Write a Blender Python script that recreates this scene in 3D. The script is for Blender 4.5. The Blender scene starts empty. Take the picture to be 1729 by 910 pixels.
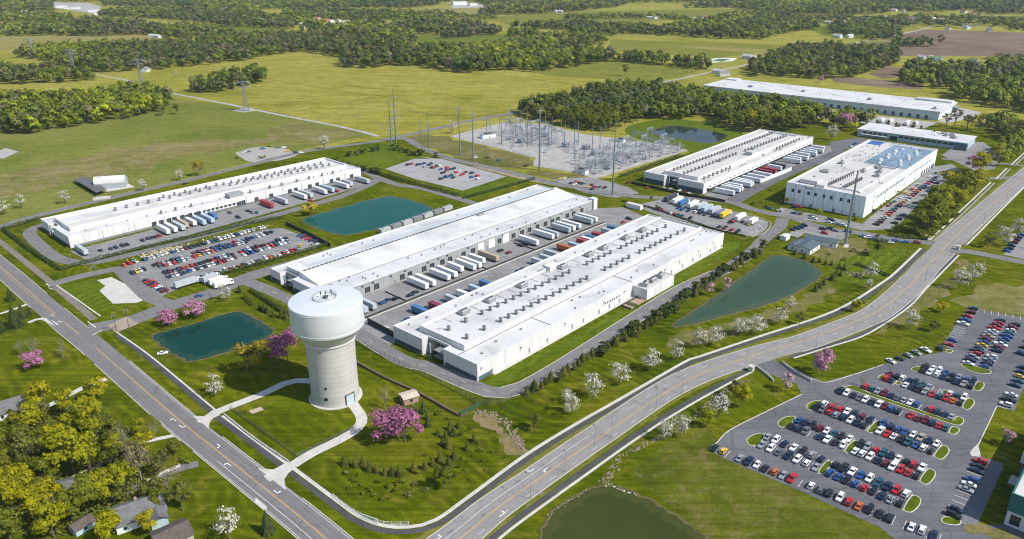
import bpy, bmesh, math, random
import numpy as np
from mathutils import Vector, Matrix
from mathutils.geometry import tessellate_polygon
R = math.radians
rnd = random.Random(7)
sc = bpy.context.scene
HAZE_D = 0.000042                                      # extinction of the air per metre
COL = sc.collection

# ------------------------------------------------------------------ camera
CAM_H = 170.0
FPX, PITCH, ROLL = 1286.37, 0.39498, -0.0046575        # focal length in photo pixels (1729 wide), tilt below level, roll
cd = bpy.data.cameras.new("camera")
cd.sensor_width = 36.0
cd.lens = 36.0 * FPX / 1729.0
cd.clip_start, cd.clip_end = 1.0, 20000.0
cam = bpy.data.objects.new("camera", cd)
COL.objects.link(cam)
cam.matrix_world = Matrix.Translation((0, 0, CAM_H)) @ Matrix.Rotation(math.pi / 2 - PITCH, 4, 'X') @ Matrix.Rotation(ROLL, 4, 'Z')
sc.camera = cam
# ------------------------------------------------------------------ sky, sun, exposure
SUN_EL, SUN_AZ = R(46), R(-26)                          # azimuth counted from +X towards +Y
wd = bpy.data.worlds.new("World"); sc.world = wd; wd.use_nodes = True
nt = wd.node_tree
bg = nt.nodes["Background"]; bg.inputs[1].default_value = 0.125
sky = nt.nodes.new("ShaderNodeTexSky"); sky.sky_type = 'NISHITA'; sky.sun_disc = False
sky.sun_elevation = SUN_EL; sky.sun_rotation = math.pi / 2 - SUN_AZ
nt.links.new(sky.outputs[0], bg.inputs[0])
sd = bpy.data.lights.new("sun", 'SUN'); sd.energy = 4.15; sd.angle = R(0.53); sd.color = (1.0, 0.955, 0.88)
sun = bpy.data.objects.new("sun", sd); COL.objects.link(sun)
sun.rotation_euler = Vector((-math.cos(SUN_EL) * math.cos(SUN_AZ), -math.cos(SUN_EL) * math.sin(SUN_AZ), -math.sin(SUN_EL))).to_track_quat('-Z', 'Y').to_euler()
sun.location = (200, -200, 400)
vs = sc.view_settings
vs.view_transform = 'Standard'; vs.look = 'None'; vs.exposure = 0.34; vs.gamma = 1.0; vs.use_curve_mapping = False
sc.cycles.max_bounces = 6; sc.cycles.diffuse_bounces = 2; sc.cycles.glossy_bounces = 2; sc.cycles.transmission_bounces = 2
sc.cycles.volume_bounces = 0; sc.cycles.transparent_max_bounces = 4
sc.cycles.use_denoising = True; sc.cycles.filter_width = 1.1
sc.cycles.caustics_reflective = False; sc.cycles.caustics_refractive = False

# ------------------------------------------------------------------ surveying: a photo pixel to the point of the level ground it shows
CX, CY = 864.5, 455.0
_cr, _sr = math.cos(-ROLL), math.sin(-ROLL)
def P(u, v, z=0.0):
    a, b = u - CX, v - CY
    a, b = _cr * a - _sr * b, _sr * a + _cr * b
    dx, dy, dz = a, FPX * math.cos(PITCH) - b * math.sin(PITCH), -(FPX * math.sin(PITCH) + b * math.cos(PITCH))
    t = (z - CAM_H) / dz
    return (dx * t, dy * t)
def PP(l, z=0.0): return [P(u, v, z) for u, v in l]
def ramp_lin(h):
    h = h.lstrip('#'); c = [int(h[i:i + 2], 16) / 255 for i in (0, 2, 4)]
    return tuple((x / 12.92 if x <= 0.04045 else ((x + 0.055) / 1.055) ** 2.4) for x in c)

# ------------------------------------------------------------------ materials
def new_mat(name):
    m = bpy.data.materials.new(name); m.use_nodes = True
    return m, m.node_tree, m.node_tree.nodes["Principled BSDF"]
def node(t, kind, **kw):
    n = t.nodes.new(kind)
    for k, v in kw.items(): setattr(n, k, v)
    return n
def rampn(t, cols, pos=None):
    n = t.nodes.new("ShaderNodeValToRGB"); e = n.color_ramp.elements
    k = len(cols)
    while len(e) < k: e.new(0.5)
    for i, c in enumerate(cols):
        e[i].position = pos[i] if pos else i / (k - 1); e[i].color = (*c, 1)
    return n
def noise(t, vec, scale, detail=3, rough=0.55, dist=0.0):
    n = t.nodes.new("ShaderNodeTexNoise"); n.inputs['Scale'].default_value = scale; n.inputs['Detail'].default_value = detail
    n.inputs['Roughness'].default_value = rough; n.inputs['Distortion'].default_value = dist
    if vec is not None: t.links.new(vec, n.inputs['Vector'])
    return n
def mixc(t, kind, fac, a, b):
    n = t.nodes.new("ShaderNodeMix"); n.data_type = 'RGBA'; n.blend_type = kind
    for s, v in ((0, fac), (6, a), (7, b)):
        if hasattr(v, 'is_output') or isinstance(v, bpy.types.NodeSocket): t.links.new(v, n.inputs[s])
        elif s == 0: n.inputs[0].default_value = v
        else: n.inputs[s].default_value = (*v, 1)
    return n.outputs[2]
def simple(name, col, rough=0.6, var=0.0, vscale=0.5, metal=0.0, spec=0.5):
    """a plain surface with a little uneven wear"""
    m, t, b = new_mat(name)
    b.inputs['Roughness'].default_value = rough; b.inputs['Metallic'].default_value = metal
    b.inputs['Specular IOR Level'].default_value = spec
    if var:
        g = node(t, "ShaderNodeNewGeometry")
        n = noise(t, g.outputs['Position'], vscale, 4, 0.6)
        r = rampn(t, [tuple(c * (1 - var) for c in col), col, tuple(min(1, c * (1 + var * .6)) for c in col)], [0.3, 0.52, 0.72])
        t.links.new(n.outputs[0], r.inputs[0]); t.links.new(r.outputs[0], b.inputs['Base Color'])
    else:
        b.inputs['Base Color'].default_value = (*col, 1)
    return m
def grass(name, cols, big=0.02, streak=0.0, sang=47.0, fine=1.1, tan=None, tanpos=(0.55, 0.7), swid=0.5, mow=0.0):
    """turf: large colour drift, tufts, optional mowing or drilling streaks and dry patches"""
    m, t, b = new_mat(name); b.inputs['Roughness'].default_value = 1.0; b.inputs['Specular IOR Level'].default_value = 0.0
    g = node(t, "ShaderNodeNewGeometry"); pos = g.outputs['Position']
    n1 = noise(t, pos, big, 6, 0.65, 0.6); r1 = rampn(t, cols, [0.28 + 0.44 * i / (len(cols) - 1) for i in range(len(cols))])
    t.links.new(n1.outputs[0], r1.inputs[0]); c = r1.outputs[0]
    if tan:
        n3 = noise(t, pos, big * 2.3, 7, 0.72, 1.2); r3 = rampn(t, [(0, 0, 0), (1, 1, 1)], list(tanpos)); t.links.new(n3.outputs[0], r3.inputs[0])
        c = mixc(t, 'MIX', r3.outputs[0], c, tan)
    n2 = noise(t, pos, fine, 4, 0.75); r2 = rampn(t, [(0.55,) * 3, (1,) * 3, (1.0, 1.0, 1.0)], [0.32, 0.55, 0.7]); t.links.new(n2.outputs[0], r2.inputs[0])
    c = mixc(t, 'MULTIPLY', 0.75, c, r2.outputs[0])
    n5 = noise(t, pos, fine * .22, 5, 0.7, .4); r5 = rampn(t, [(0.66,) * 3, (1,) * 3], [0.36, 0.56]); t.links.new(n5.outputs[0], r5.inputs[0])
    c = mixc(t, 'MULTIPLY', 0.6, c, r5.outputs[0])
    if streak:
        mp = node(t, "ShaderNodeMapping"); mp.inputs['Rotation'].default_value = (0, 0, R(-sang)); mp.inputs['Scale'].default_value = (0.012, swid, 1)
        t.links.new(pos, mp.inputs[0]); n4 = noise(t, mp.outputs[0], 1.0, 4, 0.7)
        r4 = rampn(t, [(1 - streak,) * 3, (1,) * 3], [0.4, 0.62]); t.links.new(n4.outputs[0], r4.inputs[0])
        c = mixc(t, 'MULTIPLY', 1.0, c, r4.outputs[0])
    if mow:                                                          # mower passes, wandering and worn away in places
        mp = node(t, "ShaderNodeMapping"); mp.inputs['Rotation'].default_value = (0, 0, R(-sang)); t.links.new(pos, mp.inputs[0]); sx = node(t, "ShaderNodeSeparateXYZ"); t.links.new(mp.outputs[0], sx.inputs[0])
        nw = noise(t, pos, .018, 3); ad = node(t, "ShaderNodeMath", operation='MULTIPLY_ADD'); ad.inputs[1].default_value = 34.0; t.links.new(nw.outputs[0], ad.inputs[0]); t.links.new(sx.outputs[1], ad.inputs[2])
        mu = node(t, "ShaderNodeMath", operation='MULTIPLY'); mu.inputs[1].default_value = 1.25; t.links.new(ad.outputs[0], mu.inputs[0]); si = node(t, "ShaderNodeMath", operation='SINE'); t.links.new(mu.outputs[0], si.inputs[0])
        r6 = rampn(t, [(1 - mow,) * 3, (1.0,) * 3, (1 + mow * 1.3, 1 + mow * 1.1, 1.0)], [.2, .7, .95]); ma = node(t, "ShaderNodeMath", operation='MULTIPLY_ADD'); ma.inputs[1].default_value = .5; ma.inputs[2].default_value = .5; t.links.new(si.outputs[0], ma.inputs[0]); t.links.new(ma.outputs[0], r6.inputs[0])
        nm = noise(t, pos, .03, 4, .6); rm = rampn(t, [(0, 0, 0), (1, 1, 1)], [.42, .58]); t.links.new(nm.outputs[0], rm.inputs[0]); c = mixc(t, 'MULTIPLY', rm.outputs[0], c, r6.outputs[0])
    t.links.new(c, b.inputs['Base Color'])
    return m
def paving(name, col, var=0.2, crack=0.25, scale=0.08, streak=0.0, sang=0.0):
    m, t, b = new_mat(name); b.inputs['Roughness'].default_value = 0.9; b.inputs['Specular IOR Level'].default_value = 0.25
    g = node(t, "ShaderNodeNewGeometry"); pos = g.outputs['Position']
    n1 = noise(t, pos, scale, 6, 0.65, 0.4)
    r1 = rampn(t, [tuple(c * (1 - var) for c in col), col, tuple(c * (1 + var) for c in col)], [0.3, 0.5, 0.7]); t.links.new(n1.outputs[0], r1.inputs[0])
    n2 = noise(t, pos, 1.6, 3, 0.7); r2 = rampn(t, [(0.86,) * 3, (1.05,) * 3], [0.35, 0.65]); t.links.new(n2.outputs[0], r2.inputs[0])
    c = mixc(t, 'MULTIPLY', 1.0, r1.outputs[0], r2.outputs[0])
    if crack:
        v = node(t, "ShaderNodeTexVoronoi", feature='DISTANCE_TO_EDGE'); v.inputs['Scale'].default_value = 0.09
        nn = noise(t, pos, 0.3, 3); ad = node(t, "ShaderNodeVectorMath", operation='MULTIPLY_ADD'); ad.inputs[1].default_value = (3, 3, 0)
        t.links.new(nn.outputs[1], ad.inputs[0]); t.links.new(pos, ad.inputs[2]); t.links.new(ad.outputs[0], v.inputs['Vector'])
        r3 = rampn(t, [(1 - crack,) * 3, (1,) * 3], [0.004, 0.02]); t.links.new(v.outputs['Distance'], r3.inputs[0])
        c = mixc(t, 'MULTIPLY', 1.0, c, r3.outputs[0])
    if streak:
        mp = node(t, "ShaderNodeMapping"); mp.inputs['Rotation'].default_value = (0, 0, R(-sang)); mp.inputs['Scale'].default_value = (0.015, 0.5, 1)
        t.links.new(pos, mp.inputs[0]); n4 = noise(t, mp.outputs[0], 1.0, 3, 0.6)
        r4 = rampn(t, [(1 - streak,) * 3, (1.04,) * 3], [0.38, 0.6]); t.links.new(n4.outputs[0], r4.inputs[0])
        c = mixc(t, 'MULTIPLY', 1.0, c, r4.outputs[0])
    t.links.new(c, b.inputs['Base Color'])
    return m
def leafy(name, cols, attr=None, rough=0.7, trans=0.25, clump=0.5):
    """foliage: hue differs from plant to plant (object random or stored colour) and from clump to clump"""
    m, t, b = new_mat(name); b.inputs['Roughness'].default_value = rough; b.inputs['Specular IOR Level'].default_value = 0.2
    if attr:
        a = node(t, "ShaderNodeAttribute", attribute_name=attr); c = a.outputs[0]
    else:
        o = node(t, "ShaderNodeObjectInfo"); r = rampn(t, cols); t.links.new(o.outputs['Random'], r.inputs[0]); c = r.outputs[0]
    g = node(t, "ShaderNodeNewGeometry")
    n = noise(t, g.outputs['Position'], clump, 3, 0.6); r2 = rampn(t, [(0.62,) * 3, (1.25, 1.22, 1.1)], [0.35, 0.65]); t.links.new(n.outputs[0], r2.inputs[0])
    c = mixc(t, 'MULTIPLY', 1.0, c, r2.outputs[0])
    t.links.new(c, b.inputs['Base Color'])
    tr = node(t, "ShaderNodeBsdfTranslucent"); t.links.new(c, tr.inputs[0])
    mx = node(t, "ShaderNodeMixShader"); mx.inputs[0].default_value = trans
    t.links.new(b.outputs[0], mx.inputs[1]); t.links.new(tr.outputs[0], mx.inputs[2])
    t.links.new(mx.outputs[0], t.nodes["Material Output"].inputs[0])
    return m

# ------------------------------------------------------------------ objects
def put(o, parent=None):
    COL.objects.link(o)
    if parent is not None: o.parent = parent
    return o
def tag(o, label=None, cat=None, group=None, kind=None):
    if label: o['label'] = label
    if cat: o['category'] = cat
    if group: o['group'] = group
    if kind: o['kind'] = kind
    return o
def empty(name, loc, rz=0.0, label=None, cat=None, group=None):
    o = bpy.data.objects.new(name, None); o.empty_display_size = 0.5
    o.location = (*loc, 0) if len(loc) == 2 else loc
    o.rotation_euler = (0, 0, rz); put(o)
    return tag(o, label, cat, group)
class MB:
    """collects faces, then links them as one mesh object"""
    def __init__(s): s.v = []; s.f = []; s.m = []
    def poly(s, pts, mi=0):
        k = len(s.v); s.v += [tuple(p) for p in pts]; s.f.append(tuple(range(k, k + len(pts)))); s.m.append(mi)
    def prism(s, pts, z0, z1, mi=0, mtop=None, mbot=False, mside=None):
        """pts counter-clockwise seen from above"""
        n = len(pts); k = len(s.v)
        s.v += [(x, y, z0) for x, y in pts] + [(x, y, z1) for x, y in pts]
        for i in range(n):
            j = (i + 1) % n
            s.f.append((k + i, k + j, k + n + j, k + n + i)); s.m.append(mi if mside is None else mside)
        tris = tessellate_polygon([[Vector((x, y, 0)) for x, y in pts]]) if n > 4 else [tuple(range(n))]
        for tr in tris:
            tr = list(tr)
            ax = sum(pts[tr[i]][0] * pts[tr[(i + 1) % len(tr)]][1] - pts[tr[(i + 1) % len(tr)]][0] * pts[tr[i]][1] for i in range(len(tr)))
            if ax < 0: tr.reverse()
            s.f.append(tuple(k + n + i for i in tr)); s.m.append(mi if mtop is None else mtop)
            if mbot: s.f.append(tuple(k + i for i in reversed(tr))); s.m.append(mi)
    def box(s, x0, x1, y0, y1, z0, z1, mi=0, mtop=None, bot=True):
        s.prism([(x0, y0), (x1, y0), (x1, y1), (x0, y1)], z0, z1, mi, mtop, bot)
    def cyl(s, x, y, z0, z1, r0, r1=None, n=8, mi=0, cap=True):
        r1 = r0 if r1 is None else r1; k = len(s.v)
        for z, r in ((z0, r0), (z1, r1)):
            s.v += [(x + r * math.cos(2 * math.pi * i / n), y + r * math.sin(2 * math.pi * i / n), z) for i in range(n)]
        for i in range(n):
            j = (i + 1) % n; s.f.append((k + i, k + j, k + n + j, k + n + i)); s.m.append(mi)
        if cap:
            s.f.append(tuple(k + n + i for i in range(n))); s.m.append(mi); s.f.append(tuple(k + i for i in reversed(range(n)))); s.m.append(mi)
    def lathe(s, prof, n=48, mi=0, cx=0, cy=0, mis=None):
        k = len(s.v)
        for r, z in prof: s.v += [(cx + r * math.cos(2 * math.pi * i / n), cy + r * math.sin(2 * math.pi * i / n), z) for i in range(n)]
        for q in range(len(prof) - 1):
            for i in range(n):
                j = (i + 1) % n; s.f.append((k + q * n + i, k + q * n + j, k + (q + 1) * n + j, k + (q + 1) * n + i)); s.m.append(mis[q] if mis else mi)
    def bar(s, a, b, w, mi=0, w2=None, n=4):
        a, b = Vector(a), Vector(b); d = (b - a)
        if d.length < 1e-6: return
        d.normalize(); u = d.orthogonal().normalized(); v = d.cross(u); w2 = w if w2 is None else w2; k = len(s.v)
        for p, ww in ((a, w), (b, w2)):
            for i in range(n):
                t = 2 * math.pi * (i + .5) / n
                s.v.append(tuple(p + (u * math.cos(t) + v * math.sin(t)) * ww))
        for i in range(n):
            j = (i + 1) % n; s.f.append((k + i, k + j, k + n + j, k + n + i)); s.m.append(mi)
        s.f.append(tuple(k + n + i for i in range(n))); s.m.append(mi); s.f.append(tuple(k + i for i in reversed(range(n)))); s.m.append(mi)
    def tube(s, pts, r, mi=0, n=5):
        for a, b in zip(pts[:-1], pts[1:]): s.bar(a, b, r, mi, r, n)
    def mesh(s, name, mats, smooth=False):
        me = bpy.data.meshes.new(name); me.from_pydata(s.v, [], s.f)
        for m in (mats if isinstance(mats, (list, tuple)) else [mats]): me.materials.append(m)
        if any(s.m): me.polygons.foreach_set('material_index', s.m)
        if smooth: me.polygons.foreach_set('use_smooth', [True] * len(me.polygons)); me.set_sharp_from_angle(angle=R(28))
        me.update(); return me
    def build(s, name, mats, parent=None, loc=None, rz=0.0, smooth=False):
        o = bpy.data.objects.new(name, s.mesh(name, mats, smooth))
        if loc is not None: o.location = (*loc, 0) if len(loc) == 2 else loc
        o.rotation_euler = (0, 0, rz)
        return put(o, parent)
def copy_tree(o, parent=None):
    c = o.copy(); COL.objects.link(c); c.parent = parent
    for ch in o.children: copy_tree(ch, c)
    return c
def ccw(p):
    a = sum(p[i][0] * p[(i + 1) % len(p)][1] - p[(i + 1) % len(p)][0] * p[i][1] for i in range(len(p)))
    return list(p) if a > 0 else list(reversed(p))
def round_poly(p, r=1.0, it=2):
    """corner cutting so an outline reads as curved"""
    for _ in range(it):
        q = []
        for i in range(len(p)):
            a, b = p[i], p[(i + 1) % len(p)]
            L = math.hypot(b[0] - a[0], b[1] - a[1]); t = min(0.25, r / max(L, 1e-6))
            q += [(a[0] + (b[0] - a[0]) * t, a[1] + (b[1] - a[1]) * t), (b[0] - (b[0] - a[0]) * t, b[1] - (b[1] - a[1]) * t)]
        p = q
    return p
ZEPS = [0.0]
def ragged(p, amp):
    """an outline broken up the way turf edges wander"""
    out = []; n = len(p)
    for i in range(n):
        a, b = p[i], p[(i + 1) % n]; L = math.dist(a, b); k = max(1, int(L / max(2.0, amp * .7)))
        for q in range(k):
            t = q / k; x, y = a[0] + (b[0] - a[0]) * t, a[1] + (b[1] - a[1]) * t
            d = amp * (math.sin(x * .9 / amp + y * .4 / amp) * .5 + math.sin(x * .31 / amp - y * .53 / amp + 2) * .6 + rnd.uniform(-.45, .45)); nx, ny = -(b[1] - a[1]) / L, (b[0] - a[0]) / L
            out.append((x + nx * d, y + ny * d))
    return out
def sheet(name, pts, z, mat, label, cat=None, kind='structure'):
    ZEPS[0] += 0.00012; z += ZEPS[0]                                  # no two flush sheets ever share a plane
    pts = ccw(pts); mb = MB(); k = len(pts)
    mb.v = [(x, y, z) for x, y in pts]
    for tr in tessellate_polygon([[Vector((x, y, 0)) for x, y in pts]]):
        tr = list(tr); a, b, c = (pts[i] for i in tr)
        if (b[0] - a[0]) * (c[1] - a[1]) - (b[1] - a[1]) * (c[0] - a[0]) < 0: tr.reverse()
        mb.f.append(tuple(tr)); mb.m.append(0)
    return tag(mb.build(name, mat), label, cat or name.replace('_', ' '), None, kind)
def spline(pts, step=4.0):
    """Catmull-Rom through world points, evenly sampled"""
    p = [Vector((x, y)) for x, y in pts]; p = [p[0] * 2 - p[1]] + p + [p[-1] * 2 - p[-2]]; out = []
    for i in range(1, len(p) - 2):
        n = max(1, int((p[i + 1] - p[i]).length / step))
        for k in range(n):
            t = k / n; a, b, c, d = p[i - 1], p[i], p[i + 1], p[i + 2]
            out.append(0.5 * ((2 * b) + (c - a) * t + (2 * a - 5 * b + 4 * c - d) * t * t + (3 * b - a - 3 * c + d) * t ** 3))
    out.append(p[-2]); return [(v.x, v.y) for v in out]
def offset(line, d):
    """line moved d metres to its left"""
    o = []
    for i, (x, y) in enumerate(line):
        a = line[max(0, i - 1)]; b = line[min(len(line) - 1, i + 1)]
        tx, ty = b[0] - a[0], b[1] - a[1]; L = math.hypot(tx, ty) or 1
        o.append((x - ty / L * d, y + tx / L * d))
    return o
def ribbon(mb, line, d0, d1, z, mi=0):
    ZEPS[0] += 0.00004; z += ZEPS[0] % .01
    a, b = offset(line, d0), offset(line, d1)
    for i in range(len(line) - 1): mb.poly([(*a[i], z), (*a[i + 1], z), (*b[i + 1], z), (*b[i], z)] if d0 > d1 else [(*b[i], z), (*b[i + 1], z), (*a[i + 1], z), (*a[i], z)], mi)
def curb(mb, line, d, w=0.3, h=0.15, mi=0):
    a, b = offset(line, d + w / 2), offset(line, d - w / 2)
    for i in range(len(line) - 1):
        mb.poly([(*b[i], h), (*b[i + 1], h), (*a[i + 1], h), (*a[i], h)], mi)
        mb.poly([(*b[i], 0), (*b[i + 1], 0), (*b[i + 1], h), (*b[i], h)], mi)
        mb.poly([(*a[i + 1], 0), (*a[i], 0), (*a[i], h), (*a[i + 1], h)], mi)
def length(line): return sum(math.dist(a, b) for a, b in zip(line[:-1], line[1:]))
def along(line, s):
    """point and heading s metres along a line"""
    for a, b in zip(line[:-1], line[1:]):
        L = math.dist(a, b)
        if s <= L or (a, b) == (line[-2], line[-1]):
            t = s / L if L else 0
            return (a[0] + (b[0] - a[0]) * t, a[1] + (b[1] - a[1]) * t), math.atan2(b[1] - a[1], b[0] - a[0])
        s -= L
def inside(x, y, poly):
    c = False; j = len(poly) - 1
    for i in range(len(poly)):
        xi, yi = poly[i]; xj, yj = poly[j]
        if (yi > y) != (yj > y) and x < (xj - xi) * (y - yi) / (yj - yi) + xi: c = not c
        j = i
    return c
ORD = ['first', 'second', 'third', 'fourth', 'fifth', 'sixth', 'seventh', 'eighth', 'ninth', 'tenth', 'eleventh', 'twelfth', 'thirteenth', 'fourteenth', 'fifteenth', 'sixteenth', 'seventeenth', 'eighteenth', 'nineteenth', 'twentieth']
def nth(i):
    if i < 20: return ORD[i]
    n = i + 1; return f"{n}{'th' if 10 <= n % 100 <= 20 else {1: 'st', 2: 'nd', 3: 'rd'}.get(n % 10, 'th')}"
# ================================================================== surfaces
G_MEADOW = grass("meadow_turf", [(.215, .225, .028), (.30, .292, .045), (.37, .34, .07), (.25, .262, .03)], 0.009, 0.24, 20, 0.35, tan=(.29, .265, .105), tanpos=(.56, .76), swid=.11)
G_NEAR = grass("pasture_turf", [(.13, .165, .028), (.185, .205, .042), (.25, .245, .07)], 0.012, 0.10, 33, 0.6, tan=(.21, .205, .06), tanpos=(.5, .74), swid=.2)
G_TAN = grass("dry_rough_turf", [(.15, .165, .042), (.21, .20, .06), (.28, .235, .10)], 0.018, 0.18, 30, 0.35, tan=(.30, .24, .13), tanpos=(.5, .64), swid=.15)
G_LAWN = grass("mown_lawn", [(.056, .09, .003), (.108, .14, .004), (.19, .195, .009)], 0.022, 0.34, -43, 1.3, tan=(.23, .21, .03), tanpos=(.5, .72), swid=.45, mow=.2)
G_LAWN2 = grass("site_lawn", [(.075, .12, .008), (.115, .16, .012), (.145, .185, .016)], 0.03, 0.2, 47, 1.2, tan=(.17, .19, .045), tanpos=(.58, .8), mow=.16)
G_ROUGH = grass("rough_bank_turf", [(.10, .12, .025), (.16, .16, .045), (.22, .19, .075)], 0.03, 0.12, 10, 0.7, tan=(.27, .21, .115), tanpos=(.5, .66))
G_FIELDS = [grass("crop_field_a", [(.18, .195, .033), (.235, .235, .046)], .008, .16, 75, .3, swid=.08), grass("crop_field_b", [(.27, .245, .075), (.32, .28, .10)], .008, .14, 12, .3, swid=.08),
            grass("crop_field_c", [(.13, .17, .022), (.165, .20, .032)], .01, .14, 40, .3, swid=.08)]
SOIL = grass("ploughed_soil", [(.17, .125, .085), (.235, .175, .125), (.28, .22, .16)], .01, .28, 8, .3, swid=.09)
G_BARE = grass("bare_earth_turf", [(.13, .13, .03), (.25, .20, .10), (.33, .25, .15)], .06, .1, -43, .8)
DIRT = paving("bare_dirt", (.30, .23, .15), .3, 0, .2)
GRAVEL = paving("pale_gravel", (.37, .355, .335), .2, 0, .15)
ASPH = paving("lot_asphalt", (.135, .136, .146), .2, .3, .045, .12, 47)
ASPH_L = paving("worn_yard_asphalt", (.25, .247, .245), .2, .25, .06, .16, 47)
ROAD_W = paving("road_asphalt", (.185, .18, .178), .12, .3, .1)
ROAD_M = paving("concrete_road", (.262, .25, .24), .14, .22, .1)
PATH_D = paving("dark_path_asphalt", (.072, .072, .078), .25, .2, .15)
WALK = paving("pale_concrete", (.52, .50, .46), .12, .12, .2)
CURB = simple("curb_concrete", (.50, .47, .42), .85, .15, .6)
PATCH = simple("tar_patch", (.055, .055, .06), .9, .2, .4)
P_WHITE = simple("white_road_paint", (.74, .74, .73), .7, .2, .9)
P_YEL = simple("yellow_road_paint", (.60, .36, .08), .7, .2, .9)
def water_mat(name, deep, shoal, rough=0.06):
    m, t, b = new_mat(name); b.inputs['Roughness'].default_value = rough; b.inputs['IOR'].default_value = 1.33
    b.inputs['Specular IOR Level'].default_value = 0.2
    g = node(t, "ShaderNodeNewGeometry"); n = noise(t, g.outputs['Position'], .03, 4); r = rampn(t, [deep, shoal], [.35, .75]); t.links.new(n.outputs[0], r.inputs[0]); t.links.new(r.outputs[0], b.inputs['Base Color'])
    n2 = noise(t, g.outputs['Position'], 1.2, 3); bp = node(t, "ShaderNodeBump"); bp.inputs['Strength'].default_value = .05; t.links.new(n2.outputs[0], bp.inputs['Height']); t.links.new(bp.outputs[0], b.inputs['Normal'])
    return m
# ================================================================== ground and fields
gm = MB(); GX = np.linspace(-4200, 4200, 29); GY = np.linspace(-300, 7500, 27)
for i in range(28):
    for j in range(26): gm.poly([(GX[i], GY[j], 0), (GX[i + 1], GY[j], 0), (GX[i + 1], GY[j + 1], 0), (GX[i], GY[j + 1], 0)])
tag(gm.build("ground", G_MEADOW), "yellow green farm meadow stretching to the far woods", "ground", None, 'structure')
def S(name, px, z, mat, label, cat=None, rp=0.0, it=2):
    p = PP(px)
    if rp: p = round_poly(p, rp, it)
    if mat in (G_TAN, G_ROUGH, G_BARE): p = ragged(ccw(p), 7.0 if mat is G_TAN else 2.6)
    return sheet(name, p, z, mat, label, cat)
S("field", [(0, 392), (-60, 330), (-60, 215), (60, 205), (180, 185), (300, 166), (400, 179), (470, 190), (560, 212), (640, 229), (600, 233), (520, 250), (430, 272), (330, 297), (200, 327), (67, 359)], .02, G_NEAR, "greener pasture beyond the long left warehouse")
S("field", [(-20, 300), (120, 268), (240, 242), (330, 236), (420, 232), (460, 240), (330, 262), (262, 276), (262, 287), (160, 296), (60, 318), (-20, 345)], .04, G_TAN, "dry tan rough grass strip above the white barn", rp=30)
S("field", [(440, 215), (520, 206), (610, 226), (560, 240), (470, 246)], .04, G_TAN, "dry tan patch beside the gravel track", rp=20)
S("field", [(0, 63), (60, 60), (240, 59), (268, 68), (160, 72), (60, 84), (0, 86), (-60, 84), (-60, 64)], .02, G_FIELDS[1], "straw coloured field between two woods at the far left")
for px, m_, lb in [([(372, 41), (490, 50), (440, 58), (365, 56)], 2, "green field edged by woods below the red roofed hamlet"),
               ([(490, 19), (572, 17), (560, 24), (500, 23)], 1, "small pale field in the middle of the far woods"),
               ([(700, 16), (760, 13), (812, 17), (808, 27), (700, 29)], 1, "straw field in front of the far works"),
               ([(640, 23), (700, 23), (705, 33), (650, 34)], 0, "small yellow field far behind the woods"),
               ([(820, 30), (930, 19), (1050, 18), (1250, 15), (1230, 28), (1100, 36), (1050, 50), (960, 54), (860, 42)], 0, "wide yellow green field before the dark far wood"),
               ([(690, 58), (860, 58), (870, 66), (800, 76), (700, 72)], 2, "green clearing between the middle woods"),
               ([(1030, 66), (1290, 76), (1330, 82), (1210, 98), (1130, 92), (1030, 86)], 0, "long yellow field behind the tree row"),
               ([(1130, 77), (1330, 84), (1300, 90), (1200, 84)], 1, "brownish strip within the long yellow field"),
               ([(1360, 46), (1400, 42), (1530, 47), (1510, 58), (1440, 66), (1390, 60)], 2, "green field below the right hand hamlet"),
               ([(1660, 28), (1760, 25), (1760, 40), (1690, 40)], 2, "green field at the right edge beside the far houses"),
               ([(1035, 97), (1200, 113), (1150, 130), (1090, 138), (930, 128), (900, 122)], 0, "yellow meadow with a lone tree behind the substation wood"),
               ([(0, 40), (95, 38), (90, 45), (0, 46)], 2, "narrow green field at the far left")]:
    S("field", px, .02 + .01 * m_, G_FIELDS[m_], lb)
S("field", [(1402, 84), (1422, 76), (1445, 75), (1500, 68), (1523, 58), (1560, 50), (1640, 52), (1800, 57), (1800, 96), (1640, 95), (1560, 94), (1500, 95), (1420, 86)], .03, SOIL, "brown ploughed field with a lone bare tree", "ploughed field")
S("field", [(1445, 77), (1500, 71), (1520, 74), (1500, 78), (1450, 79)], .05, G_FIELDS[2], "grass strip reaching into the ploughed field")
S("field", [(1398, 129), (1470, 133), (1562, 142), (1556, 151), (1480, 147), (1408, 138)], .03, SOIL, "narrow brown ploughed strip behind the far warehouse", "ploughed field")
S("field", [(1465, 124), (1500, 112), (1532, 116), (1520, 130), (1490, 133)], .03, SOIL, "small bare patch between hedges behind the far warehouse", "ploughed field")
# the plant's grounds and everything on this side of them
S("lawn", [(-300, 440), (0, 389), (67, 366), (200, 334), (330, 304), (430, 279), (520, 257), (600, 240), (655, 236), (684, 236), (742, 264), (832, 286), (910, 306), (1040, 300), (1150, 262), (1290, 215), (1400, 207), (1500, 205), (1729, 222), (2100, 250), (2300, 1000), (1200, 1060), (-200, 1060)], .03, G_LAWN, "mown green lawns around the warehouses, tower and roads")
S("lawn", [(1052, 214), (1091, 205), (1121, 200), (1190, 205), (1265, 225), (1240, 242), (1190, 264), (1140, 249), (1060, 232)], .05, G_LAWN2, "green bank around the pond behind the substation", rp=15)
S("lawn", [(684, 231), (730, 226), (780, 238), (903, 268), (900, 280), (860, 285), (800, 277), (745, 258), (706, 243)], .05, G_ROUGH, "rough brownish bank beside the substation pad", rp=10)
S("lawn", [(903, 288), (973, 293), (1000, 303), (985, 307), (920, 302), (885, 290)], .05, G_ROUGH, "rough brown grass corner in front of the substation", rp=6)
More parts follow.
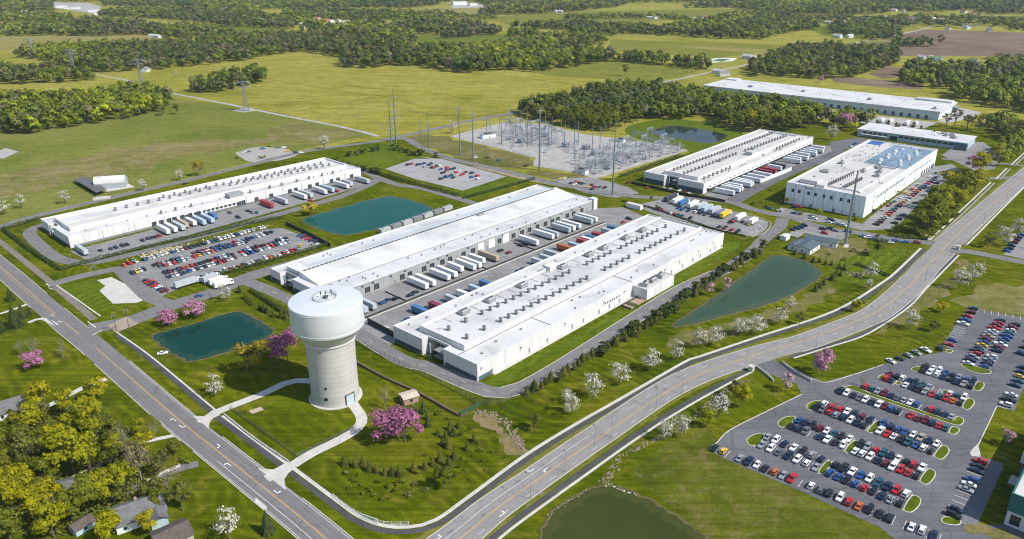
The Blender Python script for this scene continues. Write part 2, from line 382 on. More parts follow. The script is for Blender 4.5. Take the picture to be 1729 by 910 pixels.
S("lawn", [(1600, 505), (1660, 488), (1800, 478), (1800, 545), (1720, 532), (1650, 520)], .05, G_TAN, "dry tan grass above the large car park", rp=15)
S("lawn", [(1540, 500), (1600, 470), (1625, 440), (1640, 440), (1620, 480), (1560, 520), (1500, 560), (1470, 572)], .05, G_ROUGH, "dry verge beside the curve of the main road", rp=10)
S("lawn", [(1130, 560), (1180, 556), (1240, 540), (1300, 522), (1350, 503), (1396, 472), (1420, 485), (1380, 510), (1300, 545), (1200, 575), (1120, 590)], .05, G_ROUGH, "dry tan bank along the far side of the long pond", rp=10)
S("lawn", [(1395, 450), (1440, 430), (1500, 420), (1540, 418), (1500, 455), (1470, 480), (1430, 478), (1400, 470)], .06, G_LAWN2, "bright mown lawn below the plant road", rp=10)
S("lawn", [(1410, 405), (1450, 400), (1480, 418), (1440, 440), (1395, 445), (1370, 430)], .05, G_ROUGH, "rough ground around the foot of the tall mast", rp=8)
S("lawn", [(812, 648), (1062, 517), (1080, 524), (868, 643), (845, 652)], .06, G_LAWN2, "bright lawn strip along the long white front wall")
S("lawn", [(1125, 470), (1225, 410), (1250, 408), (1248, 420), (1130, 488)], .06, G_LAWN2, "bright lawn strip past the low annex of the front warehouse")
S("lawn", [(575, 268), (650, 240), (730, 262), (700, 268), (660, 285), (610, 282)], .05, G_LAWN2, "lawn island with bushes above the upper car park", rp=5)
S("lawn", [(850, 288), (905, 304), (792, 338), (740, 322), (795, 318)], .05, G_LAWN2, "green bank beside the upper car park")
S("lawn", [(105, 484), (160, 470), (178, 483), (168, 491), (191, 513), (231, 511), (247, 505), (252, 511), (150, 530)], .05, G_LAWN2, "lawn around the pale concrete pad near the road")
S("field", [(1060, 800), (1120, 752), (1200, 722), (1215, 760), (1343, 832), (1484, 896), (1540, 930), (1240, 940), (1150, 870), (1110, 838)], .05, grass("rough_cut_turf", [(.075, .10, .008), (.12, .14, .014), (.19, .178, .045)], .035, .3, -40, 1.0, tan=(.22, .185, .07), tanpos=(.52, .68), swid=.3), "rough streaky grass between the murky pond and the car park")
S("bare_ground", [(800, 700), (822, 702), (846, 720), (868, 742), (884, 764), (868, 762), (850, 748), (838, 735), (818, 722)], .06, G_BARE, "bare eroded earth beside the rocky stream", "bare ground", rp=12)
S("path", [(700, 263), (742, 268), (890, 305), (960, 318), (900, 303), (880, 292), (845, 286), (780, 279)], .05, DIRT, "sandy lay-by beside the plant road", "dirt path", rp=4)
# ================================================================== ponds
def pond(px, deep, shoal, label, rough=.06, bank=(.105, .09, .035)):
    p = ragged(ccw(round_poly(PP(px), 9, 3)), .55); p = ccw(p); n = len(p); r2 = random.Random(len(px))
    mb = MB(); jag = [1.0 + r2.random() * 1.3 for _ in p]
    def ring(d, z):
        o = []
        for i in range(n):
            a, b = p[i - 1], p[(i + 1) % n]; tx, ty = b[0] - a[0], b[1] - a[1]; L = math.hypot(tx, ty) or 1
            o.append((p[i][0] + ty / L * d * jag[i], p[i][1] - tx / L * d * jag[i], z))
        return o
    rings = [ring(-.5, .06), ring(0.05, .22), ring(.25, .26), ring(.6, .04)]
    for a, b in zip(rings[:-1], rings[1:]):
        for i in range(n): j = (i + 1) % n; mb.poly([a[i], b[i], b[j], a[j]])
    w = sheet("water", p, .14, water_mat("pond_water", deep, shoal, rough), label, "pond")
    ib = MB(); r0_, r1_ = ring(-2.2, .148), ring(-.45, .149)
    for i in range(n): j = (i + 1) % n; ib.poly([r0_[i], r1_[i], r1_[j], r0_[j]])
    sh_ = tuple(a * .6 + b_ * .4 for a, b_ in zip(shoal, (.10, .085, .035))); tag(ib.build("water", water_mat("shallow_water", shoal, sh_, .1)), "muddy shallows round the " + label, "pond", None, 'structure')
    bm_ = paving("pond_bank_mud", bank, .3, 0, .3)
    tag(mb.build("pond_bank", bm_), "muddy rim of the " + label, "pond bank", None, 'structure')
    return p
TEAL, TEAL2 = (.002, .038, .027), (.004, .05, .036)
POND1 = pond([(252, 566), (290, 556), (336, 545), (396, 524), (420, 532), (450, 549), (465, 560), (440, 577), (390, 592), (350, 605), (318, 612), (300, 602), (270, 582)], TEAL, TEAL2, "dark teal pond beside the water tower")
POND2 = pond([(500, 371), (540, 361), (590, 346), (640, 333), (662, 331), (700, 339), (735, 352), (720, 362), (650, 383), (600, 396), (575, 397), (545, 390)], (.003, .068, .05), (.006, .084, .062), "teal pond between the two left warehouses")
POND3 = pond([(1300, 431), (1327, 432), (1364, 441), (1391, 461), (1377, 475), (1337, 498), (1297, 515), (1230, 531), (1150, 552), (1128, 553), (1179, 521), (1243, 475), (1283, 447)], (.028, .062, .034), (.04, .078, .042), "long green pond beside the perimeter road")
POND4 = pond([(920, 884), (937, 860), (991, 826), (1021, 819), (1058, 826), (1112, 853), (1155, 882), (1215, 925), (1200, 975), (1000, 985), (905, 930)], (.034, .046, .010), (.05, .06, .014), "murky green pond at the near edge", .08)
POND5 = pond([(1087, 224), (1115, 215), (1133, 212), (1161, 214), (1235, 227), (1214, 240), (1193, 243), (1138, 233)], (.015, .03, .03), (.03, .045, .04), "small pond reflecting the wood behind the substation", .03)
# ================================================================== yards and car parks
S("yard", [(545, 520), (606, 494), (1004, 352), (1052, 350), (1102, 372), (1090, 386), (660, 582), (636, 592), (596, 562)], .06, ASPH_L, "grey truck yard between the two middle warehouses", "truck yard")
S("yard", [(118, 424), (608, 297), (634, 306), (560, 330), (330, 394), (150, 441)], .06, ASPH_L, "grey truck yard in front of the long left warehouse", "truck yard")
S("yard", [(1188, 329), (1372, 244), (1418, 248), (1400, 266), (1240, 341)], .06, ASPH_L, "truck yard between the two right hand warehouses", "truck yard")
S("parking_lot", [(1077, 349), (1084, 344), (1122, 335), (1214, 352), (1248, 358), (1281, 369), (1300, 376), (1292, 390), (1271, 400), (1262, 398), (1196, 384), (1109, 363)], .06, ASPH_L, "grey lorry park between the middle and right warehouses", "car park", rp=3)
S("parking_lot", [(930, 303), (1000, 299), (1058, 315), (1080, 326), (1040, 334), (985, 325)], .06, ASPH_L, "small grey car park below the substation", "car park")
S("parking_lot", [(1330, 396), (1345, 384), (1366, 380), (1412, 390), (1436, 398), (1412, 408), (1395, 402), (1359, 393), (1347, 402)], .08, ASPH_L, "small car park behind the blue roofed sheds", "car park")
S("parking_lot", [(1318, 350), (1456, 378), (1462, 372), (1578, 281), (1607, 277), (1625, 290), (1574, 320), (1522, 375), (1502, 387), (1456, 389), (1400, 378), (1310, 362)], .06, ASPH_L, "car park wrapped around the tall white warehouse", "car park")
S("parking_lot", [(650, 285), (700, 268), (745, 268), (855, 298), (782, 322), (700, 302)], .06, paving("pale_lot", (.32, .315, .31), .12, .3, .06), "pale half empty car park above the middle pond", "car park")
S("parking_lot", [(395, 258), (430, 248), (480, 250), (505, 262), (470, 272), (420, 274)], .06, paving("gravel_lot", (.36, .34, .31), .12, .2, .06), "small gravel car park beyond the north road", "car park", rp=4)
S("parking_lot", [(203, 453), (241, 441), (361, 411), (445, 388), (477, 385), (541, 411), (533, 419), (426, 445), (340, 471), (282, 496), (274, 501), (239, 479), (226, 471)], .07, ASPH_L, "crowded car park beside the left warehouse", "car park")
S("parking_lot", [(164, 473), (188, 468), (215, 481), (247, 505), (232, 511), (191, 513), (168, 491), (178, 483)], .07, WALK, "empty pale concrete pad near the road corner", "concrete pad")
LOT = [(1268, 618), (1290, 604), (1330, 617), (1360, 632), (1391, 645), (1440, 632), (1491, 615), (1545, 603), (1592, 594), (1600, 592), (1598, 586), (1592, 580), (1619, 541), (1652, 523), (1700, 531), (1760, 541), (1900, 700), (1820, 900), (1780, 960), (1640, 975), (1511, 911), (1484, 890), (1343, 826), (1223, 774), (1197, 759), (1213, 745), (1233, 726), (1300, 692), (1354, 666), (1345, 648), (1320, 640), (1285, 625)]
S("parking_lot", LOT, .07, ASPH, "large dark asphalt car park full of cars", "car park")
S("substation_pad", [(759, 230), (847, 207), (925, 210), (983, 226), (1044, 234), (1138, 246), (1162, 254), (1005, 302), (973, 292), (900, 280), (903, 267), (847, 252), (776, 235)], .06, GRAVEL, "pale gravel pad under the electrical substation", "gravel pad")
S("yard", [(1185, 162), (1584, 207), (1560, 217), (1480, 211), (1185, 173)], .06, GRAVEL, "pale loading strip along the far warehouse", "truck yard")
S("yard", [(1622, 182), (1656, 190), (1640, 200), (1598, 208), (1585, 205)], .06, GRAVEL, "pale apron at the end of the far warehouse", "truck yard")
S("yard", [(1400, 240), (1450, 232), (1475, 236), (1440, 250), (1405, 256)], .07, ASPH, "dark yard behind the tall white warehouse", "truck yard")
S("yard", [(1625, 238), (1660, 240), (1690, 262), (1680, 285), (1650, 290), (1590, 262), (1600, 255)], .05, ASPH_L, "forecourt at the end of the low office building", "forecourt")
S("path", [(166, 312), (213, 308), (228, 316), (180, 324)], .06, WALK, "pale concrete apron in front of the white barn", "concrete pad")
S("path", [(88, 4), (150, 5), (172, 12), (160, 24), (130, 18), (95, 14)], .04, GRAVEL, "pale yard of the far works at the far left", "gravel pad")
S("path", [(758, 4), (815, 6), (822, 12), (765, 14)], .04, GRAVEL, "pale yard of the far works behind the straw field", "gravel pad")
S("path", [(392, 187), (418, 181), (436, 186), (412, 190)], .06, GRAVEL, "pale gravel around the foot of the nearest lattice pylon", "gravel pad")
S("path", [(-20, 262), (10, 250), (32, 256), (5, 268)], .06, GRAVEL, "pale gravel stand at the left edge of the pasture", "gravel pad")
S("sports_court", [(1188, 103), (1210, 98), (1245, 98), (1238, 103), (1200, 106)], .06, simple("court_white", (.6, .62, .58), .8, .1), "pale rimmed green sports court beyond the tree row", "court")
S("sports_court", [(1200, 103), (1214, 99), (1234, 100), (1220, 104)], .08, simple("court_green", (.05, .16, .05), .9, .1), "green middle of the far sports court", "court")
S("path", [(306, 700), (310, 694), (320, 690), (318, 697)], .06, WALK, "tiny slab by the verge", "slab")
# ================================================================== roads
def road(name, px, w0, w1, z, mat, label, cat="road", step=4.0, curbs=True):
    l = spline(PP(px), step); mb = MB(); ribbon(mb, l, w0, -w1, z); o = tag(mb.build(name, mat), label, cat, None, 'structure')
    return l
M = spline(PP([(640, 1010), (776, 910), (837, 860), (914, 806), (1008, 741), (1155, 645), (1276, 598.7), (1357, 575), (1451, 540), (1488, 521), (1535, 483), (1565, 449), (1587, 428), (1619, 394), (1729, 299), (1860, 190)]), 4.0)
def varying(line, stops):
    """a width for every vertex of a line, eased between stations given as photo points"""
    ks = [(min(range(len(line)), key=lambda k: math.dist(line[k], P(*p))), w) for p, w in stops]; return list(np.interp(range(len(line)), [k for k, _ in ks], [w for _, w in ks]))
def offset_v(line, ds): return [offset(line, d)[i] for i, d in enumerate(ds)]
WL_ = varying(M, [((640, 1010), 8.0), ((776, 910), 7.6), ((914, 806), 6.8), ((1155, 645), 7.1), ((1230, 610), 6.6), ((1357, 575), 5.2), ((1451, 540), 5.4), ((1535, 483), 6.9), ((1700, 325), 7.0)])
WR_ = varying(M, [((640, 1010), 5.6), ((914, 806), 4.9), ((1120, 668), 5.0), ((1276, 598), 7.2), ((1357, 575), 7.7), ((1488, 521), 7.4), ((1587, 428), 7.0), ((1700, 325), 6.4)])
ML, MR = offset_v(M, WL_), offset_v(M, [-w for w in WR_])
mb = MB()
for i in range(len(M) - 1): mb.poly([(*MR[i], .10), (*MR[i + 1], .10), (*ML[i + 1], .10), (*ML[i], .10)])
tag(mb.build("road", ROAD_M), "wide curving concrete main road with a yellow centre line", "road", None, 'structure')
mb = MB()
for i in range(len(M) - 1):
    a_, b_ = offset(M, WL_[i] + 2.6)[i], offset(M, WL_[i + 1] + 2.6)[i + 1]; c_, d_ = offset(M, -WR_[i] - 2.2)[i], offset(M, -WR_[i + 1] - 2.2)[i + 1]
    mb.poly([(*ML[i], .05), (*ML[i + 1], .05), (*b_, .05), (*a_, .05)]); mb.poly([(*c_, .05), (*d_, .05), (*MR[i + 1], .05), (*MR[i], .05)])
tag(mb.build("grass_verge", grass("verge_turf", [(.10, .125, .012), (.17, .175, .03), (.24, .21, .06)], .08, .1, 40, .9)), "yellowish grass verges of the main road", "verge", None, 'structure')
Wd = road("road", [(-160, 318), (0, 450), (33, 478), (110, 545), (158, 584), (298.7, 706), (362, 757), (470, 843), (537, 898), (680, 1020)], 5.6, 6.0, .085, ROAD_W, "straight asphalt road past the water tower")
NR = road("road", [(-60, 398), (0, 383), (67, 363), (200, 331), (330, 301), (430, 276), (520, 255), (626, 240), (655, 235), (723, 220), (771, 209), (820, 199.6), (880, 188)], 4, 4, .08, ROAD_W, "asphalt road behind the long left warehouse")
SR = road("road", [(655, 236), (684, 234), (706, 246), (742, 262), (771, 271), (832, 284), (893, 299), (941, 311), (1010, 322), (1075, 332), (1150, 335), (1231, 341), (1266, 352), (1300, 360), (1340, 368), (1368, 378), (1411, 388.6), (1457, 394), (1498, 401), (1533, 406), (1575, 411)], 4, 4, .09, ROAD_W, "plant road from the substation to the main road")
RING = road("road", [(1321, 369), (1316, 383), (1292, 402), (1266, 428), (1222, 456), (1149, 489), (1060, 545), (971, 603), (910, 640), (880, 655), (852, 663), (825, 661), (776, 642), (719, 618), (680, 608), (600, 560), (540, 527), (483, 503), (440, 484), (405, 472)], 4.2, 4.2, .085, ROAD_W, "grey perimeter road around the front warehouse")
road("road", [(643, 300), (625, 311), (580, 330), (537, 343), (402, 381), (268, 418), (190, 437), (161, 442), (127, 443), (94, 434), (64, 411), (50, 394), (60, 384), (90, 376)], 4, 4, .083, ROAD_W, "perimeter road around the long left warehouse")
road("road", [(600, 282), (643, 302), (672, 312), (708, 317), (745, 327), (800, 343), (830, 350)], 3.6, 3.6, .087, ROAD_W, "service road along the hedge above the middle pond")
road("road", [(1236, 341), (1268, 322), (1337, 289), (1400, 264), (1422, 254)], 6, 6, .088, ASPH, "dark aisle between the two right hand warehouses")
road("road", [(82, 482), (130, 468), (188, 456), (225, 450)], 4, 4, .092, ROAD_W, "side road from the straight road to the crowded car park")
road("road", [(205, 455), (228, 478), (256, 503), (290, 515)], 4.5, 4.5, .091, ROAD_W, "lane between the concrete pad and the crowded car park")
road("road", [(150, 556), (222, 541), (265, 525), (318, 507), (361, 494), (393, 479), (425, 466), (458, 456), (520, 438), (600, 413)], 6, 6, .093, ROAD_W, "gated entrance road beside the dark teal pond")
road("road", [(1600, 424), (1626, 424), (1659, 429), (1729, 443), (1850, 466)], 4, 4, .095, ROAD_W, "side road leaving the main road to the right")
road("road", [(1726, 300), (1700, 300), (1668, 302), (1650, 306)], 3, 3, .095, ROAD_W, "short drive into the trees beside the main road")
road("road", [(1745, 282), (1700, 277), (1640, 272), (1590, 268)], 3, 3, .095, ROAD_W, "drive from the main road to the office building")
road("road", [(66, 109), (161, 126), (215, 136), (285, 156), (335, 166), (396, 178), (453, 190), (503, 200), (580, 215), (640, 230)], 2.6, 2.6, .05, GRAVEL, "pale gravel track under the line of pylons", "track", 10)
road("road", [(1060, 152), (1105, 141), (1149, 133), (1184, 125), (1244, 113), (1264, 108)], 3, 3, .05, GRAVEL, "pale lane to the farmstead behind the far warehouse", "track", 10)
road("road", [(1395, 86), (1440, 73), (1500, 62), (1580, 44)], 3, 3, .05, GRAVEL, "pale farm lane along the ploughed field", "track", 10)
# paths and drives
def strip(name, px, w, z, mat, label, cat, step=3.0, d=0.0):
    l = spline(PP(px), step); mb = MB(); ribbon(mb, l, d + w / 2, d - w / 2, z); tag(mb.build(name, mat), label, cat, None, 'structure'); return l
WL_PX = [(376, 702), (485, 783), (575, 850), (608, 873), (649, 888), (692, 890), (736, 878), (790, 840), (887, 769), (971, 717), (1045, 675), (1155, 612), (1182, 602), (1283, 568), (1384, 535), (1437, 511), (1484, 481), (1511, 461), (1555, 419)]
WR1_PX = [(760, 975), (843, 910), (877, 883), (978, 810), (1078, 739), (1155, 690), (1230, 648), (1270, 628)]
WR2_PX = [(1340, 605), (1404, 585), (1451, 570), (1484, 553), (1535, 518), (1568, 483), (1619, 431)]
WALKL = strip("pavement", WL_PX, 1.5, .12, WALK, "pale concrete walk along the curve, tower side", "pavement")
strip("path", WL_PX, 2.0, .066, PATH_D, "dark asphalt path between the pale walk and the verge", "path", 3, -2.15)
WALKR = strip("pavement", WR1_PX, 1.1, .12, WALK, "pale concrete walk above the murky pond", "pavement")
strip("path", WR1_PX, 2.0, .066, PATH_D, "dark path along the pond side of the main road", "path", 3, 2.0)
WALKR2 = strip("pavement", WR2_PX, 1.0, .12, WALK, "pale walk along the outer side of the curve", "pavement")
strip("path", WR2_PX, 1.7, .066, PATH_D, "dark path along the outer side of the curve", "path", 3, 1.45)
for px, lb in [([(1569, 406), (1673, 308)], "straight pale walk above the plant road junction"), ([(1682, 302), (1700, 284)], "short pale walk between two drives"), ([(1708, 278), (1760, 230)], "pale walk at the top of the main road"), ([(1632, 414), (1729, 316), (1800, 246)], "pale walk on the right side of the main road")]:
    strip("pavement", px, 1.2, .12, WALK, lb, "pavement")
    strip("path", px, 1.6, .066, ROAD_M, "narrow grey gutter beside the " + lb, "path", 3, -2.6 if px[0][0] != 1632 else 2.2)
strip("path", [(-200, 250), (0, 408), (87, 478)], 3.6, .09, paving("brown_path", (.20, .175, .15), .2, .2, .2), "brownish path beside the straight road, upper stretch", "path")
strip("path", [(93, 484), (150, 532), (158, 540)], 3.6, .09, paving("brown_path", (.20, .175, .15), .2, .2, .2), "brownish path between the two side roads", "path")
strip("path", [(197, 565), (252, 606), (356, 694)], 2.4, .09, PATH_D, "dark path beside the straight road near the teal pond", "path")
strip("path", [(362, 700), (470, 777)], 2.2, .09, PATH_D, "dark path in front of the tower lawn", "path")
strip("pavement", [(197, 561), (256, 603), (368, 696)], .8, .12, WALK, "pale edging wall line beside the teal pond path", "pavement")
strip("pavement", [(96, 482), (170, 534)], .8, .12, WALK, "pale walk beside the brownish path", "pavement")
strip("path", [(338, 714), (371, 694), (442, 666), (480, 648), (500, 643), (530, 644)], 4.2, .11, WALK, "upper concrete drive to the back of the water tower", "drive")
strip("path", [(450, 809), (487, 790), (526, 766), (575, 742), (604, 723), (611, 707), (603, 692), (594, 680)], 4.4, .11, WALK, "concrete drive curving to the door of the water tower", "drive")
for a in ([(322, 704), (350, 708), (367, 697), (356, 690), (350, 722), (338, 717)], [(436, 795), (465, 797), (486, 785), (480, 800), (482, 820), (470, 824)]):
    pass
S("path", [(327, 703), (345, 703), (360, 692), (372, 701), (360, 706), (354, 714), (352, 724)], .112, WALK, "flared mouth of the upper tower drive", "drive")
S("path", [(435, 791), (462, 793), (484, 781), (499, 790), (487, 799), (480, 810), (483, 828)], .112, WALK, "flared mouth of the lower tower drive", "drive")
strip("path", [(180, 640), (140, 655), (84, 684), (30, 708)], 3.0, .08, WALK, "pale drive running between the yellow green maples", "drive")
strip("path", [(335, 783), (290, 795), (235, 820), (190, 842)], 4.0, .08, ROAD_W, "grey drive to the gabled house", "drive")
strip("path", [(295, 735), (230, 752), (130, 806), (60, 840), (0, 870)], 2.2, .08, WALK, "pale walk beneath the residential trees", "path")
strip("path", [(97, 549), (70, 538), (48, 545)], 2.4, .09, WALK, "short pale drive left of the straight road", "drive")
strip("path", [(50, 512), (30, 520), (0, 530)], 2.0, .09, WALK, "pale footway beside the tall spruces", "path")
S("pavement", [(432, 839), (452, 852), (450, 862), (430, 850)], .09, WALK, "pale apron at the near edge of the straight road", "pavement")
S("path", [(420, 694), (440, 687), (446, 692), (426, 699)], .08, paving("pink_concrete", (.46, .37, .29), .1), "small pinkish slab on the tower lawn", "slab")
S("path", [(180, 551), (214, 534), (234, 547), (196, 562)], .115, paving("tan_crossing", (.33, .27, .21), .15), "tan paved patch across the entrance road", "paving patch")
S("path", [(1425, 414), (1434, 413), (1432, 418), (1424, 418)], .08, WALK, "pale slab at the foot of the tall mast", "slab")
# kerbs
def cut(line, px0, px1):
    a, b = P(*px0), P(*px1)
    i = min(range(len(line)), key=lambda k: math.dist(line[k], a)); j = min(range(len(line)), key=lambda k: math.dist(line[k], b))
    return line[min(i, j):max(i, j) + 1]
mb = MB()
for a, b in [((640, 1010), (1535, 470)), ((1600, 405), (1760, 270))]: curb(mb, cut(ML, a, b), .12)
for a, b in [((700, 980), (1262, 612)), ((1345, 585), (1600, 425)), ((1640, 395), (1760, 270))]: curb(mb, cut(MR, a, b), -.12)
tag(mb.build("curb", CURB), "pale concrete kerbs of the main road", "curb", None, 'structure')
mb = MB()
for a, b in [((-160, 318), (70, 500)), ((92, 525), (128, 560)), ((200, 615), (318, 722)), ((352, 745), (436, 815)), ((480, 850), (600, 950))]: curb(mb, cut(Wd, a, b), 5.8)
for a, b in [((-160, 318), (70, 515)), ((90, 530), (165, 590)), ((185, 607), (278, 690)), ((300, 705), (330, 735)), ((350, 750), (560, 920))]: curb(mb, cut(Wd, a, b), -6.2)
tag(mb.build("curb", CURB), "pale concrete kerbs of the straight road", "curb", None, 'structure')
mb = MB(); curb(mb, cut(RING, (1240, 445), (600, 560)), 4.35, .35); curb(mb, cut(RING, (1205, 462), (840, 660)), -4.35, .35)
tag(mb.build("curb", CURB), "pale kerbs of the perimeter road", "curb", None, 'structure')
mb = MB()
for a in [[(1354, 666), (1300, 692), (1233, 726), (1213, 745), (1197, 759)], [(1330, 618), (1360, 633), (1391, 646), (1440, 633), (1491, 616)], [(1683, 686), (1652, 751), (1640, 770)], [(1270, 400), (1292, 392), (1302, 377), (1290, 370), (1262, 360)]]: curb(mb, spline(PP(a), 3), 0, .4)
tag(mb.build("curb", CURB), "pale kerbs around the car park edges", "curb", None, 'structure')
# markings
mk = MB(); ribbon(mk, M, .18, .04, .125); ribbon(mk, M, -.14, -.28, .125)
tag(mk.build("road_marking", P_YEL), "double yellow line down the curving main road", "road marking", None, 'structure')
mk = MB()
for a, b in [((0, 450), (95, 531)), ((110, 545), (135, 565)), ((160, 587), (600, 950))]:
    l = cut(Wd, a, b); ribbon(mk, l, .18, .04, .11); ribbon(mk, l, -.14, -.28, .11)
l = cut(Wd, (10, 458), (100, 535)); ribbon(mk, l, -1.4, -1.52, .11)
tag(mk.build("road_marking", P_YEL), "double yellow line down the straight road", "road marking", None, 'structure')
mk = MB()
ribbon(mk, cut(M, (640, 1010), (1010, 745)), 3.45, 3.33, .125)
l = cut(M, (1010, 741), (1535, 485)); L = length(l); s = 2.0
def dash(mk, line, d, on, off, z, w=.13):
    L = length(line); s = 1.0
    while s < L - on:
        seg = [along(line, s + on * k / 3)[0] for k in range(4)]; ribbon(mk, seg, d + w / 2, d - w / 2, z); s += on + off
dash(mk, l, 3.4, 3, 9, .125); dash(mk, cut(M, (1600, 412), (1760, 270)), 3.4, 3, 9, .125); dash(mk, cut(M, (640, 1010), (1535, 485)), -3.3, 3, 9, .125); dash(mk, cut(M, (1600, 412), (1760, 270)), -3.3, 3, 9, .125)
ribbon(mk, cut(Wd, (370, 775), (620, 970)), -3.1, -3.24, .11); ribbon(mk, cut(Wd, (290, 700), (560, 915)), -5.5, -5.62, .11); ribbon(mk, cut(Wd, (200, 620), (620, 970)), 5.1, 4.98, .11)
def arrow(mk, line, px, d, turn, z, flip=False):
    a = P(*px); i = min(range(len(line) - 1), key=lambda k: math.dist(line[k], a)); (x, y), h = along(line[i:], 0.01); h += math.pi if flip else 0
    c, s_ = math.cos(h), math.sin(h); ox, oy = x - math.sin(math.atan2(line[i + 1][1] - line[i][1], line[i + 1][0] - line[i][0])) * d, y + math.cos(math.atan2(line[i + 1][1] - line[i][1], line[i + 1][0] - line[i][0])) * d
    for poly in ([(-2.2, -.2), (1.0, -.2), (1.0, .2), (-2.2, .2)], [(.6, .2 * turn), (1.0, .2 * turn), (1.0, .9 * turn), (.6, .9 * turn)], [(.1, .9 * turn), (1.5, .9 * turn), (.8, 1.7 * turn)]):
        q = [(ox + .8 * (c * u - s_ * v), oy + .8 * (s_ * u + c * v)) for u, v in poly]; mk.poly([(*p, z) for p in ccw(q)])
for px, d, tn, fl in [((745, 900), 5, 1, False), ((838, 858), -3.4, 1, False), ((925, 800), 1.8, 1, True), ((915, 810), 5, -1, True)]: arrow(mk, M, px, d, tn, .125, fl)
for px, d, tn, fl in [((460, 834), 1.5, 1, False), ((398, 783), -1.4, 1, True), ((362, 757), 2, -1, False), ((318, 722), -1.6, 1, False), ((298, 706), -1.2, 1, True), ((110, 540), -1.6, 1, False), ((98, 530), -1.4, 1, True)]: arrow(mk, Wd, px, d, tn, .11, fl)
for px in ([(148, 543), (162, 553)], [(156, 566), (172, 558)], [(78, 479), (84, 484)], [(82, 486), (90, 489)]):
    l = spline(PP(px), 2); ribbon(mk, l, .2, -.2, .12)
dash(mk, RING, 0, 3, 9, .11)
tag(mk.build("road_marking", P_WHITE), "white lane lines and turn arrows on the roads", "road marking", None, 'structure')
for l_, offs_, mat_, lb in [(cut(M, (640, 1010), (1800, 240)), (-4.1, -2.5, -1.0, 1.1, 2.6, 4.4), simple("tyre_worn_concrete", (.235, .225, .218), .85, .16, .25), "tyre darkened bands along the curving main road"), (cut(Wd, (0, 440), (640, 990)), (-4.2, -2.4, 1.4, 3.2), simple("tyre_worn_asphalt", (.15, .146, .146), .85, .2, .25), "tyre darkened bands along the straight road")]:
    mk = MB()
    for o_ in offs_: ribbon(mk, l_, o_ + .38, o_ - .38, .112 if l_[0] != Wd[0] and len(offs_) > 5 else .096)
    tag(mk.build("road_wear", mat_), lb, "road wear", None, 'structure')
# tar patches and seams on the main road
mk = MB(); r2 = random.Random(3)
for _ in range(34):
    s = r2.uniform(0, length(M)); (x, y), h = along(M, s); d = r2.uniform(-6, 6)
    seg = [along(M, s + k * r2.uniform(.6, 1.6))[0] for k in range(3)]; ribbon(mk, seg, d + .5, d - .5, .116)
tag(mk.build("road_patch", simple("worn_patch", (.17, .165, .165), .9, .15)), "darker repair patches on the main road", "road patch", None, 'structure')
# ================================================================== building materials
def panel_mat(name, col, period=9.0, joint=.12, dark=.72, var=.06, rough=.7):
    """precast or sheet wall panels: upright joints every few metres and rain streaks, in the wall's own coordinates"""
    m, t, b = new_mat(name); b.inputs['Roughness'].default_value = rough; b.inputs['Specular IOR Level'].default_value = .3
    tc = node(t, "ShaderNodeTexCoord"); sx = node(t, "ShaderNodeSeparateXYZ"); t.links.new(tc.outputs['Object'], sx.inputs[0])
    ad = node(t, "ShaderNodeMath", operation='ADD'); t.links.new(sx.outputs[0], ad.inputs[0]); t.links.new(sx.outputs[1], ad.inputs[1])
    mo = node(t, "ShaderNodeMath", operation='PINGPONG'); mo.inputs[1].default_value = period / 2; t.links.new(ad.outputs[0], mo.inputs[0])
    r = rampn(t, [(dark,) * 3, (1,) * 3], [joint / period, joint / period * 1.6 + .01]); dv = node(t, "ShaderNodeMath", operation='DIVIDE'); dv.inputs[1].default_value = period / 2
    t.links.new(mo.outputs[0], dv.inputs[0]); t.links.new(dv.outputs[0], r.inputs[0])
    mp = node(t, "ShaderNodeMapping"); mp.inputs['Scale'].default_value = (.6, .6, .05); t.links.new(tc.outputs['Object'], mp.inputs[0])
    n = noise(t, mp.outputs[0], 1.0, 4, .65); r2 = rampn(t, [tuple(c * (1 - var * 2.4) for c in col), col, tuple(min(.9, c * (1 + var)) for c in col)], [.32, .5, .7]); t.links.new(n.outputs[0], r2.inputs[0])
    t.links.new(mixc(t, 'MULTIPLY', 1.0, r2.outputs[0], r.outputs[0]), b.inputs['Base Color'])
    return m
def roof_mat(name, col, seam=3.0, var=.07, rough=.55, axis=1):
    """membrane roof: lapped sheets, ponding stains and scuffs"""
    m, t, b = new_mat(name); b.inputs['Roughness'].default_value = rough; b.inputs['Specular IOR Level'].default_value = .25
    tc = node(t, "ShaderNodeTexCoord"); sx = node(t, "ShaderNodeSeparateXYZ"); t.links.new(tc.outputs['Object'], sx.inputs[0])
    n1 = noise(t, tc.outputs['Object'], .045, 6, .65, .5); r1 = rampn(t, [tuple(c * (1 - var * 2.2) for c in col), col, tuple(min(.86, c * (1 + var * .5)) for c in col)], [.3, .5, .7]); t.links.new(n1.outputs[0], r1.inputs[0])
    mo = node(t, "ShaderNodeMath", operation='PINGPONG'); mo.inputs[1].default_value = seam / 2; t.links.new(sx.outputs[axis], mo.inputs[0])
    r = rampn(t, [(.9,) * 3, (1,) * 3], [.03, .09]); t.links.new(mo.outputs[0], r.inputs[0]); c = mixc(t, 'MULTIPLY', 1, r1.outputs[0], r.outputs[0])
    n2 = noise(t, tc.outputs['Object'], .22, 5, .75, 1.5); r2 = rampn(t, [(.70, .68, .64), (1, 1, 1)], [.26, .43]); t.links.new(n2.outputs[0], r2.inputs[0]); c = mixc(t, 'MULTIPLY', .8, c, r2.outputs[0])
    t.links.new(c, b.inputs['Base Color']); return m
W_WHITE = panel_mat("white_wall_panel", (.64, .64, .635)); W_GREY = panel_mat("grey_dock_wall_panel", (.33, .34, .335), 6.0, .12, .6)
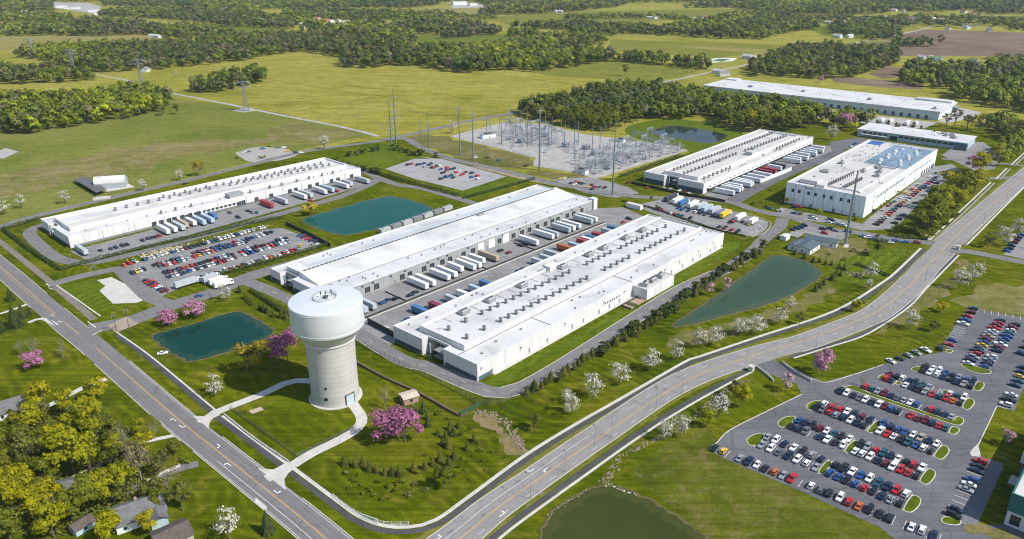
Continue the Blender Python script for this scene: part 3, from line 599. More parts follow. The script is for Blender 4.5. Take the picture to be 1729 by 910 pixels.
W_PALE = panel_mat("pale_blue_wall_panel", (.80, .84, .87), 7.5, .12, .8); W_SLATE = panel_mat("slate_wall_panel", (.20, .25, .29), 5.0); W_BASE = simple("dark_plinth", (.055, .065, .075), .6, .2)
R_WHITE = roof_mat("white_membrane_roof", (.575, .575, .57), 3.0, .13); R_WARM = roof_mat("warm_white_membrane_roof", (.545, .53, .505), 3.0, .11); R_GREY_SHADE = roof_mat("shade_grey_metal_roof", (.50, .53, .56), .9); R_BLUE = roof_mat("blue_grey_wet_roof", (.20, .28, .36), 4.0, .2, .35)
GLASS = simple("dark_glass", (.02, .035, .045), .08, 0, 1, 0, .8); GLASS_T = simple("teal_glass", (.03, .12, .13), .1, .2, .3, 0, .8)
METAL = simple("galvanised_metal", (.38, .39, .40), .45, .2, .8, .5); METAL_D = simple("dark_metal", (.10, .105, .11), .5, .2, .8, .4); DOOR_G = simple("grey_steel_door", (.22, .24, .26), .5, .1); DOOR_W = simple("white_roller_door", (.74, .74, .73), .5, .1)
VENT = simple("weathered_vent_steel", (.21, .21, .205), .6, .3, 1.5, .3); RUST = simple("rusty_steel", (.20, .10, .06), .8, .3, 1)
def offs(poly, d):
    """ccw outline moved d metres inwards, mitred"""
    n = len(poly); o = []
    for i in range(n):
        a, b, c = Vector(poly[i - 1]), Vector(poly[i]), Vector(poly[(i + 1) % n]); u = (b - a).normalized(); v = (c - b).normalized()
        n1, n2 = Vector((-u.y, u.x)), Vector((-v.y, v.x)); k = (n1 + n2) / max(.2, 1 + n1.dot(n2)); o.append((b.x + k.x * d, b.y + k.y * d))
    return o
def ring_wall(mb, poly, t, z0, z1, mi=0, zin=None):
    q = offs(poly, t); n = len(poly); zin = z0 if zin is None else zin
    for i in range(n):
        j = (i + 1) % n
        mb.poly([(*poly[i], z0), (*poly[j], z0), (*poly[j], z1), (*poly[i], z1)], mi); mb.poly([(*poly[i], z1), (*poly[j], z1), (*q[j], z1), (*q[i], z1)], mi)
        mb.poly([(*q[j], zin), (*q[i], zin), (*q[i], z1), (*q[j], z1)], mi)
    return q
def deck(mb, poly, z, mi=0):
    for tr in tessellate_polygon([[Vector((x, y, 0)) for x, y in poly]]):
        tr = list(tr); a, b, c = (poly[i] for i in tr)
        if (b[0] - a[0]) * (c[1] - a[1]) - (b[1] - a[1]) * (c[0] - a[0]) < 0: tr.reverse()
        mb.poly([(*poly[i], z) for i in tr], mi)
def repeat(mesh, name, parent, spots):
    if name.split("_")[0] in ("roof", "rooftop", "ridge", "skylight"):                 # what stands on a roof belongs to that roof
        parent = next((c for c in parent.children if c.name.split(".")[0] in ("roof",)), parent)
    for s in spots:
        o = bpy.data.objects.new(name, mesh); o.location = s[:3]; o.rotation_euler = (0, 0, s[3] if len(s) > 3 else 0); put(o, parent)
def mbx(*boxes):
    mb = MB()
    for b in boxes: mb.box(*b)
    return mb
def vent_mesh():
    mb = MB(); mb.box(-.7, .7, -.7, .7, 0, .8, 0); mb.cyl(0, 0, .8, 1.7, .6, .6, 8, 0); mb.cyl(0, 0, 1.7, 2.3, .95, .86, 8, 0); mb.cyl(0, 0, 2.3, 2.5, .86, .35, 8, 0); return mb.mesh("roof_vent", VENT)
VENT_ME = vent_mesh()
def unit_mesh(l=5.0, w=3.4, h=2.0):
    mb = MB(); mb.box(-l / 2, l / 2, -w / 2, w / 2, .3, h, 0); mb.box(-l / 2 + .3, l / 2 - .3, -w / 2 + .3, w / 2 - .3, h, h + .18, 1)
    for k in (-1, 0, 1): mb.cyl(k * l / 3.3, 0, h + .18, h + .5, .6, .6, 10, 2)
    for x in (-1, 1): mb.box(x * l / 2 * .8 - .15, x * l / 2 * .8 + .15, -w / 2, w / 2, 0, .3, 2)
    mb.box(l / 2, l / 2 + 1.2, -w / 4, w / 4, .4, h * .7, 0); return mb.mesh("rooftop_unit", [METAL, simple("unit_top", (.5, .5, .5), .5, .1), METAL_D])
UNIT_ME = unit_mesh(); PIPE_ME = None
SMALL_ME = mbx((-.3, .3, -.3, .3, 0, .9)).mesh("roof_pipe", VENT)
HATCH_ME = mbx((-.7, .7, -.5, .5, 0, .5)).mesh("roof_hatch", METAL)
DDOOR_ME = mbx((-1.2, 1.2, -.14, .1, 1.1, 3.7), (-1.4, -1.2, -.5, .1, 1.0, 3.9), (1.2, 1.4, -.5, .1, 1.0, 3.9), (-1.4, 1.4, -.55, .1, 3.9, 4.1)).mesh("dock_door", [W_BASE])
MDOOR_ME = mbx((-.6, .6, -.08, .05, .02, 2.3), (-.85, .85, -.12, .05, 2.3, 2.45)).mesh("door", [DOOR_G])
WDOOR_ME = mbx((-2.6, 2.6, -.1, .05, .05, 5.6)).mesh("roller_door", [DOOR_W])
WLIGHT_ME = mbx((-.25, .25, -.6, .02, 5.2, 5.5), (-.06, .06, -.1, .02, 3.2, 5.2)).mesh("wall_lamp", [METAL_D])
def slab_frame(name, x, y, yaw, label, cat="warehouse", group=None): return empty(name, (x, y, 0), R(yaw), label, cat, group)
def scatter_small(parent, L, W, z, n, seed, me=SMALL_ME, name="roof_pipe", lo=2):
    r = random.Random(seed); repeat(me, name, parent, [(r.uniform(3, L - 3), r.uniform(lo, W - 2), z, r.uniform(0, 3)) for _ in range(n)])
def entrance(root, b0, b1, h, dep=4.0):
    """recessed glazed entrance bay in the short wall (local x = 0)"""
    m = (b0 + b1) / 2
    g = mbx((dep - .3, dep + .1, b0 + .3, b1 - .3, .1, h - 1.2)).build("entrance_glazing", GLASS, root)
    mu = MB()
    for k in range(1, 5): y = b0 + (b1 - b0) * k / 5; mu.box(dep - .42, dep - .3, y - .12, y + .12, .1, h - 1.2)
    for z in (2.8, 5.0): mu.box(dep - .4, dep - .3, b0 + .3, b1 - .3, z, z + .25)
    mu.build("mullions", METAL, root)
    mbx((-.4, dep, b0 + .3, b0 + (b1 - b0) * .42, h * .33, h * .33 + .3), (-.4, dep, b0 + .3, b0 + (b1 - b0) * .42, h * .68, h * .68 + .3)).build("canopy", METAL, root)
    mbx((-.3, .6, m + 1.6, m + 2.4, 0, h - .5)).build("entrance_pier", W_SLATE, root)
def data_shed(name, label, x, y, yaw, L, W, h, enc, wallm, roofm, front=(21, 35), dockm=None):
    root = slab_frame(name, x, y, yaw, label)
    e0, e1 = front; dep = 4.0
    foot = [(0, 0), (L, 0), (L, W), (0, W), (0, e1), (dep, e1), (dep, e0), (0, e0)]
    mb = MB(); q = ring_wall(mb, foot, .4, 0, h, 0, h - .7); mb.build("wall", wallm, root)
    if dockm:
        mbx((.5, L - 3.5, -.12, .0, 0.0, h - .45)).build("dock_wall", dockm, root)
    rb = MB(); deck(rb, q, h - .6); roof = rb.build("roof", roofm, root)
    if enc:
        a0, a1, b0, b1, zt = enc
        mb = MB(); q2 = ring_wall(mb, [(a0, b0), (a1, b0), (a1, b1), (a0, b1)], .45, h - .6, zt, 0, zt - 1.3); mb.build("parapet", wallm, root)
        rb = MB(); deck(rb, q2, zt - 1.2); rb.build("upper_roof", roofm, root)
    entrance(root, e0, e1, h, dep)
    return root
# ================================================================== front warehouse (its long white wall faces the perimeter road)
C_ = (-15.0, 283.0, 47.9, 219.2, 55.2, 8.4)
rC = data_shed("warehouse", "nearest long white warehouse behind the water tower with two rows of steel roof vents", *C_, (5.4, 214, 13, 42.6, 10.8), W_WHITE, R_WHITE)
v = [(a, 30.3, 9.6) for a in (12.4, 23.3, 34.4, 40.1, 45.6, 51.4, 57, 62.6, 68.4, 73.8, 79.4, 85, 90.6, 96.4, 102, 117.8, 123.4, 129, 134.6, 140.2, 151, 156.6, 162.2, 167.8, 173.4, 179, 184.6, 190.2, 199.8)]
v += [(a, 18.2, 9.6) for a in (12, 23.3, 34.4, 40, 45.5, 51, 56.6, 62.2, 67.8, 73.4, 79, 84.6, 90.2, 96, 101.6, 118, 123.6, 129.4, 135, 141, 152, 157.6, 163.2, 169, 174.6, 180.2, 186, 194, 202)]
repeat(VENT_ME, "roof_vent", rC, v)
repeat(UNIT_ME, "rooftop_unit", rC, [(a, 37.6, 9.6) for a in (29.5, 47.7, 71.8, 105.2, 129.8, 144, 166.6, 184.8)])
mbx((97, 104, 39.5, 44, 7.9, 12.2)).build("stair_head", W_WHITE, rC)
mb = MB()
for a in range(14, 210, 9):
    mb.bar((a, 40.3, 10.6), (a + 6, 40.3, 10.6), .12); mb.bar((a, 40.3, 9.6), (a, 40.3, 10.7), .1); mb.bar((a + 5, 35, 9.9), (a + 5, 41, 9.9), .12)
mb.bar((13, 40.6, 10.0), (211, 40.6, 10.0), .14); mb.build("roof_pipework", METAL, rC)
mb = MB(); r2 = random.Random(5)
repeat(mbx((-1.3, 1.3, -.6, .6, 0, .05)).mesh("roof_pad", simple("grey_pad", (.33, .32, .30), .8, .2)), "roof_pad", rC, [(r2.uniform(10, 205), r2.choice([16, 24, 34]) + r2.uniform(-1.5, 1.5), 9.6, r2.uniform(-.3, .3)) for _ in range(16)])
mbx((50, 50.25, .4, 12.9, 7.8, 7.98), (118, 118.25, .4, 12.9, 7.8, 7.98), (0.5, 219, 12.6, 12.85, 7.8, 7.93)).build("roof_expansion_joint", METAL_D, rC)
scatter_small(rC, 219, 12, 7.8, 16, 2); scatter_small(rC, 219, 54, 7.8, 16, 3, lo=44)
repeat(MDOOR_ME, "door", rC, [(a, 0, 0) for a in (9, 34, 47, 66, 75, 88, 97, 106, 152, 158, 170, 182, 191, 203, 209)])
repeat(WLIGHT_ME, "wall_lamp", rC, [(a, 0, 0) for a in (28, 60, 92, 110, 150, 166, 188, 206)])
BAND = simple("blue_band_glass", (.05, .09, .12), .15, .3, .4)
def each(name, mat, parent, *boxes):
    for b in boxes: mbx(b).build(name, mat, parent)
each("plinth_glazing", BAND, rC, (-.16, .02, .8, 20, .3, 2.2), (-.16, .02, 36, 54.5, .3, 2.2))
mbx((.8, 9, -.16, .02, .2, 2.1)).build("corner_glazing", simple("blue_band_glass", (.10, .16, .20), .15, .3, .4), rC)
mb = MB()
for zz in (4.6, 5.5): mb.box(2.0, 2.75, -.09, -.02, zz, zz + .7); mb.box(2.2, 2.55, -.1, -.03, zz + .2, zz + .5, 1)
mb.build("wall_sign", [simple("sign_black", (.02, .02, .022), .6), W_WHITE], rC)
mbx((9, 216, -2.0, -.02, .02, .16)).build("plinth_walk", WALK, rC)
an = MB(); q = ring_wall(an, [(118, -9.2), (145, -9.2), (145, -.05), (118, -.05)], .35, 0, 6.2, 0, 5.7); an.build("annex", W_WHITE, rC); rb = MB(); deck(rb, q, 5.75); rb.build("annex_roof", R_WARM, rC)
repeat(UNIT_ME, "rooftop_unit", rC, [(123, -4.5, 5.75, .3), (130, -4.5, 5.75, 0), (138, -4.5, 5.75, .2)])
mbx((103, 117.9, -3.4, -3.1, .05, 1.0), (103, 103.3, -9.4, -3.4, .05, 1.0)).build("entrance_screen", W_BASE, rC); mbx((104, 118, -9, -.1, .04, .12)).build("entrance_patio", simple("patio_tan", (.36, .26, .18), .8, .2), rC)
mbx((107, 110, -9, -3.4, .04, .5)).build("planter", simple("planter_green", (.05, .08, .02), .9, .3), rC)
repeat(WDOOR_ME, "roller_door", rC, [(a, 55.2, 0, math.pi) for a in (20, 60, 100, 140, 180)])
mbx((92, 117, -.12, .02, 3.0, 3.35)).build("canopy_strip", DOOR_W, rC)
each("window", GLASS, rC, *[(a, a + .9, -.08, .02, 3.5, 4.6) for a in range(93, 106, 2)])
# ================================================================== middle warehouse with the ridge
B_ = (-95.1, 356.2, 46.7, 225.6, 55.3, 7.2)
rB = data_shed("warehouse", "middle white warehouse with a long ridged roof and a grey dock wall of lorries", *B_, None, W_WHITE, R_WHITE, (32.8, 45.4), W_GREY)
mb = MB(); A0, A1 = 5, 222
prof = [(15.6, 7.25), (33.0, 9.9), (34.2, 9.95), (36.2, 7.9), (44.5, 7.4)]
for (b0, z0), (b1, z1), mi in zip(prof[:-1], prof[1:], (0, 0, 1, 1)): mb.poly([(A0, b0, z0), (A1, b0, z0), (A1, b1, z1), (A0, b1, z1)], mi)
for a, fl in ((A0, 1), (A1, 0)):
    f = [(a, b, z) for b, z in prof] + [(a, 44.5, 6.5), (a, 15.6, 6.5)]; mb.poly(f if not fl else list(reversed(f)), 2)
mb.poly([(A0, 15.6, 6.5), (A1, 15.6, 6.5), (A1, 15.6, 7.25), (A0, 15.6, 7.25)], 2); mb.poly([(A1, 44.5, 6.5), (A0, 44.5, 6.5), (A0, 44.5, 7.4), (A1, 44.5, 7.4)], 2)
mb.build("ridge_roof", [R_WHITE, R_GREY_SHADE, W_WHITE], rB)  # seamed slope behind the ridge: bluish shade is put into its grey
RV_ME = mbx((-.95, .95, -.3, .3, -.1, .42)).mesh("ridge_vent", METAL_D)
repeat(RV_ME, "ridge_vent", rB, [(8 + k * 2.75, 32.2, 9.86) for k in range(77)])
mbx((5, 12, 33.5, 46, 6.55, 9.6)).build("entrance_tower", W_WHITE, rB)
mbx((138, 143, 29, 31.5, 9.35, 10.4)).build("roof_hatch", METAL, rB)
scatter_small(rB, 224, 15, 6.6, 26, 12); scatter_small(rB, 224, 54, 6.6, 10, 13, lo=47)
mbx((0.5, 222, 13.4, 13.7, 6.6, 6.9)).build("roof_upstand", METAL, rB)
mb = MB()
for a in range(9, 222, 9): mb.box(a, a + .3, .4, 13.4, 6.6, 6.66)
mb.build("roof_lap", simple("lap_grey", (.60, .60, .59), .6, .1), rB)
dk = [a for a in (8, 14, 25, 31, 49, 54.5, 65, 71, 79, 85, 96, 104, 127, 140, 148, 155, 163, 171, 178, 184, 194, 201, 210)]
repeat(DDOOR_ME, "dock_door", rB, [(a, -.12, 0) for a in dk])
repeat(WDOOR_ME, "roller_door", rB, [(120.2, -.12, 0), (133, -.12, 0), (111, -.12, 0)])
repeat(MDOOR_ME, "door", rB, [(a, -.12, 0) for a in (20, 44, 60, 91, 116, 158, 190, 216)])
repeat(mbx((-.7, .7, -.08, .04, 4.9, 5.9)).mesh("window", [GLASS]), "window", rB, [(a, -.12, 0) for a in (11, 22, 29, 41, 51, 68, 76, 83, 100, 130, 146, 161, 176, 188, 199, 208)])
mbx((222.2, 226.4, -1.4, 3, 0, 8.2)).build("corner_pylon", W_WHITE, rB)
each("plinth_glazing", BAND, rB, (-.16, .02, 1, 32, .3, 2.4), (-.16, .02, 46, 54.5, .3, 2.4))
# ================================================================== long left warehouse
A_ = (-276.0, 445.6, 46.6, 222.1, 51.8, 7.6)
rA = data_shed("warehouse", "long white warehouse at the left behind the crowded car park", *A_, (5, 216, 11, 40, 9.9), W_WHITE, R_WHITE, (28, 37))
mbx((3, 218, -.1, .0, 0.0, 1.5)).build("dock_base", simple("dock_grey", (.20, .21, .215), .7, .2), rA)
mb = MB(); deck(mb, [(7, 13), (214, 13), (214, 24), (7, 24)], 8.75); mb.box(7, 214, 23.8, 24.2, 8.7, 9.3); mb.build("roof_terrace", R_WARM, rA)
v = [(122 + k * 5.6, 26 - k * .35, 8.7) for k in range(16)] + [(120 + k * 6.0, 32 - k * .2, 8.7) for k in range(15)] + [(40 + k * 7.5, 29, 8.7) for k in range(10)] + [(75 + k * 8, 33.5, 8.7) for k in range(6)]
repeat(VENT_ME, "roof_vent", rA, v)
repeat(SMALL_ME, "roof_pipe", rA, [(x, 5.5, 7.0) for x in range(12, 215, 13)] + [(x, 45, 7.0) for x in range(9, 215, 9)])
repeat(VENT_ME, "roof_vent", rA, [(60, 4, 7.0), (70, 4, 7.0), (81, 4, 7.0), (126, 4, 7.0), (142, 4, 7.0), (152, 4, 7.0), (165, 4, 7.0), (176, 4, 7.0), (188, 4, 7.0), (198, 4, 7.0)])
mbx((108, 119, .5, 7.5, 7.0, 10.0)).build("rooftop_enclosure", simple("enclosure_grey", (.30, .31, .32), .6, .15), rA)
mbx((88, 114, -.9, -.0, 4.0, 4.4)).build("canopy", W_WHITE, rA)
each("window", GLASS, rA, *[(74 + k * 3.2, 75.8 + k * 3.2, -.1, .02, 2.2, 3.6) for k in range(12)])
repeat(DDOOR_ME, "dock_door", rA, [(a, -.1, 0) for a in (52.6, 57.5, 62.7, 66.5, 72, 77.5, 83, 114, 117.5, 128, 140, 155.7, 161, 173.4, 180, 193.3, 199.5, 212.6)])
repeat(mbx((-.1, .1, -.18, .02, 0, 7.0)).mesh("downpipe", [METAL]), "downpipe", rA, [(a, 0, 0) for a in (20, 40, 60, 98, 120, 136, 150, 166, 186, 206)])
each("plinth_glazing", BAND, rA, (-.16, .02, 1, 27, .3, 1.8), (-.16, .02, 38, 51, .3, 1.8))
# ================================================================== right hand warehouse with the shaded glazed front
D_ = (144.7, 554.0, 48.0, 208.2, 52.6, 8.4)
rD = data_shed("warehouse", "white warehouse with long rows of roof vents beside the substation pond", *D_, (6, 194, 8.5, 38.5, 10.6), W_WHITE, R_WARM, (22, 34))
repeat(VENT_ME, "roof_vent", rD, [(14 + k * 5.0, 34.2 - k * .05, 9.4) for k in range(36)] + [(9 + k * 5.6, 22.2 - k * .08, 9.4) for k in range(16)] + [(109 + k * 5.6, 20.3 - k * .16, 9.4) for k in range(15)] + [(12 + k * 7, 6.4, 7.8) for k in range(7)] + [(140 + k * 6, 5.5, 7.8) for k in range(9)])
mbx((98, 106, 8.6, 15.0, 9.4, 12.4)).build("stair_head", R_WARM, rD); mbx((62, 70, 19, 22, 9.4, 10.8), (118, 126, 17, 20, 9.4, 10.8)).build("rooftop_enclosure", METAL, rD)
scatter_small(rD, 206, 8, 7.8, 22, 31)
each("front_glazing", BAND, rD, (-.2, .02, .8, 21.5, .3, 3.6), (-.2, .02, 35, 52, .3, 3.6))
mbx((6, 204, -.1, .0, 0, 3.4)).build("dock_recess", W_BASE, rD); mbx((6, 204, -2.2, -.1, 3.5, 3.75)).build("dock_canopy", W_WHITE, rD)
repeat(DDOOR_ME, "dock_door", rD, [(a, -.12, 0) for a in range(10, 204, 8)])
# ================================================================== tall white warehouse
E_ = (241.1, 496.3, 48.6, 177.3, 55.6, 15.5)
rE = slab_frame("warehouse", *E_[:3], "tall white warehouse with a row of small square windows and a bluish roof end")
L, W, h = E_[3:]
mb = MB(); q = ring_wall(mb, [(0, 0), (L, 0), (L, W), (0, W)], .4, 0, h, 0, h - .9); mb.build("wall", W_PALE, rE)
rb = MB(); deck(rb, q, h - .7); rb.build("roof", R_WARM, rE)
mbx((94.5, 172, 1.4, 33, h - .695, h - .55)).build("blue_roof", R_BLUE, rE); mbx((162.5, 176, 42, 52.5, h - .695, h - .5)).build("roof_pool_cover", simple("bright_blue_sheet", (.03, .10, .32), .4, .1), rE)
mb = MB(); ring_wall(mb, [(9, 8.5), (90, 6.5), (87, 23.5), (9.6, 31.5)], .4, h - .7, h + .35); mb.build("parapet", W_WHITE, rE)
mbx((6.8, 17, 36.5, 49, h - .6, h + 2.2), (3.5, 9, 30, 36, h - .6, h + 1.2)).build("penthouse", R_WARM, rE)
repeat(VENT_ME, "roof_vent", rE, [(13.5 + k * 3.6, 30 - k * .28, h - .7) for k in range(12)] + [(11.2 + k * 3.4, 19.5 - k * .25, h - .7) for k in range(10)])
repeat(UNIT_ME, "rooftop_unit", rE, [(60, 12, h - .7, .2), (72, 14, h - .7), (46, 45, h - .7, 1.5), (80, 45, h - .7), (84, 18, h - .7, .5), (66, 24, h - .7)])
dome = MB(); dome.lathe([(1.9, 0), (1.8, .4), (1.4, .8), (.8, 1.1), (.02, 1.2)], 12)
dm = dome.mesh("skylight_dome", simple("skylight_plastic", (.46, .50, .52), .3, .15, 1), True)
repeat(dm, "skylight_dome", rE, [(100 + k * 6.4 + (k % 2) * 1.5, 23 + (k % 3) * 1.6, h - .55) for k in range(10)] + [(104 + k * 7.2, 8.5 + (k % 3) * 2.2, h - .55) for k in range(9)])
scatter_small(rE, 174, 54, h - .7, 34, 41, lo=34); scatter_small(rE, 174, 30, h - .55, 26, 42)
WIN_ME = MB(); WIN_ME.box(-.08, .05, -.95, .95, -1.1, 1.1, 0); WIN_ME.box(-.14, .04, -1.1, 1.1, 1.1, 1.25, 1); WIN_ME.box(-.2, .04, -1.1, 1.1, -1.25, -1.1, 1)
wm = WIN_ME.mesh("window", [GLASS, DOOR_G]); repeat(wm, "window", rE, [(0, b, 10.2) for b in (50.5, 45.8, 39, 34.2, 28, 23, 16.2, 11)])
each("downpipe", METAL, rE, *[(-.12, .02, 7 * k - .12, 7 * k + .12, 0, h - .4) for k in range(1, 8)])
repeat(mbx((-.08, .05, -1.0, 1.0, 0.05, 2.6)).mesh("door", [DOOR_G]), "door", rE, [(0, 36.5, 0), (0, 20, 0), (0, 6, 0)])
mb = MB()
for i, ch in enumerate((.9, .5, .7, .6, .9)): mb.box(-.1, .0, 37.2 + i * .9, 37.2 + i * .9 + .6, 13.3, 13.3 + ch)
mb.build("wall_sign", simple("sign_dark", (.03, .03, .035), .6), rE)
PGL = simple("pale_glass", (.24, .29, .33), .2, .3, .5); each("window", PGL, rE, *([(24 + k * 3.3, 26 + k * 3.3, -.1, .02, 8.3, 10.6) for k in range(20)] + [(100 + k * 5, 103 + k * 5, -.1, .02, 8.6, 10.2) for k in range(13)]))
repeat(mbx((-2, 2, -.1, .02, .05, 4.2)).mesh("dock_door", [W_BASE]), "dock_door", rE, [(a, 0, 0) for a in (140, 147, 154, 161, 168, 173)])
each("pilaster", W_WHITE, rE, *[(a, a + .3, -.3, 0, 0, h - .5) for a in (18, 44, 70, 92, 120, 135)])
# ================================================================== far warehouse and office
rF = slab_frame("warehouse", 459.8, 818.9, 49.0, "very long flat white roofed warehouse at the far right among trees")
L, W, h = 70.9, 278.8, 9.6
mb = MB(); q = ring_wall(mb, [(0, 0), (L, 0), (L, W), (0, W)], .5, 0, h, 0, h - .5); mb.build("wall", panel_mat("far_wall_panel", (.52, .60, .66), 9), rF)
mb = MB(); deck(mb, [(-1.2, -1.0), (L + 1, -1.0), (L + 1, W + 1), (-1.2, W + 1)], h + .35); mb.prism([(-1.2, -1.0), (L + 1, -1.0), (L + 1, W + 1), (-1.2, W + 1)], h - 1.0, h + .3, 0); mb.build("roof", R_WHITE, rF)
repeat(UNIT_ME, "rooftop_unit", rF, [(12, 8, h + .34), (25, 80, h + .34, 1), (30, 160, h + .34), (22, 225, h + .34, 1.5)]); scatter_small(rF, 68, 270, h + .34, 24, 51)
mbx((58, 70, -3, -.1, 0, 3), (58, 70, -5, -.1, 3.2, 3.6), (58, 70, -5, -.1, 6.4, 6.8)).build("dock_frame", METAL, rF)
mbx((L - 12, L, 2, 40, h + .34, h + 2.2)).build("roof_monitor", R_WHITE, rF); mbx((L - 14, L + .5, W - 18, W - 2, h + .34, h + 2.0)).build("penthouse", R_WHITE, rF)
repeat(mbx((-.1, .05, -1.6, 1.6, .8, 4.4)).mesh("dock_door", [W_BASE]), "dock_door", rF, [(0, 12 + k * 8.5, 0) for k in range(31)])
repeat(mbx((-1.5, 1.5, -.1, .05, .6, 5)).mesh("roller_door", [DOOR_W]), "roller_door", rF, [(8 + k * 8, 0, 0) for k in range(6)])
rG = slab_frame("office_building", 416.4, 686.6, 49.2, "low flat roofed office building with blue grey window bands", "office building")
L, W, h = 36.5, 96.4, 6.7
mb = MB(); q = ring_wall(mb, [(0, 0), (L, 0), (L, W), (0, W)], .4, 0, h, 0, h - .4); mb.build("wall", panel_mat("office_wall_panel", (.42, .53, .59), 6), rG)
mb = MB(); deck(mb, [(-.8, -.8), (L + .6, -.8), (L + .6, W + .6), (-.8, W + .6)], h + .25); mb.prism([(-.8, -.8), (L + .6, -.8), (L + .6, W + .6), (-.8, W + .6)], h - .5, h + .2, 0); mb.build("roof", R_WHITE, rG)
each("window", GLASS, rG, *[(-.1, .05, 6 + k * 4.8, 9.8 + k * 4.8, 3.2, 5.2) for k in range(18) if k not in (11, 12)]); mbx((-.14, .05, 59, 66, .1, 4.2)).build("entrance_glazing", GLASS, rG); mbx((-3.5, -.1, 68, 92, 2.6, 3.1)).build("canopy", W_WHITE, rG)
mbx((-2.5, 3, -.9, 9, 0, h - .6)).build("entrance_block", GLASS_T, rG); repeat(UNIT_ME, "rooftop_unit", rG, [(20, 22, h + .24), (26, 18, h + .24, .4), (14, 14, h + .24, 1)]); scatter_small(rG, 34, 92, h + .24, 9, 61)
# ================================================================== near right building with the teal band
rR = slab_frame("office_building", 157.2, 193.8, 47.0, "building corner with a teal band at the right edge of the car park", "office building")
L, W, h = 62, 48, 12.3
rect = [(0, -W), (L, -W), (L, 0), (0, 0)]
mb = MB(); q = ring_wall(mb, rect, .4, 0, 6.6, 0, 6.0); mb.build("wall", panel_mat("pale_office_wall", (.55, .58, .60), 6), rR)
mb = MB(); ring_wall(mb, offs(rect, -.25), .5, 5.6, h, 0, h - .7); mb.build("teal_band", simple("teal_cladding", (.02, .13, .13), .45, .15), rR)
mb = MB(); deck(mb, rect, h - .7); mb.build("roof", R_WARM, rR)
each("window", GLASS, rR, *([(-.08, .05, -4 - k * 4.4, -1.2 - k * 4.4, 1.0, 4.6) for k in range(10)] + [(2 + k * 4.6, 5 + k * 4.6, -.05, .08, 1.0, 4.6) for k in range(13)])); mbx((40, 56, .05, 3.5, 0, 4.2)).build("porch", W_PALE, rR); repeat(UNIT_ME, "rooftop_unit", rR, [(14, -12, h - .68), (30, -20, h - .68, .3)])
mbx((24, 30, .1, 4, .02, .14)).build("entrance_step", WALK, rR)
# ================================================================== water tower
tw = empty("water_tower", (-73.5, 272.3, 0), 0, "tall round water tower with a banded concrete shaft and white steel tank", "water tower")
m, t, b = new_mat("banded_concrete"); b.inputs['Roughness'].default_value = .85
tc = node(t, "ShaderNodeTexCoord"); sx = node(t, "ShaderNodeSeparateXYZ"); t.links.new(tc.outputs['Object'], sx.inputs[0])
mo = node(t, "ShaderNodeMath", operation='PINGPONG'); mo.inputs[1].default_value = 1.15; t.links.new(sx.outputs[2], mo.inputs[0]); r1 = rampn(t, [(.72, .70, .67), (1, 1, 1)], [.03, .14]); t.links.new(mo.outputs[0], r1.inputs[0])
fl = node(t, "ShaderNodeMath", operation='MULTIPLY'); fl.inputs[1].default_value = .435; t.links.new(sx.outputs[2], fl.inputs[0]); f2 = node(t, "ShaderNodeMath", operation='FLOOR'); t.links.new(fl.outputs[0], f2.inputs[0])
wn = node(t, "ShaderNodeTexWhiteNoise", noise_dimensions='1D'); t.links.new(f2.outputs[0], wn.inputs['W']); r3 = rampn(t, [(.955,) * 3, (1.015,) * 3]); t.links.new(wn.outputs[0], r3.inputs[0])
mp = node(t, "ShaderNodeMapping"); mp.inputs['Scale'].default_value = (.25, .25, .09); t.links.new(tc.outputs['Object'], mp.inputs[0]); n1 = noise(t, mp.outputs[0], 1.0, 5, .5); r2_ = rampn(t, [(.42, .405, .38), (.475, .458, .43), (.51, .495, .468)], [.25, .5, .75]); t.links.new(n1.outputs[0], r2_.inputs[0])
c = mixc(t, 'MULTIPLY', 1, r2_.outputs[0], r1.outputs[0]); c = mixc(t, 'MULTIPLY', 1, c, r3.outputs[0]); t.links.new(c, b.inputs['Base Color']); CONC = m
T_WHITE = simple("white_tank_paint", (.58, .605, .62), .38, .04, .12, 0, .5)
mb = MB(); mb.lathe([(9.75, 0), (9.65, 10), (9.75, 20), (9.95, 27.4)], 64); o = mb.build("shaft", CONC, tw, smooth=True)
mb = MB(); mb.lathe([(13.7, 33.1), (14.3, 33.2), (14.4, 33.5), (14.4, 38), (14.4, 43.7), (14.25, 43.95), (13.9, 44.0), (9, 44.45), (4.6, 44.75), (.02, 44.85)], 64); mb.build("tank", T_WHITE, tw, smooth=True)
mb = MB(); mb.lathe([(10.3, 28.0), (13.75, 33.15)], 64); mb.build("flared_neck", simple("neck_beige", (.50, .49, .45), .6, .08), tw, smooth=True)
mb = MB(); mb.lathe([(9.95, 27.3), (10.5, 27.4), (10.55, 28.0), (10.2, 28.1)], 64); mb.build("collar", T_WHITE, tw, smooth=True)
mb = MB()
for z in (34.2, 43.0): mb.lathe([(14.4, z - .1), (14.5, z), (14.4, z + .1)], 64)
mb.build("weld_band", simple("weld_grey", (.6, .62, .63), .5, .05), tw, smooth=True)
mb = MB(); mb.lathe([(4.6, 44.7), (4.6, 45.2), (4.35, 45.2), (4.35, 44.8)], 40); mb.build("roof_ring", T_WHITE, tw)
mb = MB()
for k in range(20):
    a = 2 * math.pi * k / 20; mb.bar((4.5 * math.cos(a), 4.5 * math.sin(a), 45.0), (4.5 * math.cos(a), 4.5 * math.sin(a), 46.1), .05)
for z in (45.6, 46.1): mb.tube([(4.5 * math.cos(2 * math.pi * k / 20), 4.5 * math.sin(2 * math.pi * k / 20), z) for k in range(21)], .05)
mb.build("railing", METAL, tw)
mb = MB()
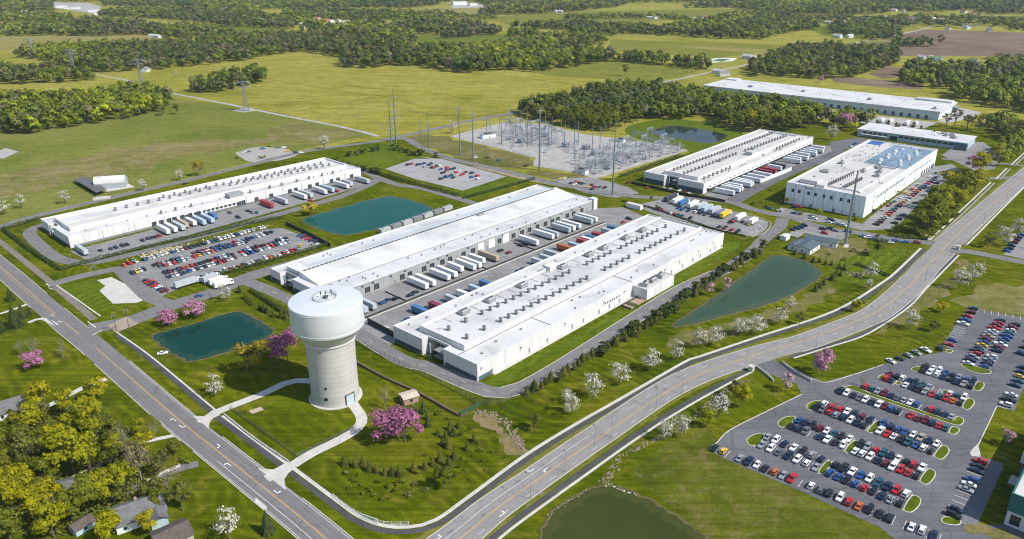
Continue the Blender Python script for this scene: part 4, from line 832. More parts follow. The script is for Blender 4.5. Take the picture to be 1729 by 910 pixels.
for x, y, hh in ((-1.8, .5, 2.6), (1.2, -1.4, 2.0), (2.2, 1.4, 3.0), (-.3, 2.0, 1.8)): mb.cyl(x, y, 44.7, 44.7 + hh, .1, .07, 6); mb.box(x - .25, x + .25, y - .15, y + .15, 44.7 + hh * .55, 44.7 + hh)
mb.box(-.9, .7, -.8, .8, 44.75, 45.4); mb.cyl(0, 0, 45.4, 45.8, .5, .3, 10); mb.build("antenna", METAL_D, tw)
mb = MB(); mb.lathe([(10.95, 0), (10.95, .28), (9.6, .32)], 64); mb.build("base_pad", WALK, tw)
da = math.atan2(*(lambda p: (p[1] - 272.3, p[0] + 73.5))(P(594, 683)))
mb = MB(); mb.box(9.55, 9.85, -1.9, 1.9, .3, 4.6); do = mb.build("door", simple("tower_door_blue", (.42, .52, .58), .5, .1), tw); do.rotation_euler = (0, 0, da)
mb = MB(); mb.box(9.5, 9.95, -2.2, -1.9, .3, 4.9); mb.box(9.5, 9.95, 1.9, 2.2, .3, 4.9); mb.box(9.5, 9.95, -2.2, 2.2, 4.6, 4.9); do = mb.build("door_frame", METAL_D, tw); do.rotation_euler = (0, 0, da)
for ang, z, s in ((da - 1.02, 4.2, .8), (da - .98, 9.2, .55)):
    mb = MB(); mb.bar((9.4, 0, z), (9.8, 0, z), s, 0, s, 14); do = mb.build("porthole", GLASS, tw); do.rotation_euler = (0, 0, ang)
# ================================================================== small buildings
def gable(name, x, y, yaw, l, w, h, rise, wallm, roofm, label, cat, extra=None, over=.5, wins=3):
    """a pitched house: ridge along local x"""
    root = empty(name, (x, y, 0), R(yaw), label, cat)
    mb = MB(); pts = [(-l / 2, -w / 2), (l / 2, -w / 2), (l / 2, w / 2), (-l / 2, w / 2)]
    for i in range(4): j = (i + 1) % 4; mb.poly([(*pts[i], 0), (*pts[j], 0), (*pts[j], h), (*pts[i], h)])
    mb.poly([(-l / 2, w / 2, h), (-l / 2, -w / 2, h), (-l / 2, 0, h + rise)]); mb.poly([(l / 2, -w / 2, h), (l / 2, w / 2, h), (l / 2, 0, h + rise)])
    mb.build("wall", wallm, root)
    mb = MB(); k = rise / (w / 2); e = w / 2 + over; zz = h - over * k; X = l / 2 + over; T = .22
    for s in (-1, 1):
        a = [(-X, s * e, zz), (X, s * e, zz), (X, 0, h + rise), (-X, 0, h + rise)]; a = a if s < 0 else list(reversed(a))
        mb.poly([(p[0], p[1], p[2] + T) for p in a]); mb.poly(list(reversed(a)))
        mb.poly([(-X, s * e, zz), (X, s * e, zz), (X, s * e, zz + T), (-X, s * e, zz + T)] if s < 0 else [(X, s * e, zz), (-X, s * e, zz), (-X, s * e, zz + T), (X, s * e, zz + T)])
        for xx in (-X, X):
            f = [(xx, s * e, zz), (xx, 0, h + rise), (xx, 0, h + rise + T), (xx, s * e, zz + T)]; mb.poly(f); mb.poly(list(reversed(f)))
    roof = mb.build("roof", roofm, root)
    if wins:
        me = mbx((-.55, .55, -.07, .03, 1.0, 2.2)).mesh("window", [GLASS])
        repeat(me, "window", root, [(-l / 2 + l * (i + .5) / wins, -w / 2, 0) for i in range(wins)] + [(l / 2 - l * (i + .5) / wins, w / 2, 0, math.pi) for i in range(wins)] + [(-l / 2, 0, 0, -math.pi / 2), (l / 2, 0, 0, math.pi / 2)])
    return root
SHING = simple("grey_shingle", (.145, .145, .15), .9, .3, .5); SHING_B = simple("brown_shingle", (.10, .08, .068), .9, .3, .5); SHING_S = simple("slate_blue_roof", (.075, .105, .125), .6, .2, .5)
SIDING = simple("white_siding", (.72, .73, .72), .6, .06); SIDING_B = simple("pale_blue_siding", (.42, .55, .62), .6, .1); BRICK = simple("tan_brick", (.36, .24, .18), .85, .2, 1.5)
x, y = P(236, 872); g = gable("house", x, y, 35, 15, 11, 3.2, 3.0, SIDING, SHING, "white house with a wide grey gabled roof among the maples", "house")
mb = MB(); l, w, hh, rs = 8, 6, 3.0, 1.7
mb.box(2, 7, -9.5, -5.4, 0, 3.0); mb.build("wing_wall", SIDING_B, g)
mb = MB()
for s in (0, 1):
    a = [(1.6, -10, 2.9), (4.5, -10, 4.7), (4.5, -4.5, 4.7), (1.6, -4.5, 2.9)] if s == 0 else [(4.5, -10, 4.7), (7.4, -10, 2.9), (7.4, -4.5, 2.9), (4.5, -4.5, 4.7)]
    mb.poly(a); mb.poly([(p[0], p[1], p[2] - .2) for p in reversed(a)])
mb.poly([(2, -9.5, 3.0), (7, -9.5, 3.0), (4.5, -9.5, 4.6)]); mb.build("wing_roof", SHING, g)
mbx((-.4, .4, 1.0, 1.8, 4.8, 6.8)).build("chimney", BRICK, g)
x, y = P(100, 838); gable("house", x, y, 25, 16, 10, 2.9, 2.2, SIDING, SHING, "low grey roofed house half hidden by yellow green trees", "house")
x, y = P(2, 700); gable("house", x, y, 40, 16, 11, 3.0, 2.6, SIDING, SHING, "grey roofed white house cut by the left edge", "house")
x, y = P(140, 893); gable("shed", x, y, 55, 6, 4.4, 2.5, 1.3, SIDING_B, SHING_B, "small pale blue garden shed with a dark roof", "shed", wins=1)
x, y = P(292, 912); gable("garage", x, y, 42, 10, 9, 2.7, 2.0, simple("tan_siding", (.42, .37, .30), .7, .1), SHING_B, "brown roofed garage at the bottom edge beside a white blossoming tree", "garage", wins=1)
x, y = P(691, 677); br = gable("pump_house", x, y, 30, 6.2, 5.0, 3.0, .5, BRICK, simple("tan_flat_roof", (.5, .43, .34), .8, .1), "small tan brick pump house near the water tower", "pump house", wins=1)
x, y = P(1345, 418); gable("shed", x, y, 47, 13, 6, 3, 1.0, SIDING, SHING_S, "narrow blue grey roofed shed nearest the pond", "shed", wins=2)
x, y = P(1362, 422); gable("shed", x, y, 47, 15, 10, 3.4, 1.2, SIDING, SHING_S, "blocky blue grey roofed shed in the middle of three", "shed", wins=2)
x, y = P(1386, 412); gable("shed", x, y, -30, 19, 8, 3.4, 1.4, SIDING, SHING_S, "longest blue grey roofed shed nearest the tall mast", "shed", wins=3)
x, y = P(1325, 404); mbx_o = gable("shed", x, y, 47, 6, 4, 2.6, .4, SIDING, R_WHITE, "small white flat topped kiosk behind the sheds", "kiosk", wins=0)
# barn with curved roof
x, y = P(189, 315); ba = empty("barn", (x, y, 0), R(14), "white barn with a rounded roof beyond the long left warehouse", "barn")
mb = MB(); l, w = 22, 11
prof = [(-w / 2, 0), (-w / 2, 4.2), (-4.6, 6.3), (-2.8, 7.9), (0, 8.7), (2.8, 7.9), (4.6, 6.3), (w / 2, 4.2), (w / 2, 0)]
for (a, z0), (b_, z1), mi in zip(prof[:-1], prof[1:], (0, 1, 1, 1, 1, 1, 1, 0)):
    if mi == 0: mb.poly([(l / 2, a, z0), (-l / 2, a, z0), (-l / 2, b_, z1), (l / 2, b_, z1)])
mb.poly([(-l / 2, a, z) for a, z in prof]); mb.poly([(l / 2, a, z) for a, z in reversed(prof)]); mb.build("wall", simple("barn_wall_shade", (.36, .40, .43), .6, .08), ba)  # white barn's walls coloured a blue-grey shade so the form reads
mb = MB()
for (a, z0), (b_, z1) in zip(prof[1:-2], prof[2:-1]): mb.poly([(l / 2 + .4, a, z0), (-l / 2 - .4, a, z0), (-l / 2 - .4, b_, z1), (l / 2 + .4, b_, z1)])
for (a, z0), (b_, z1) in zip(prof[1:-2], prof[2:-1]): mb.poly([(-l / 2 - .4, a, z0 + .2), (l / 2 + .4, a, z0 + .2), (l / 2 + .4, b_, z1 + .2), (-l / 2 - .4, b_, z1 + .2)][::-1])
mb.build("roof", R_WHITE, ba); mbx((-11.12, -11, -2.5, 2.5, .1, 4.5)).build("door", DOOR_G, ba)
mb = MB()
for q_ in (-7, -5, 3): mb.cyl(q_, .5, 8.6, 9.6, .35, .3, 8)
mb.build("roof_vent", METAL, ba)
# dark canopy beside the barn
a0, a1, a2, a3 = P(126, 309), P(164, 332), P(181, 326), P(146, 304)
cy = empty("canopy", (a0[0], a0[1], 0), 0, "long dark flat canopy beside the white barn", "canopy")
mb = MB(); q = ccw([(p[0] - a0[0], p[1] - a0[1]) for p in (a0, a1, a2, a3)]); mb.prism(q, 3.0, 3.3, 0, None, True); mb.build("roof", simple("dark_grey_sheet", (.11, .11, .115), .7, .15), cy)
for p in q: mb = MB(); mb.cyl(p[0] * .97 + .3, p[1] * .97 + .2, 0, 3.0, .14, .14, 8); mb.build("post", METAL_D, cy)
x, y = P(172, 336); mb = mbx((-6, 6, -2, 2, 0, 1.2), (-4, 4, -1.5, 1.5, 1.2, 1.7)); tag(mb.build("concrete_plinth", WALK, None, (x, y), R(25)), "pale broken concrete plinth at the end of the dark canopy", "plinth")
# generator row behind the middle warehouse
x0, x1 = P(650, 392), P(755, 355); gr = None
for k in range(7):
    t_ = k / 6; gx, gy = x0[0] + (x1[0] - x0[0]) * t_, x0[1] + (x1[1] - x0[1]) * t_
    g_ = empty("generator", (gx, gy, 0), R(47), f"grey generator cabin, {nth(k)} from the pond's near corner", "generator", "generator cabins between the middle warehouse and the pond")
    mbx((-4, 4, -1.7, 1.7, .4, 3.1)).build("cabin", METAL if k % 2 else simple("grey_cabin", (.42, .43, .43), .6, .1), g_); mbx((-4.2, 4.2, -1.9, 1.9, 0, .4)).build("base", METAL_D, g_); mb = MB(); mb.cyl(2.2, 0, 3.1, 4.4, .3, .3, 8); mb.cyl(-1.4, 0, 3.1, 3.6, .9, .9, 10); mb.build("exhaust", METAL, g_)
bx = empty("site_cabin", (*P(1071, 352), 0), R(-42), "white cabin at the far end of the dock wall", "cabin")
mbx((-6, 6, -1.7, 1.7, .3, 3.3)).build("wall", SIDING, bx); mbx((-6.2, 6.2, -1.9, 1.9, 3.3, 3.5)).build("roof", R_WHITE, bx); mbx((-5.8, 5.8, -1.5, 1.5, 0, .3)).build("base", METAL_D, bx)
# far works
for i, (u, v_, l, w, h, lb) in enumerate([(103, 13, 36, 20, 7, "far pale works hall at the left of the far yard"), (118, 15, 30, 18, 6, "far pale works hall with a low grey side"), (128, 15, 26, 16, 6, "far pale works hall nearest the yard corner"), (158, 20, 30, 14, 6, "small far shed at the yard's lower corner"), (775, 8, 50, 26, 11, "tall far works hall behind the straw field"), (800, 9, 34, 20, 7, "low far works hall right of the tall one"), (838, 9, 34, 20, 7, "far white shed beside the dark wood, left one"), (852, 8.5, 50, 20, 6, "far white shed beside the dark wood, long one"), (1632, 10, 80, 30, 8, "far pale shed at the top right corner"), (1548, 34, 50, 18, 7, "far white roofed shed in the right hand hamlet")]):
    x, y = P(u, v_); o = empty("industrial_hall", (x, y, 0), R(20), lb, "shed"); mbx((-l / 2, l / 2, -w / 2, w / 2, 0, h)).build("wall", SIDING, o); mbx((-l / 2 - .5, l / 2 + .5, -w / 2 - .5, w / 2 + .5, h, h + .8)).build("roof", R_WHITE, o)
# far farmhouses and village houses
HW = [simple("house_white", (.56, .56, .55), .7), simple("house_cream", (.62, .56, .46), .7), simple("house_brick", (.36, .20, .15), .8)]
HR = [simple("roof_grey", (.20, .20, .21), .9), simple("roof_red", (.30, .11, .085), .9), simple("roof_pale", (.46, .46, .46), .7), simple("roof_blue", (.12, .22, .30), .7)]
def house_me(l, w, h, rise, wm, rm):
    mb = MB(); pts = [(-l / 2, -w / 2), (l / 2, -w / 2), (l / 2, w / 2), (-l / 2, w / 2)]
    for i in range(4): j = (i + 1) % 4; mb.poly([(*pts[i], 0), (*pts[j], 0), (*pts[j], h), (*pts[i], h)])
    mb.poly([(-l / 2, w / 2, h), (-l / 2, -w / 2, h), (-l / 2, 0, h + rise)]); mb.poly([(l / 2, -w / 2, h), (l / 2, w / 2, h), (l / 2, 0, h + rise)])
    for s in (-1, 1): a = [(-l / 2 - .5, s * (w / 2 + .4), h - .2), (l / 2 + .5, s * (w / 2 + .4), h - .2), (l / 2 + .5, 0, h + rise), (-l / 2 - .5, 0, h + rise)]; mb.poly(a if s < 0 else a[::-1], 1)
    mb.box(-l * .28, -l * .22, -.6, .6, h, h + rise + 1.4, 2); return mb.mesh("house", [wm, rm, HW[2]])
HME = [house_me(14, 9, 5, 3, HW[i % 3], HR[i % 4]) for i in range(3)] + [house_me(20, 11, 6, 3.5, HW[0], HR[i]) for i in range(4)] + [house_me(14, 9, 5.5, 3.5, HW[2], HR[1])]
HNAME = ['white walled grey roofed', 'cream walled red roofed', 'brick walled pale roofed', 'long white grey roofed', 'long white red roofed', 'all white', 'long white blue roofed', 'brick red roofed']
HL = [(45, 10, 5), (42, 20, 5), (53, 26, 5), (161, 24, 5), (258, 61, 5), (266, 62, 5), (372, 15, 5), (384, 15, 5), (442, 34, 5), (461, 34, 4), (478, 36, 5), (486, 36, 5), (498, 32, 5), (511, 47, 0), (512, 41, 5), (528, 35, 5), (536, 31, 4), (541, 46, 4), (553, 35, 7), (560, 36, 5), (573, 35, 5), (584, 38, 5), (575, 44, 5), (620, 36, 5), (660, 40, 5), (938, 19, 5), (946, 19, 5), (1097, 29, 5), (1106, 30, 3), (1176, 32, 5), (1184, 31, 5), (1191, 29, 4), (1204, 54, 5), (1262, 97, 5), (1272, 99, 5), (1368, 38, 5), (1397, 38, 5), (1348, 76, 6), (1359, 77, 4), (1446, 31, 6), (1456, 32, 5), (1464, 28, 4), (1421, 37, 5), (1405, 38, 4), (1480, 40, 5), (1495, 29, 5), (1515, 33, 7), (1535, 33, 4), (1573, 33, 5), (1583, 35, 4), (1588, 34, 5), (1600, 48, 0), (1632, 47, 6), (1628, 42, 5), (1648, 42, 3), (1670, 51, 6), (1684, 31, 5), (1692, 31, 4), (1640, 26, 7), (1652, 24, 7), (1660, 29, 4), (1627, 20, 4), (1645, 20, 7), (1445, 13, 4), (1452, 15, 7), (1500, 18, 4), (1510, 17, 5), (1525, 18, 4), (1570, 98, 2), (1580, 102, 6), (1644, 105, 6), (1636, 106, 3), (1556, 98, 5), (1414, 62, 5), (1434, 62, 5), (1212, 122, 5), (247, 119, 0), (1222, 126, 3)]
WHERE = [(0, 300, 'in the far upper countryside'), (300, 430, 'above the green field'), (430, 680, 'in the hamlet beyond the middle woods'), (680, 1000, 'beside the dark far wood'), (1000, 1340, 'at a farmstead past the yellow fields'), (1340, 1500, 'in the hamlet near the ploughed field'), (1500, 1800, 'in the village past the ploughed field')]
for i, (u, v_, k) in enumerate(HL):
    x, y = P(u, v_ + 2); o = bpy.data.objects.new("house", HME[k]); o.location = (x, y, 0); o.rotation_euler = (0, 0, rnd.uniform(0, 3.1)); s = rnd.uniform(.8, 1.15) * (.8 if v_ > 20 else .9); o.scale = (s, s, s); put(o)
    w_ = [w for a, b_, w in WHERE if a <= u < b_][0]; j = [t for t in HL if [w for a, b_, w in WHERE if a <= t[0] < b_][0] == w_ and t[2] == k].index((u, v_, k))
    tag(o, f"{HNAME[k]} house {w_}, {nth(j)} such", "house", "far houses " + w_)
# ================================================================== plants
L_MAPLE = leafy("maple_leaves", [(.30, .32, .008), (.36, .36, .008), (.40, .37, .010), (.27, .31, .012)], trans=.42)
L_GREEN = leafy("green_leaves", [(.12, .15, .012), (.16, .185, .014), (.21, .23, .016), (.13, .155, .016)], trans=.38)
L_OLIVE = leafy("olive_leaves", [(.12, .14, .022), (.17, .18, .028), (.14, .14, .04)], trans=.3)
L_DARK = leafy("evergreen_needles", [(.045, .07, .014), (.06, .085, .018), (.085, .10, .02)], trans=.15)
L_HEDGE = leafy("hedge_leaves", [(.04, .068, .014), (.055, .085, .017)], trans=.1)
L_WHITE = leafy("white_blossom", [(.50, .48, .42), (.58, .56, .50), (.54, .53, .45)], trans=.2, clump=.9)
L_PINK = leafy("redbud_blossom", [(.43, .16, .31), (.49, .22, .37), (.55, .30, .44)], trans=.25, clump=.8)
L_PALEPINK = leafy("pale_pink_blossom", [(.52, .33, .38), (.55, .38, .42)], trans=.25, clump=.8)
L_YELLOW = leafy("yellow_blossom", [(.52, .42, .012), (.58, .46, .015)], trans=.3)
L_ORANGE = leafy("bronze_leaves", [(.31, .26, .022), (.36, .29, .025)], trans=.3)
L_TWIG = leafy("budding_twigs", [(.19, .17, .08), (.22, .195, .085), (.17, .175, .06)], trans=.15)
BARK = simple("bark", (.14, .115, .09), .95, .25, 2); BARK_P = simple("pale_bark", (.26, .235, .20), .95, .25, 2)
def quads(centres, normals, size, rng, aspect=.75, jit=.42):
    """leaf-clump faces: one small quad per centre, facing roughly along its normal"""
    n = len(centres); nn = normals + rng.normal(0, jit, (n, 3)); nn /= np.linalg.norm(nn, axis=1)[:, None] + 1e-9
    a = rng.normal(0, 1, (n, 3)); u = np.cross(nn, a); u /= np.linalg.norm(u, axis=1)[:, None] + 1e-9; w = np.cross(nn, u)
    s = (size * rng.uniform(.6, 1.35, n))[:, None]
    v = np.stack([centres - u * s, centres - w * s * aspect + u * s * .15, centres + u * s, centres + w * s * aspect - u * s * .15], 1)
    return v.reshape(-1, 3)
def crown_pts(rng, n, R_, Hc, lobes, z0, flat=1.0, hollow=.55):
    """points through the volume of an uneven crown made of overlapping boughs"""
    k = lobes; th = rng.uniform(0, 2 * np.pi, k); q = rng.uniform(-.85, 1, k); rr = np.sqrt(np.clip(1 - q * q * .8, 0, 1)) * rng.uniform(.35, .78, k)
    lc = np.stack([np.cos(th) * rr * R_, np.sin(th) * rr * R_, z0 + Hc / 2 + q * Hc * .36], 1); lr = rng.uniform(.26, .46, k) * R_
    i = rng.integers(0, k, n); d = rng.normal(0, 1, (n, 3)); d /= np.linalg.norm(d, axis=1)[:, None]; d[:, 2] = np.where(d[:, 2] < -.35, -d[:, 2] * .6, d[:, 2])
    rad = lr[i] * rng.uniform(hollow, 1.08, n); p = lc[i] + d * rad[:, None] * np.array([1, 1, .85 * flat])
    return p, d * .8 + (p - np.array([0, 0, z0 + Hc * .35])) / np.linalg.norm(p - np.array([0, 0, z0 + Hc * .35]), axis=1)[:, None] * .5, lc
def mesh_np(name, v, mats, tint=None):
    nf = len(v) // 4; me = bpy.data.meshes.new(name); me.vertices.add(len(v)); me.vertices.foreach_set('co', v.astype(np.float32).ravel())
    me.loops.add(nf * 4); me.loops.foreach_set('vertex_index', np.arange(nf * 4, dtype=np.int32)); me.polygons.add(nf)
    me.polygons.foreach_set('loop_start', np.arange(0, nf * 4, 4, dtype=np.int32)); me.polygons.foreach_set('loop_total', np.full(nf, 4, np.int32))
    for m in (mats if isinstance(mats, list) else [mats]): me.materials.append(m)
    if tint is not None:
        a = me.attributes.new('tint', 'FLOAT_COLOR', 'FACE'); c = np.ones((nf, 4), np.float32); c[:, :3] = tint; a.data.foreach_set('color', c.ravel())
    me.update(); me.validate(); return me
def limbs(rng, H, z0, targets, r0, forks=True, twig=0, spread=.35):
    mb = MB(); fork = z0 * .75; mb.bar((0, 0, 0), (0, 0, fork), r0, 0, r0 * .75, 6); top = (0, 0, fork + (H - fork) * .55); mb.bar((0, 0, fork), top, r0 * .72, 0, r0 * .2, 5)
    for c in targets:
        s = (0, 0, fork + rng.uniform(0, .4) * (H - fork) * .6); mid = tuple((np.array(s) * .45 + np.array(c) * .55) + np.array([0, 0, -.25]) + rng.normal(0, .25, 3)); mb.bar(s, mid, r0 * .42, 0, r0 * .25, 4); mb.bar(mid, tuple(c), r0 * .25, 0, r0 * .06, 3)
        for _ in range(twig):
            a = np.array(mid) * .4 + np.array(c) * .6 + rng.normal(0, .3, 3); e = a + rng.normal(0, 1, 3) * np.array([1, 1, .7]) * H * .1 + np.array([0, 0, H * .07]); mb.bar(tuple(a), tuple(e), r0 * .1, 0, r0 * .03, 3)
    return mb
def proto_tree(seed, H, Rc, n, size, leaf, bark, lobes=11, z0f=.28, hollow=.5, twig=0, name="tree"):
    rng = np.random.default_rng(seed); z0 = H * z0f; p, nrm, lc = crown_pts(rng, n, Rc, H - z0, lobes, z0, 1.0, hollow)
    return limbs(rng, H, z0, lc[:9], H * .022, True, twig).mesh("trunk", bark), mesh_np("crown", quads(p, nrm, size, rng), leaf)
def proto_conifer(seed, H, Rb, tiers, per, leaf, droop=.35):
    rng = np.random.default_rng(seed); V = []
    for t in range(tiers):
        f = t / (tiers - 1); z = H * (.06 + .9 * f); r = Rb * (1 - f) ** .85 + .06 * Rb; k = max(5, int(per * (1 - f * .6)))
        for i in range(k):
            a = 2 * np.pi * (i + rng.uniform(-.35, .35)) / k + t * .7; rr = r * rng.uniform(.72, 1.15); w = r * 2.4 / k * rng.uniform(.8, 1.3); d = np.array([np.cos(a), np.sin(a), 0]); q = np.array([-np.sin(a), np.cos(a), 0])
            tip = d * rr + np.array([0, 0, z - rr * droop]); root = d * rr * .12 + np.array([0, 0, z + H * .05]); mid = d * rr * .6 + np.array([0, 0, z - rr * droop * .25])
            V += [root, mid - q * w, tip, mid + q * w]
    mb = MB(); mb.bar((0, 0, 0), (0, 0, H * .9), H * .025, 0, H * .006, 5); return mb.mesh("trunk", BARK), mesh_np("crown", np.array(V), leaf)
MAPLE = [proto_tree(s, 12, 5.2, 1500, .42, L_MAPLE, BARK, 13, .26) for s in (1, 2, 3)]
GREEN = [proto_tree(s, 12, 5.0, 1500, .42, L_GREEN, BARK, 13, .2) for s in (11, 12, 13)]
OLIVE = [proto_tree(s, 12, 4.8, 900, .40, L_OLIVE, BARK, 12, .24, .35, 2) for s in (21, 22)]
BLOSSOM = [proto_tree(s, 8, 3.5, 520, .25, L_WHITE, BARK, 17, .14, .3, 4) for s in (31, 32, 33)]
REDBUD = [proto_tree(s, 9, 5.4, 1500, .34, L_PINK, BARK, 14, .16, .35, 3) for s in (41, 42)]
PALEPINK = [proto_tree(51, 7, 3.6, 500, .30, L_PALEPINK, BARK, 10, .2, .3, 3)]
YELLOW = [proto_tree(61, 8, 4.0, 900, .36, L_YELLOW, BARK, 10, .12, .4, 1)]
BRONZE = [proto_tree(71, 11, 4.6, 850, .38, L_ORANGE, BARK, 12, .2, .3, 3)]
BARE = [proto_tree(s, 11, 4.4, 170, .26, L_TWIG, BARK_P, 16, .25, .3, 7) for s in (81, 82)]
TALLROW = [proto_tree(s, 12, 2.6, 320, .42, L_TWIG if s == 91 else L_OLIVE, BARK, 9, .35, .3, 3) for s in (91, 92)]
SHRUB = [proto_tree(s, 2.2, 1.6, 260, .26, m_, BARK, 7, .02, .5) for s, m_ in ((101, L_GREEN), (102, L_TWIG), (103, L_MAPLE))]
L_ROW = leafy("young_conifer_needles", [(.06, .08, .014), (.09, .105, .016), (.13, .125, .018), (.07, .085, .014)], trans=.2)
CONIF = [proto_conifer(s, 4.2, 1.45, 12, 13, L_ROW, .25) for s in (111, 112, 113)]
SPRUCE = [proto_conifer(s, 13, 4.2, 20, 16, L_DARK) for s in (121, 122)]
ROUND = [proto_tree(s, 2.6, 1.35, 300, .26, L_DARK, BARK, 8, .02, .5) for s in (131, 132)]
TREES = {'maple': MAPLE, 'green': GREEN, 'olive': OLIVE, 'blossom': BLOSSOM, 'redbud': REDBUD, 'palepink': PALEPINK, 'yellow': YELLOW, 'bronze': BRONZE, 'bare': BARE, 'row': TALLROW, 'shrub': SHRUB, 'conifer': CONIF, 'spruce': SPRUCE, 'round': ROUND}
BASEH = {'maple': 12, 'green': 12, 'olive': 12, 'blossom': 8, 'redbud': 9, 'palepink': 7, 'yellow': 8, 'bronze': 11, 'bare': 11, 'row': 12, 'shrub': 2.2, 'conifer': 4.2, 'spruce': 13, 'round': 2.6}
NAMES = {'blossom': 'blossom_tree', 'redbud': 'redbud_tree', 'palepink': 'blossom_tree', 'conifer': 'young_conifer', 'spruce': 'spruce_tree', 'shrub': 'shrub', 'round': 'evergreen_bush', 'bare': 'bare_tree', 'yellow': 'yellow_tree', 'row': 'slender_tree'}
CATS = {'shrub': 'shrub', 'round': 'bush', 'conifer': 'conifer', 'spruce': 'conifer'}
PR = random.Random(99); NTREE = {}
def plant(kind, x, y, h, label, group=None, wide=1.0, sub=None):
    pr = TREES[kind]; tr, cr = pr[sub if sub is not None else PR.randrange(len(pr))]; s = h / BASEH[kind]
    root = empty(NAMES.get(kind, 'tree'), (x, y, 0), PR.uniform(0, 6.28), label, CATS.get(kind, 'tree'), group); root.scale = (s * wide, s * wide, s)
    for nm, me in (("trunk", tr), ("crown", cr)): put(bpy.data.objects.new(nm, me), root)
    NTREE[CATS.get(kind, 'tree')] = NTREE.get(CATS.get(kind, 'tree'), 0) + 1
    return root
def tp(kind, u, v, h, label, group=None, wide=1.0, sub=None): x, y = P(u, v); return plant(kind, x, y, h, label, group, wide, sub)
# ---- white blossoming trees
BL = [((1123, 743), 8, "white blossoming tree by the rocky ditch, nearest the straight road"), ((1149, 737), 8.5, "white blossoming tree by the rocky ditch, larger of the pair"), ((364, 669), 9, "white blossoming tree beside the upper tower drive"), ((1213, 705), 9.5, "white blossoming tree above the rocky ditch near the car park"),
      ((962, 700), 9, "white blossoming tree beside the stream, first along the curving road"), ((958, 680), 6, "small white blossoming tree behind the first one on the curve"), ((1001, 672), 10, "second white blossoming tree along the curve, the widest"), ((1046, 649), 10, "third white blossoming tree along the curve"), ((1098, 627), 9.5, "fourth white blossoming tree along the curve"), ((1141, 608), 9, "fifth white blossoming tree along the curve"), ((1181, 588), 9, "sixth white blossoming tree along the curve"), ((1208, 583), 9, "seventh white blossoming tree along the curve"), ((1246, 566), 8, "white blossoming tree below the long pond, first of three close together"), ((1259, 564), 8, "white blossoming tree below the long pond, middle of three close together"), ((1279, 564), 9, "white blossoming tree below the long pond, last of three close together"), ((1316, 547), 8, "greenish white blossoming tree right of the three close together"), ((1333, 524), 7, "small white blossoming tree at the tip of the dry bank"),
      ((1619, 488), 11, "tall white blossoming tree above the car park, left one of the pair"), ((1645, 476), 11, "tall white blossoming tree above the car park, right one of the pair"), ((1536, 555), 9, "lone white blossoming tree left of the car park corner"), ((1469, 470), 9, "white blossoming tree above the bend of the main road"), ((1466, 487), 5, "low white blossoming tree just below another above the bend"), ((1694, 415), 12, "white blossoming tree right of the main road, nearer one"), ((1717, 398), 11, "white blossoming tree right of the main road, farther one"),
      ((111, 344), 10, "white blossoming tree left of the dark canopy"), ((37, 352), 10, "white blossoming tree by the north road near the left edge"), ((8, 362), 10, "white blossoming tree cut by the left edge beside the north road"), ((242, 322), 8, "white blossoming tree right of the barn"), ((304, 305), 8.5, "white blossoming tree left of the bronze tree"), ((548, 252), 12, "white blossoming tree alone beside the north road bend"), ((381, 509), 9, "white blossoming tree beside the parked lorries at the gate"), ((1403, 236), 13, "white blossoming tree between the two right hand warehouses"), ((764, 225), 12, "tall white blossoming tree at the substation corner"), ((387, 909), 10, "white blossoming tree at the bottom edge near the straight road"), ((8, 775), 9, "white blossoming tree cut by the left edge among the maples"), ((297, 127), 6, "pale blossoming tree at the edge of the far wood"), ((1375, 131), 9, "white blossoming tree behind the far warehouse, beside a pink one"), ((1393, 133), 9, "cream blossoming tree behind the far warehouse, beside a pink one")]
for (u, v), h, lb in BL: tp('blossom', u, v, h * 1.16, lb, "white blossoming trees", PR.uniform(.9, 1.1))
RB = [((486, 612), 16, .95, "pink redbud tree beside the water tower shaft"), ((652, 744), 12.5, 1.0, "wide pink redbud tree at the drive's bend, left half of a pair"), ((684, 746), 14, 1.0, "wide pink redbud tree at the drive's bend, right half of a pair"), ((284, 549), 8.5, 1.15, "pink redbud tree above the teal pond, left one"), ((328, 536), 9.5, 1.15, "pink redbud tree above the teal pond, right one"), ((58, 622), 8, 1.2, "dull purple redbud tree in the lawn left of the straight road"), ((1389, 634), 13, .75, "bright pink redbud tree at the car park entrance"), ((1425, 216), 15, 1.1, "bright pink tree in front of the far warehouse"), ((1385, 139), 9, .9, "small bright pink tree behind the far warehouse"), ((1640, 288), 13, 1.0, "pink tree among the yellow green trees beside the tall warehouse")]
for (u, v), h, w, lb in RB: tp('redbud', u, v, h, lb, "pink redbud trees", w)
for (u, v), h, lb in [((1226, 492), 8, "pale pink tree leaning over the long pond, right one"), ((1198, 499), 7.5, "pale pink tree leaning over the long pond, left one"), ((1327, 661), 8.5, "dull pink tree at the tip of the lawn by the car park"), ((1699, 752), 7, "pale pink tree on the shaded lawn strip by the teal banded building"), ((1438, 211), 10, "paler pink tree beside the bright pink one near the far warehouse")]: tp('palepink', u, v, h, lb, "pale pink trees")
for (u, v), h, w, lb in [((522, 364), 10.5, 1.15, "golden yellow tree at the end of the middle pond"), ((1587, 527), 6.5, 1.1, "yellow bush like tree above the car park"), ((160, 100), 5, 1, "yellow tree at the edge of the far wood")]: tp('yellow', u, v, h, lb, None, w)
for (u, v), h, w, lb in [((337, 297), 14, 1.0, "bronze yellow tree beyond the long left warehouse"), ((418, 631), 15, 1.2, "bronze tree on the teal pond's bank"), ((442, 602), 9, 1.2, "small bronze tree behind a bigger one on the teal pond's bank")]: tp('bronze', u, v, h, lb, None, w)
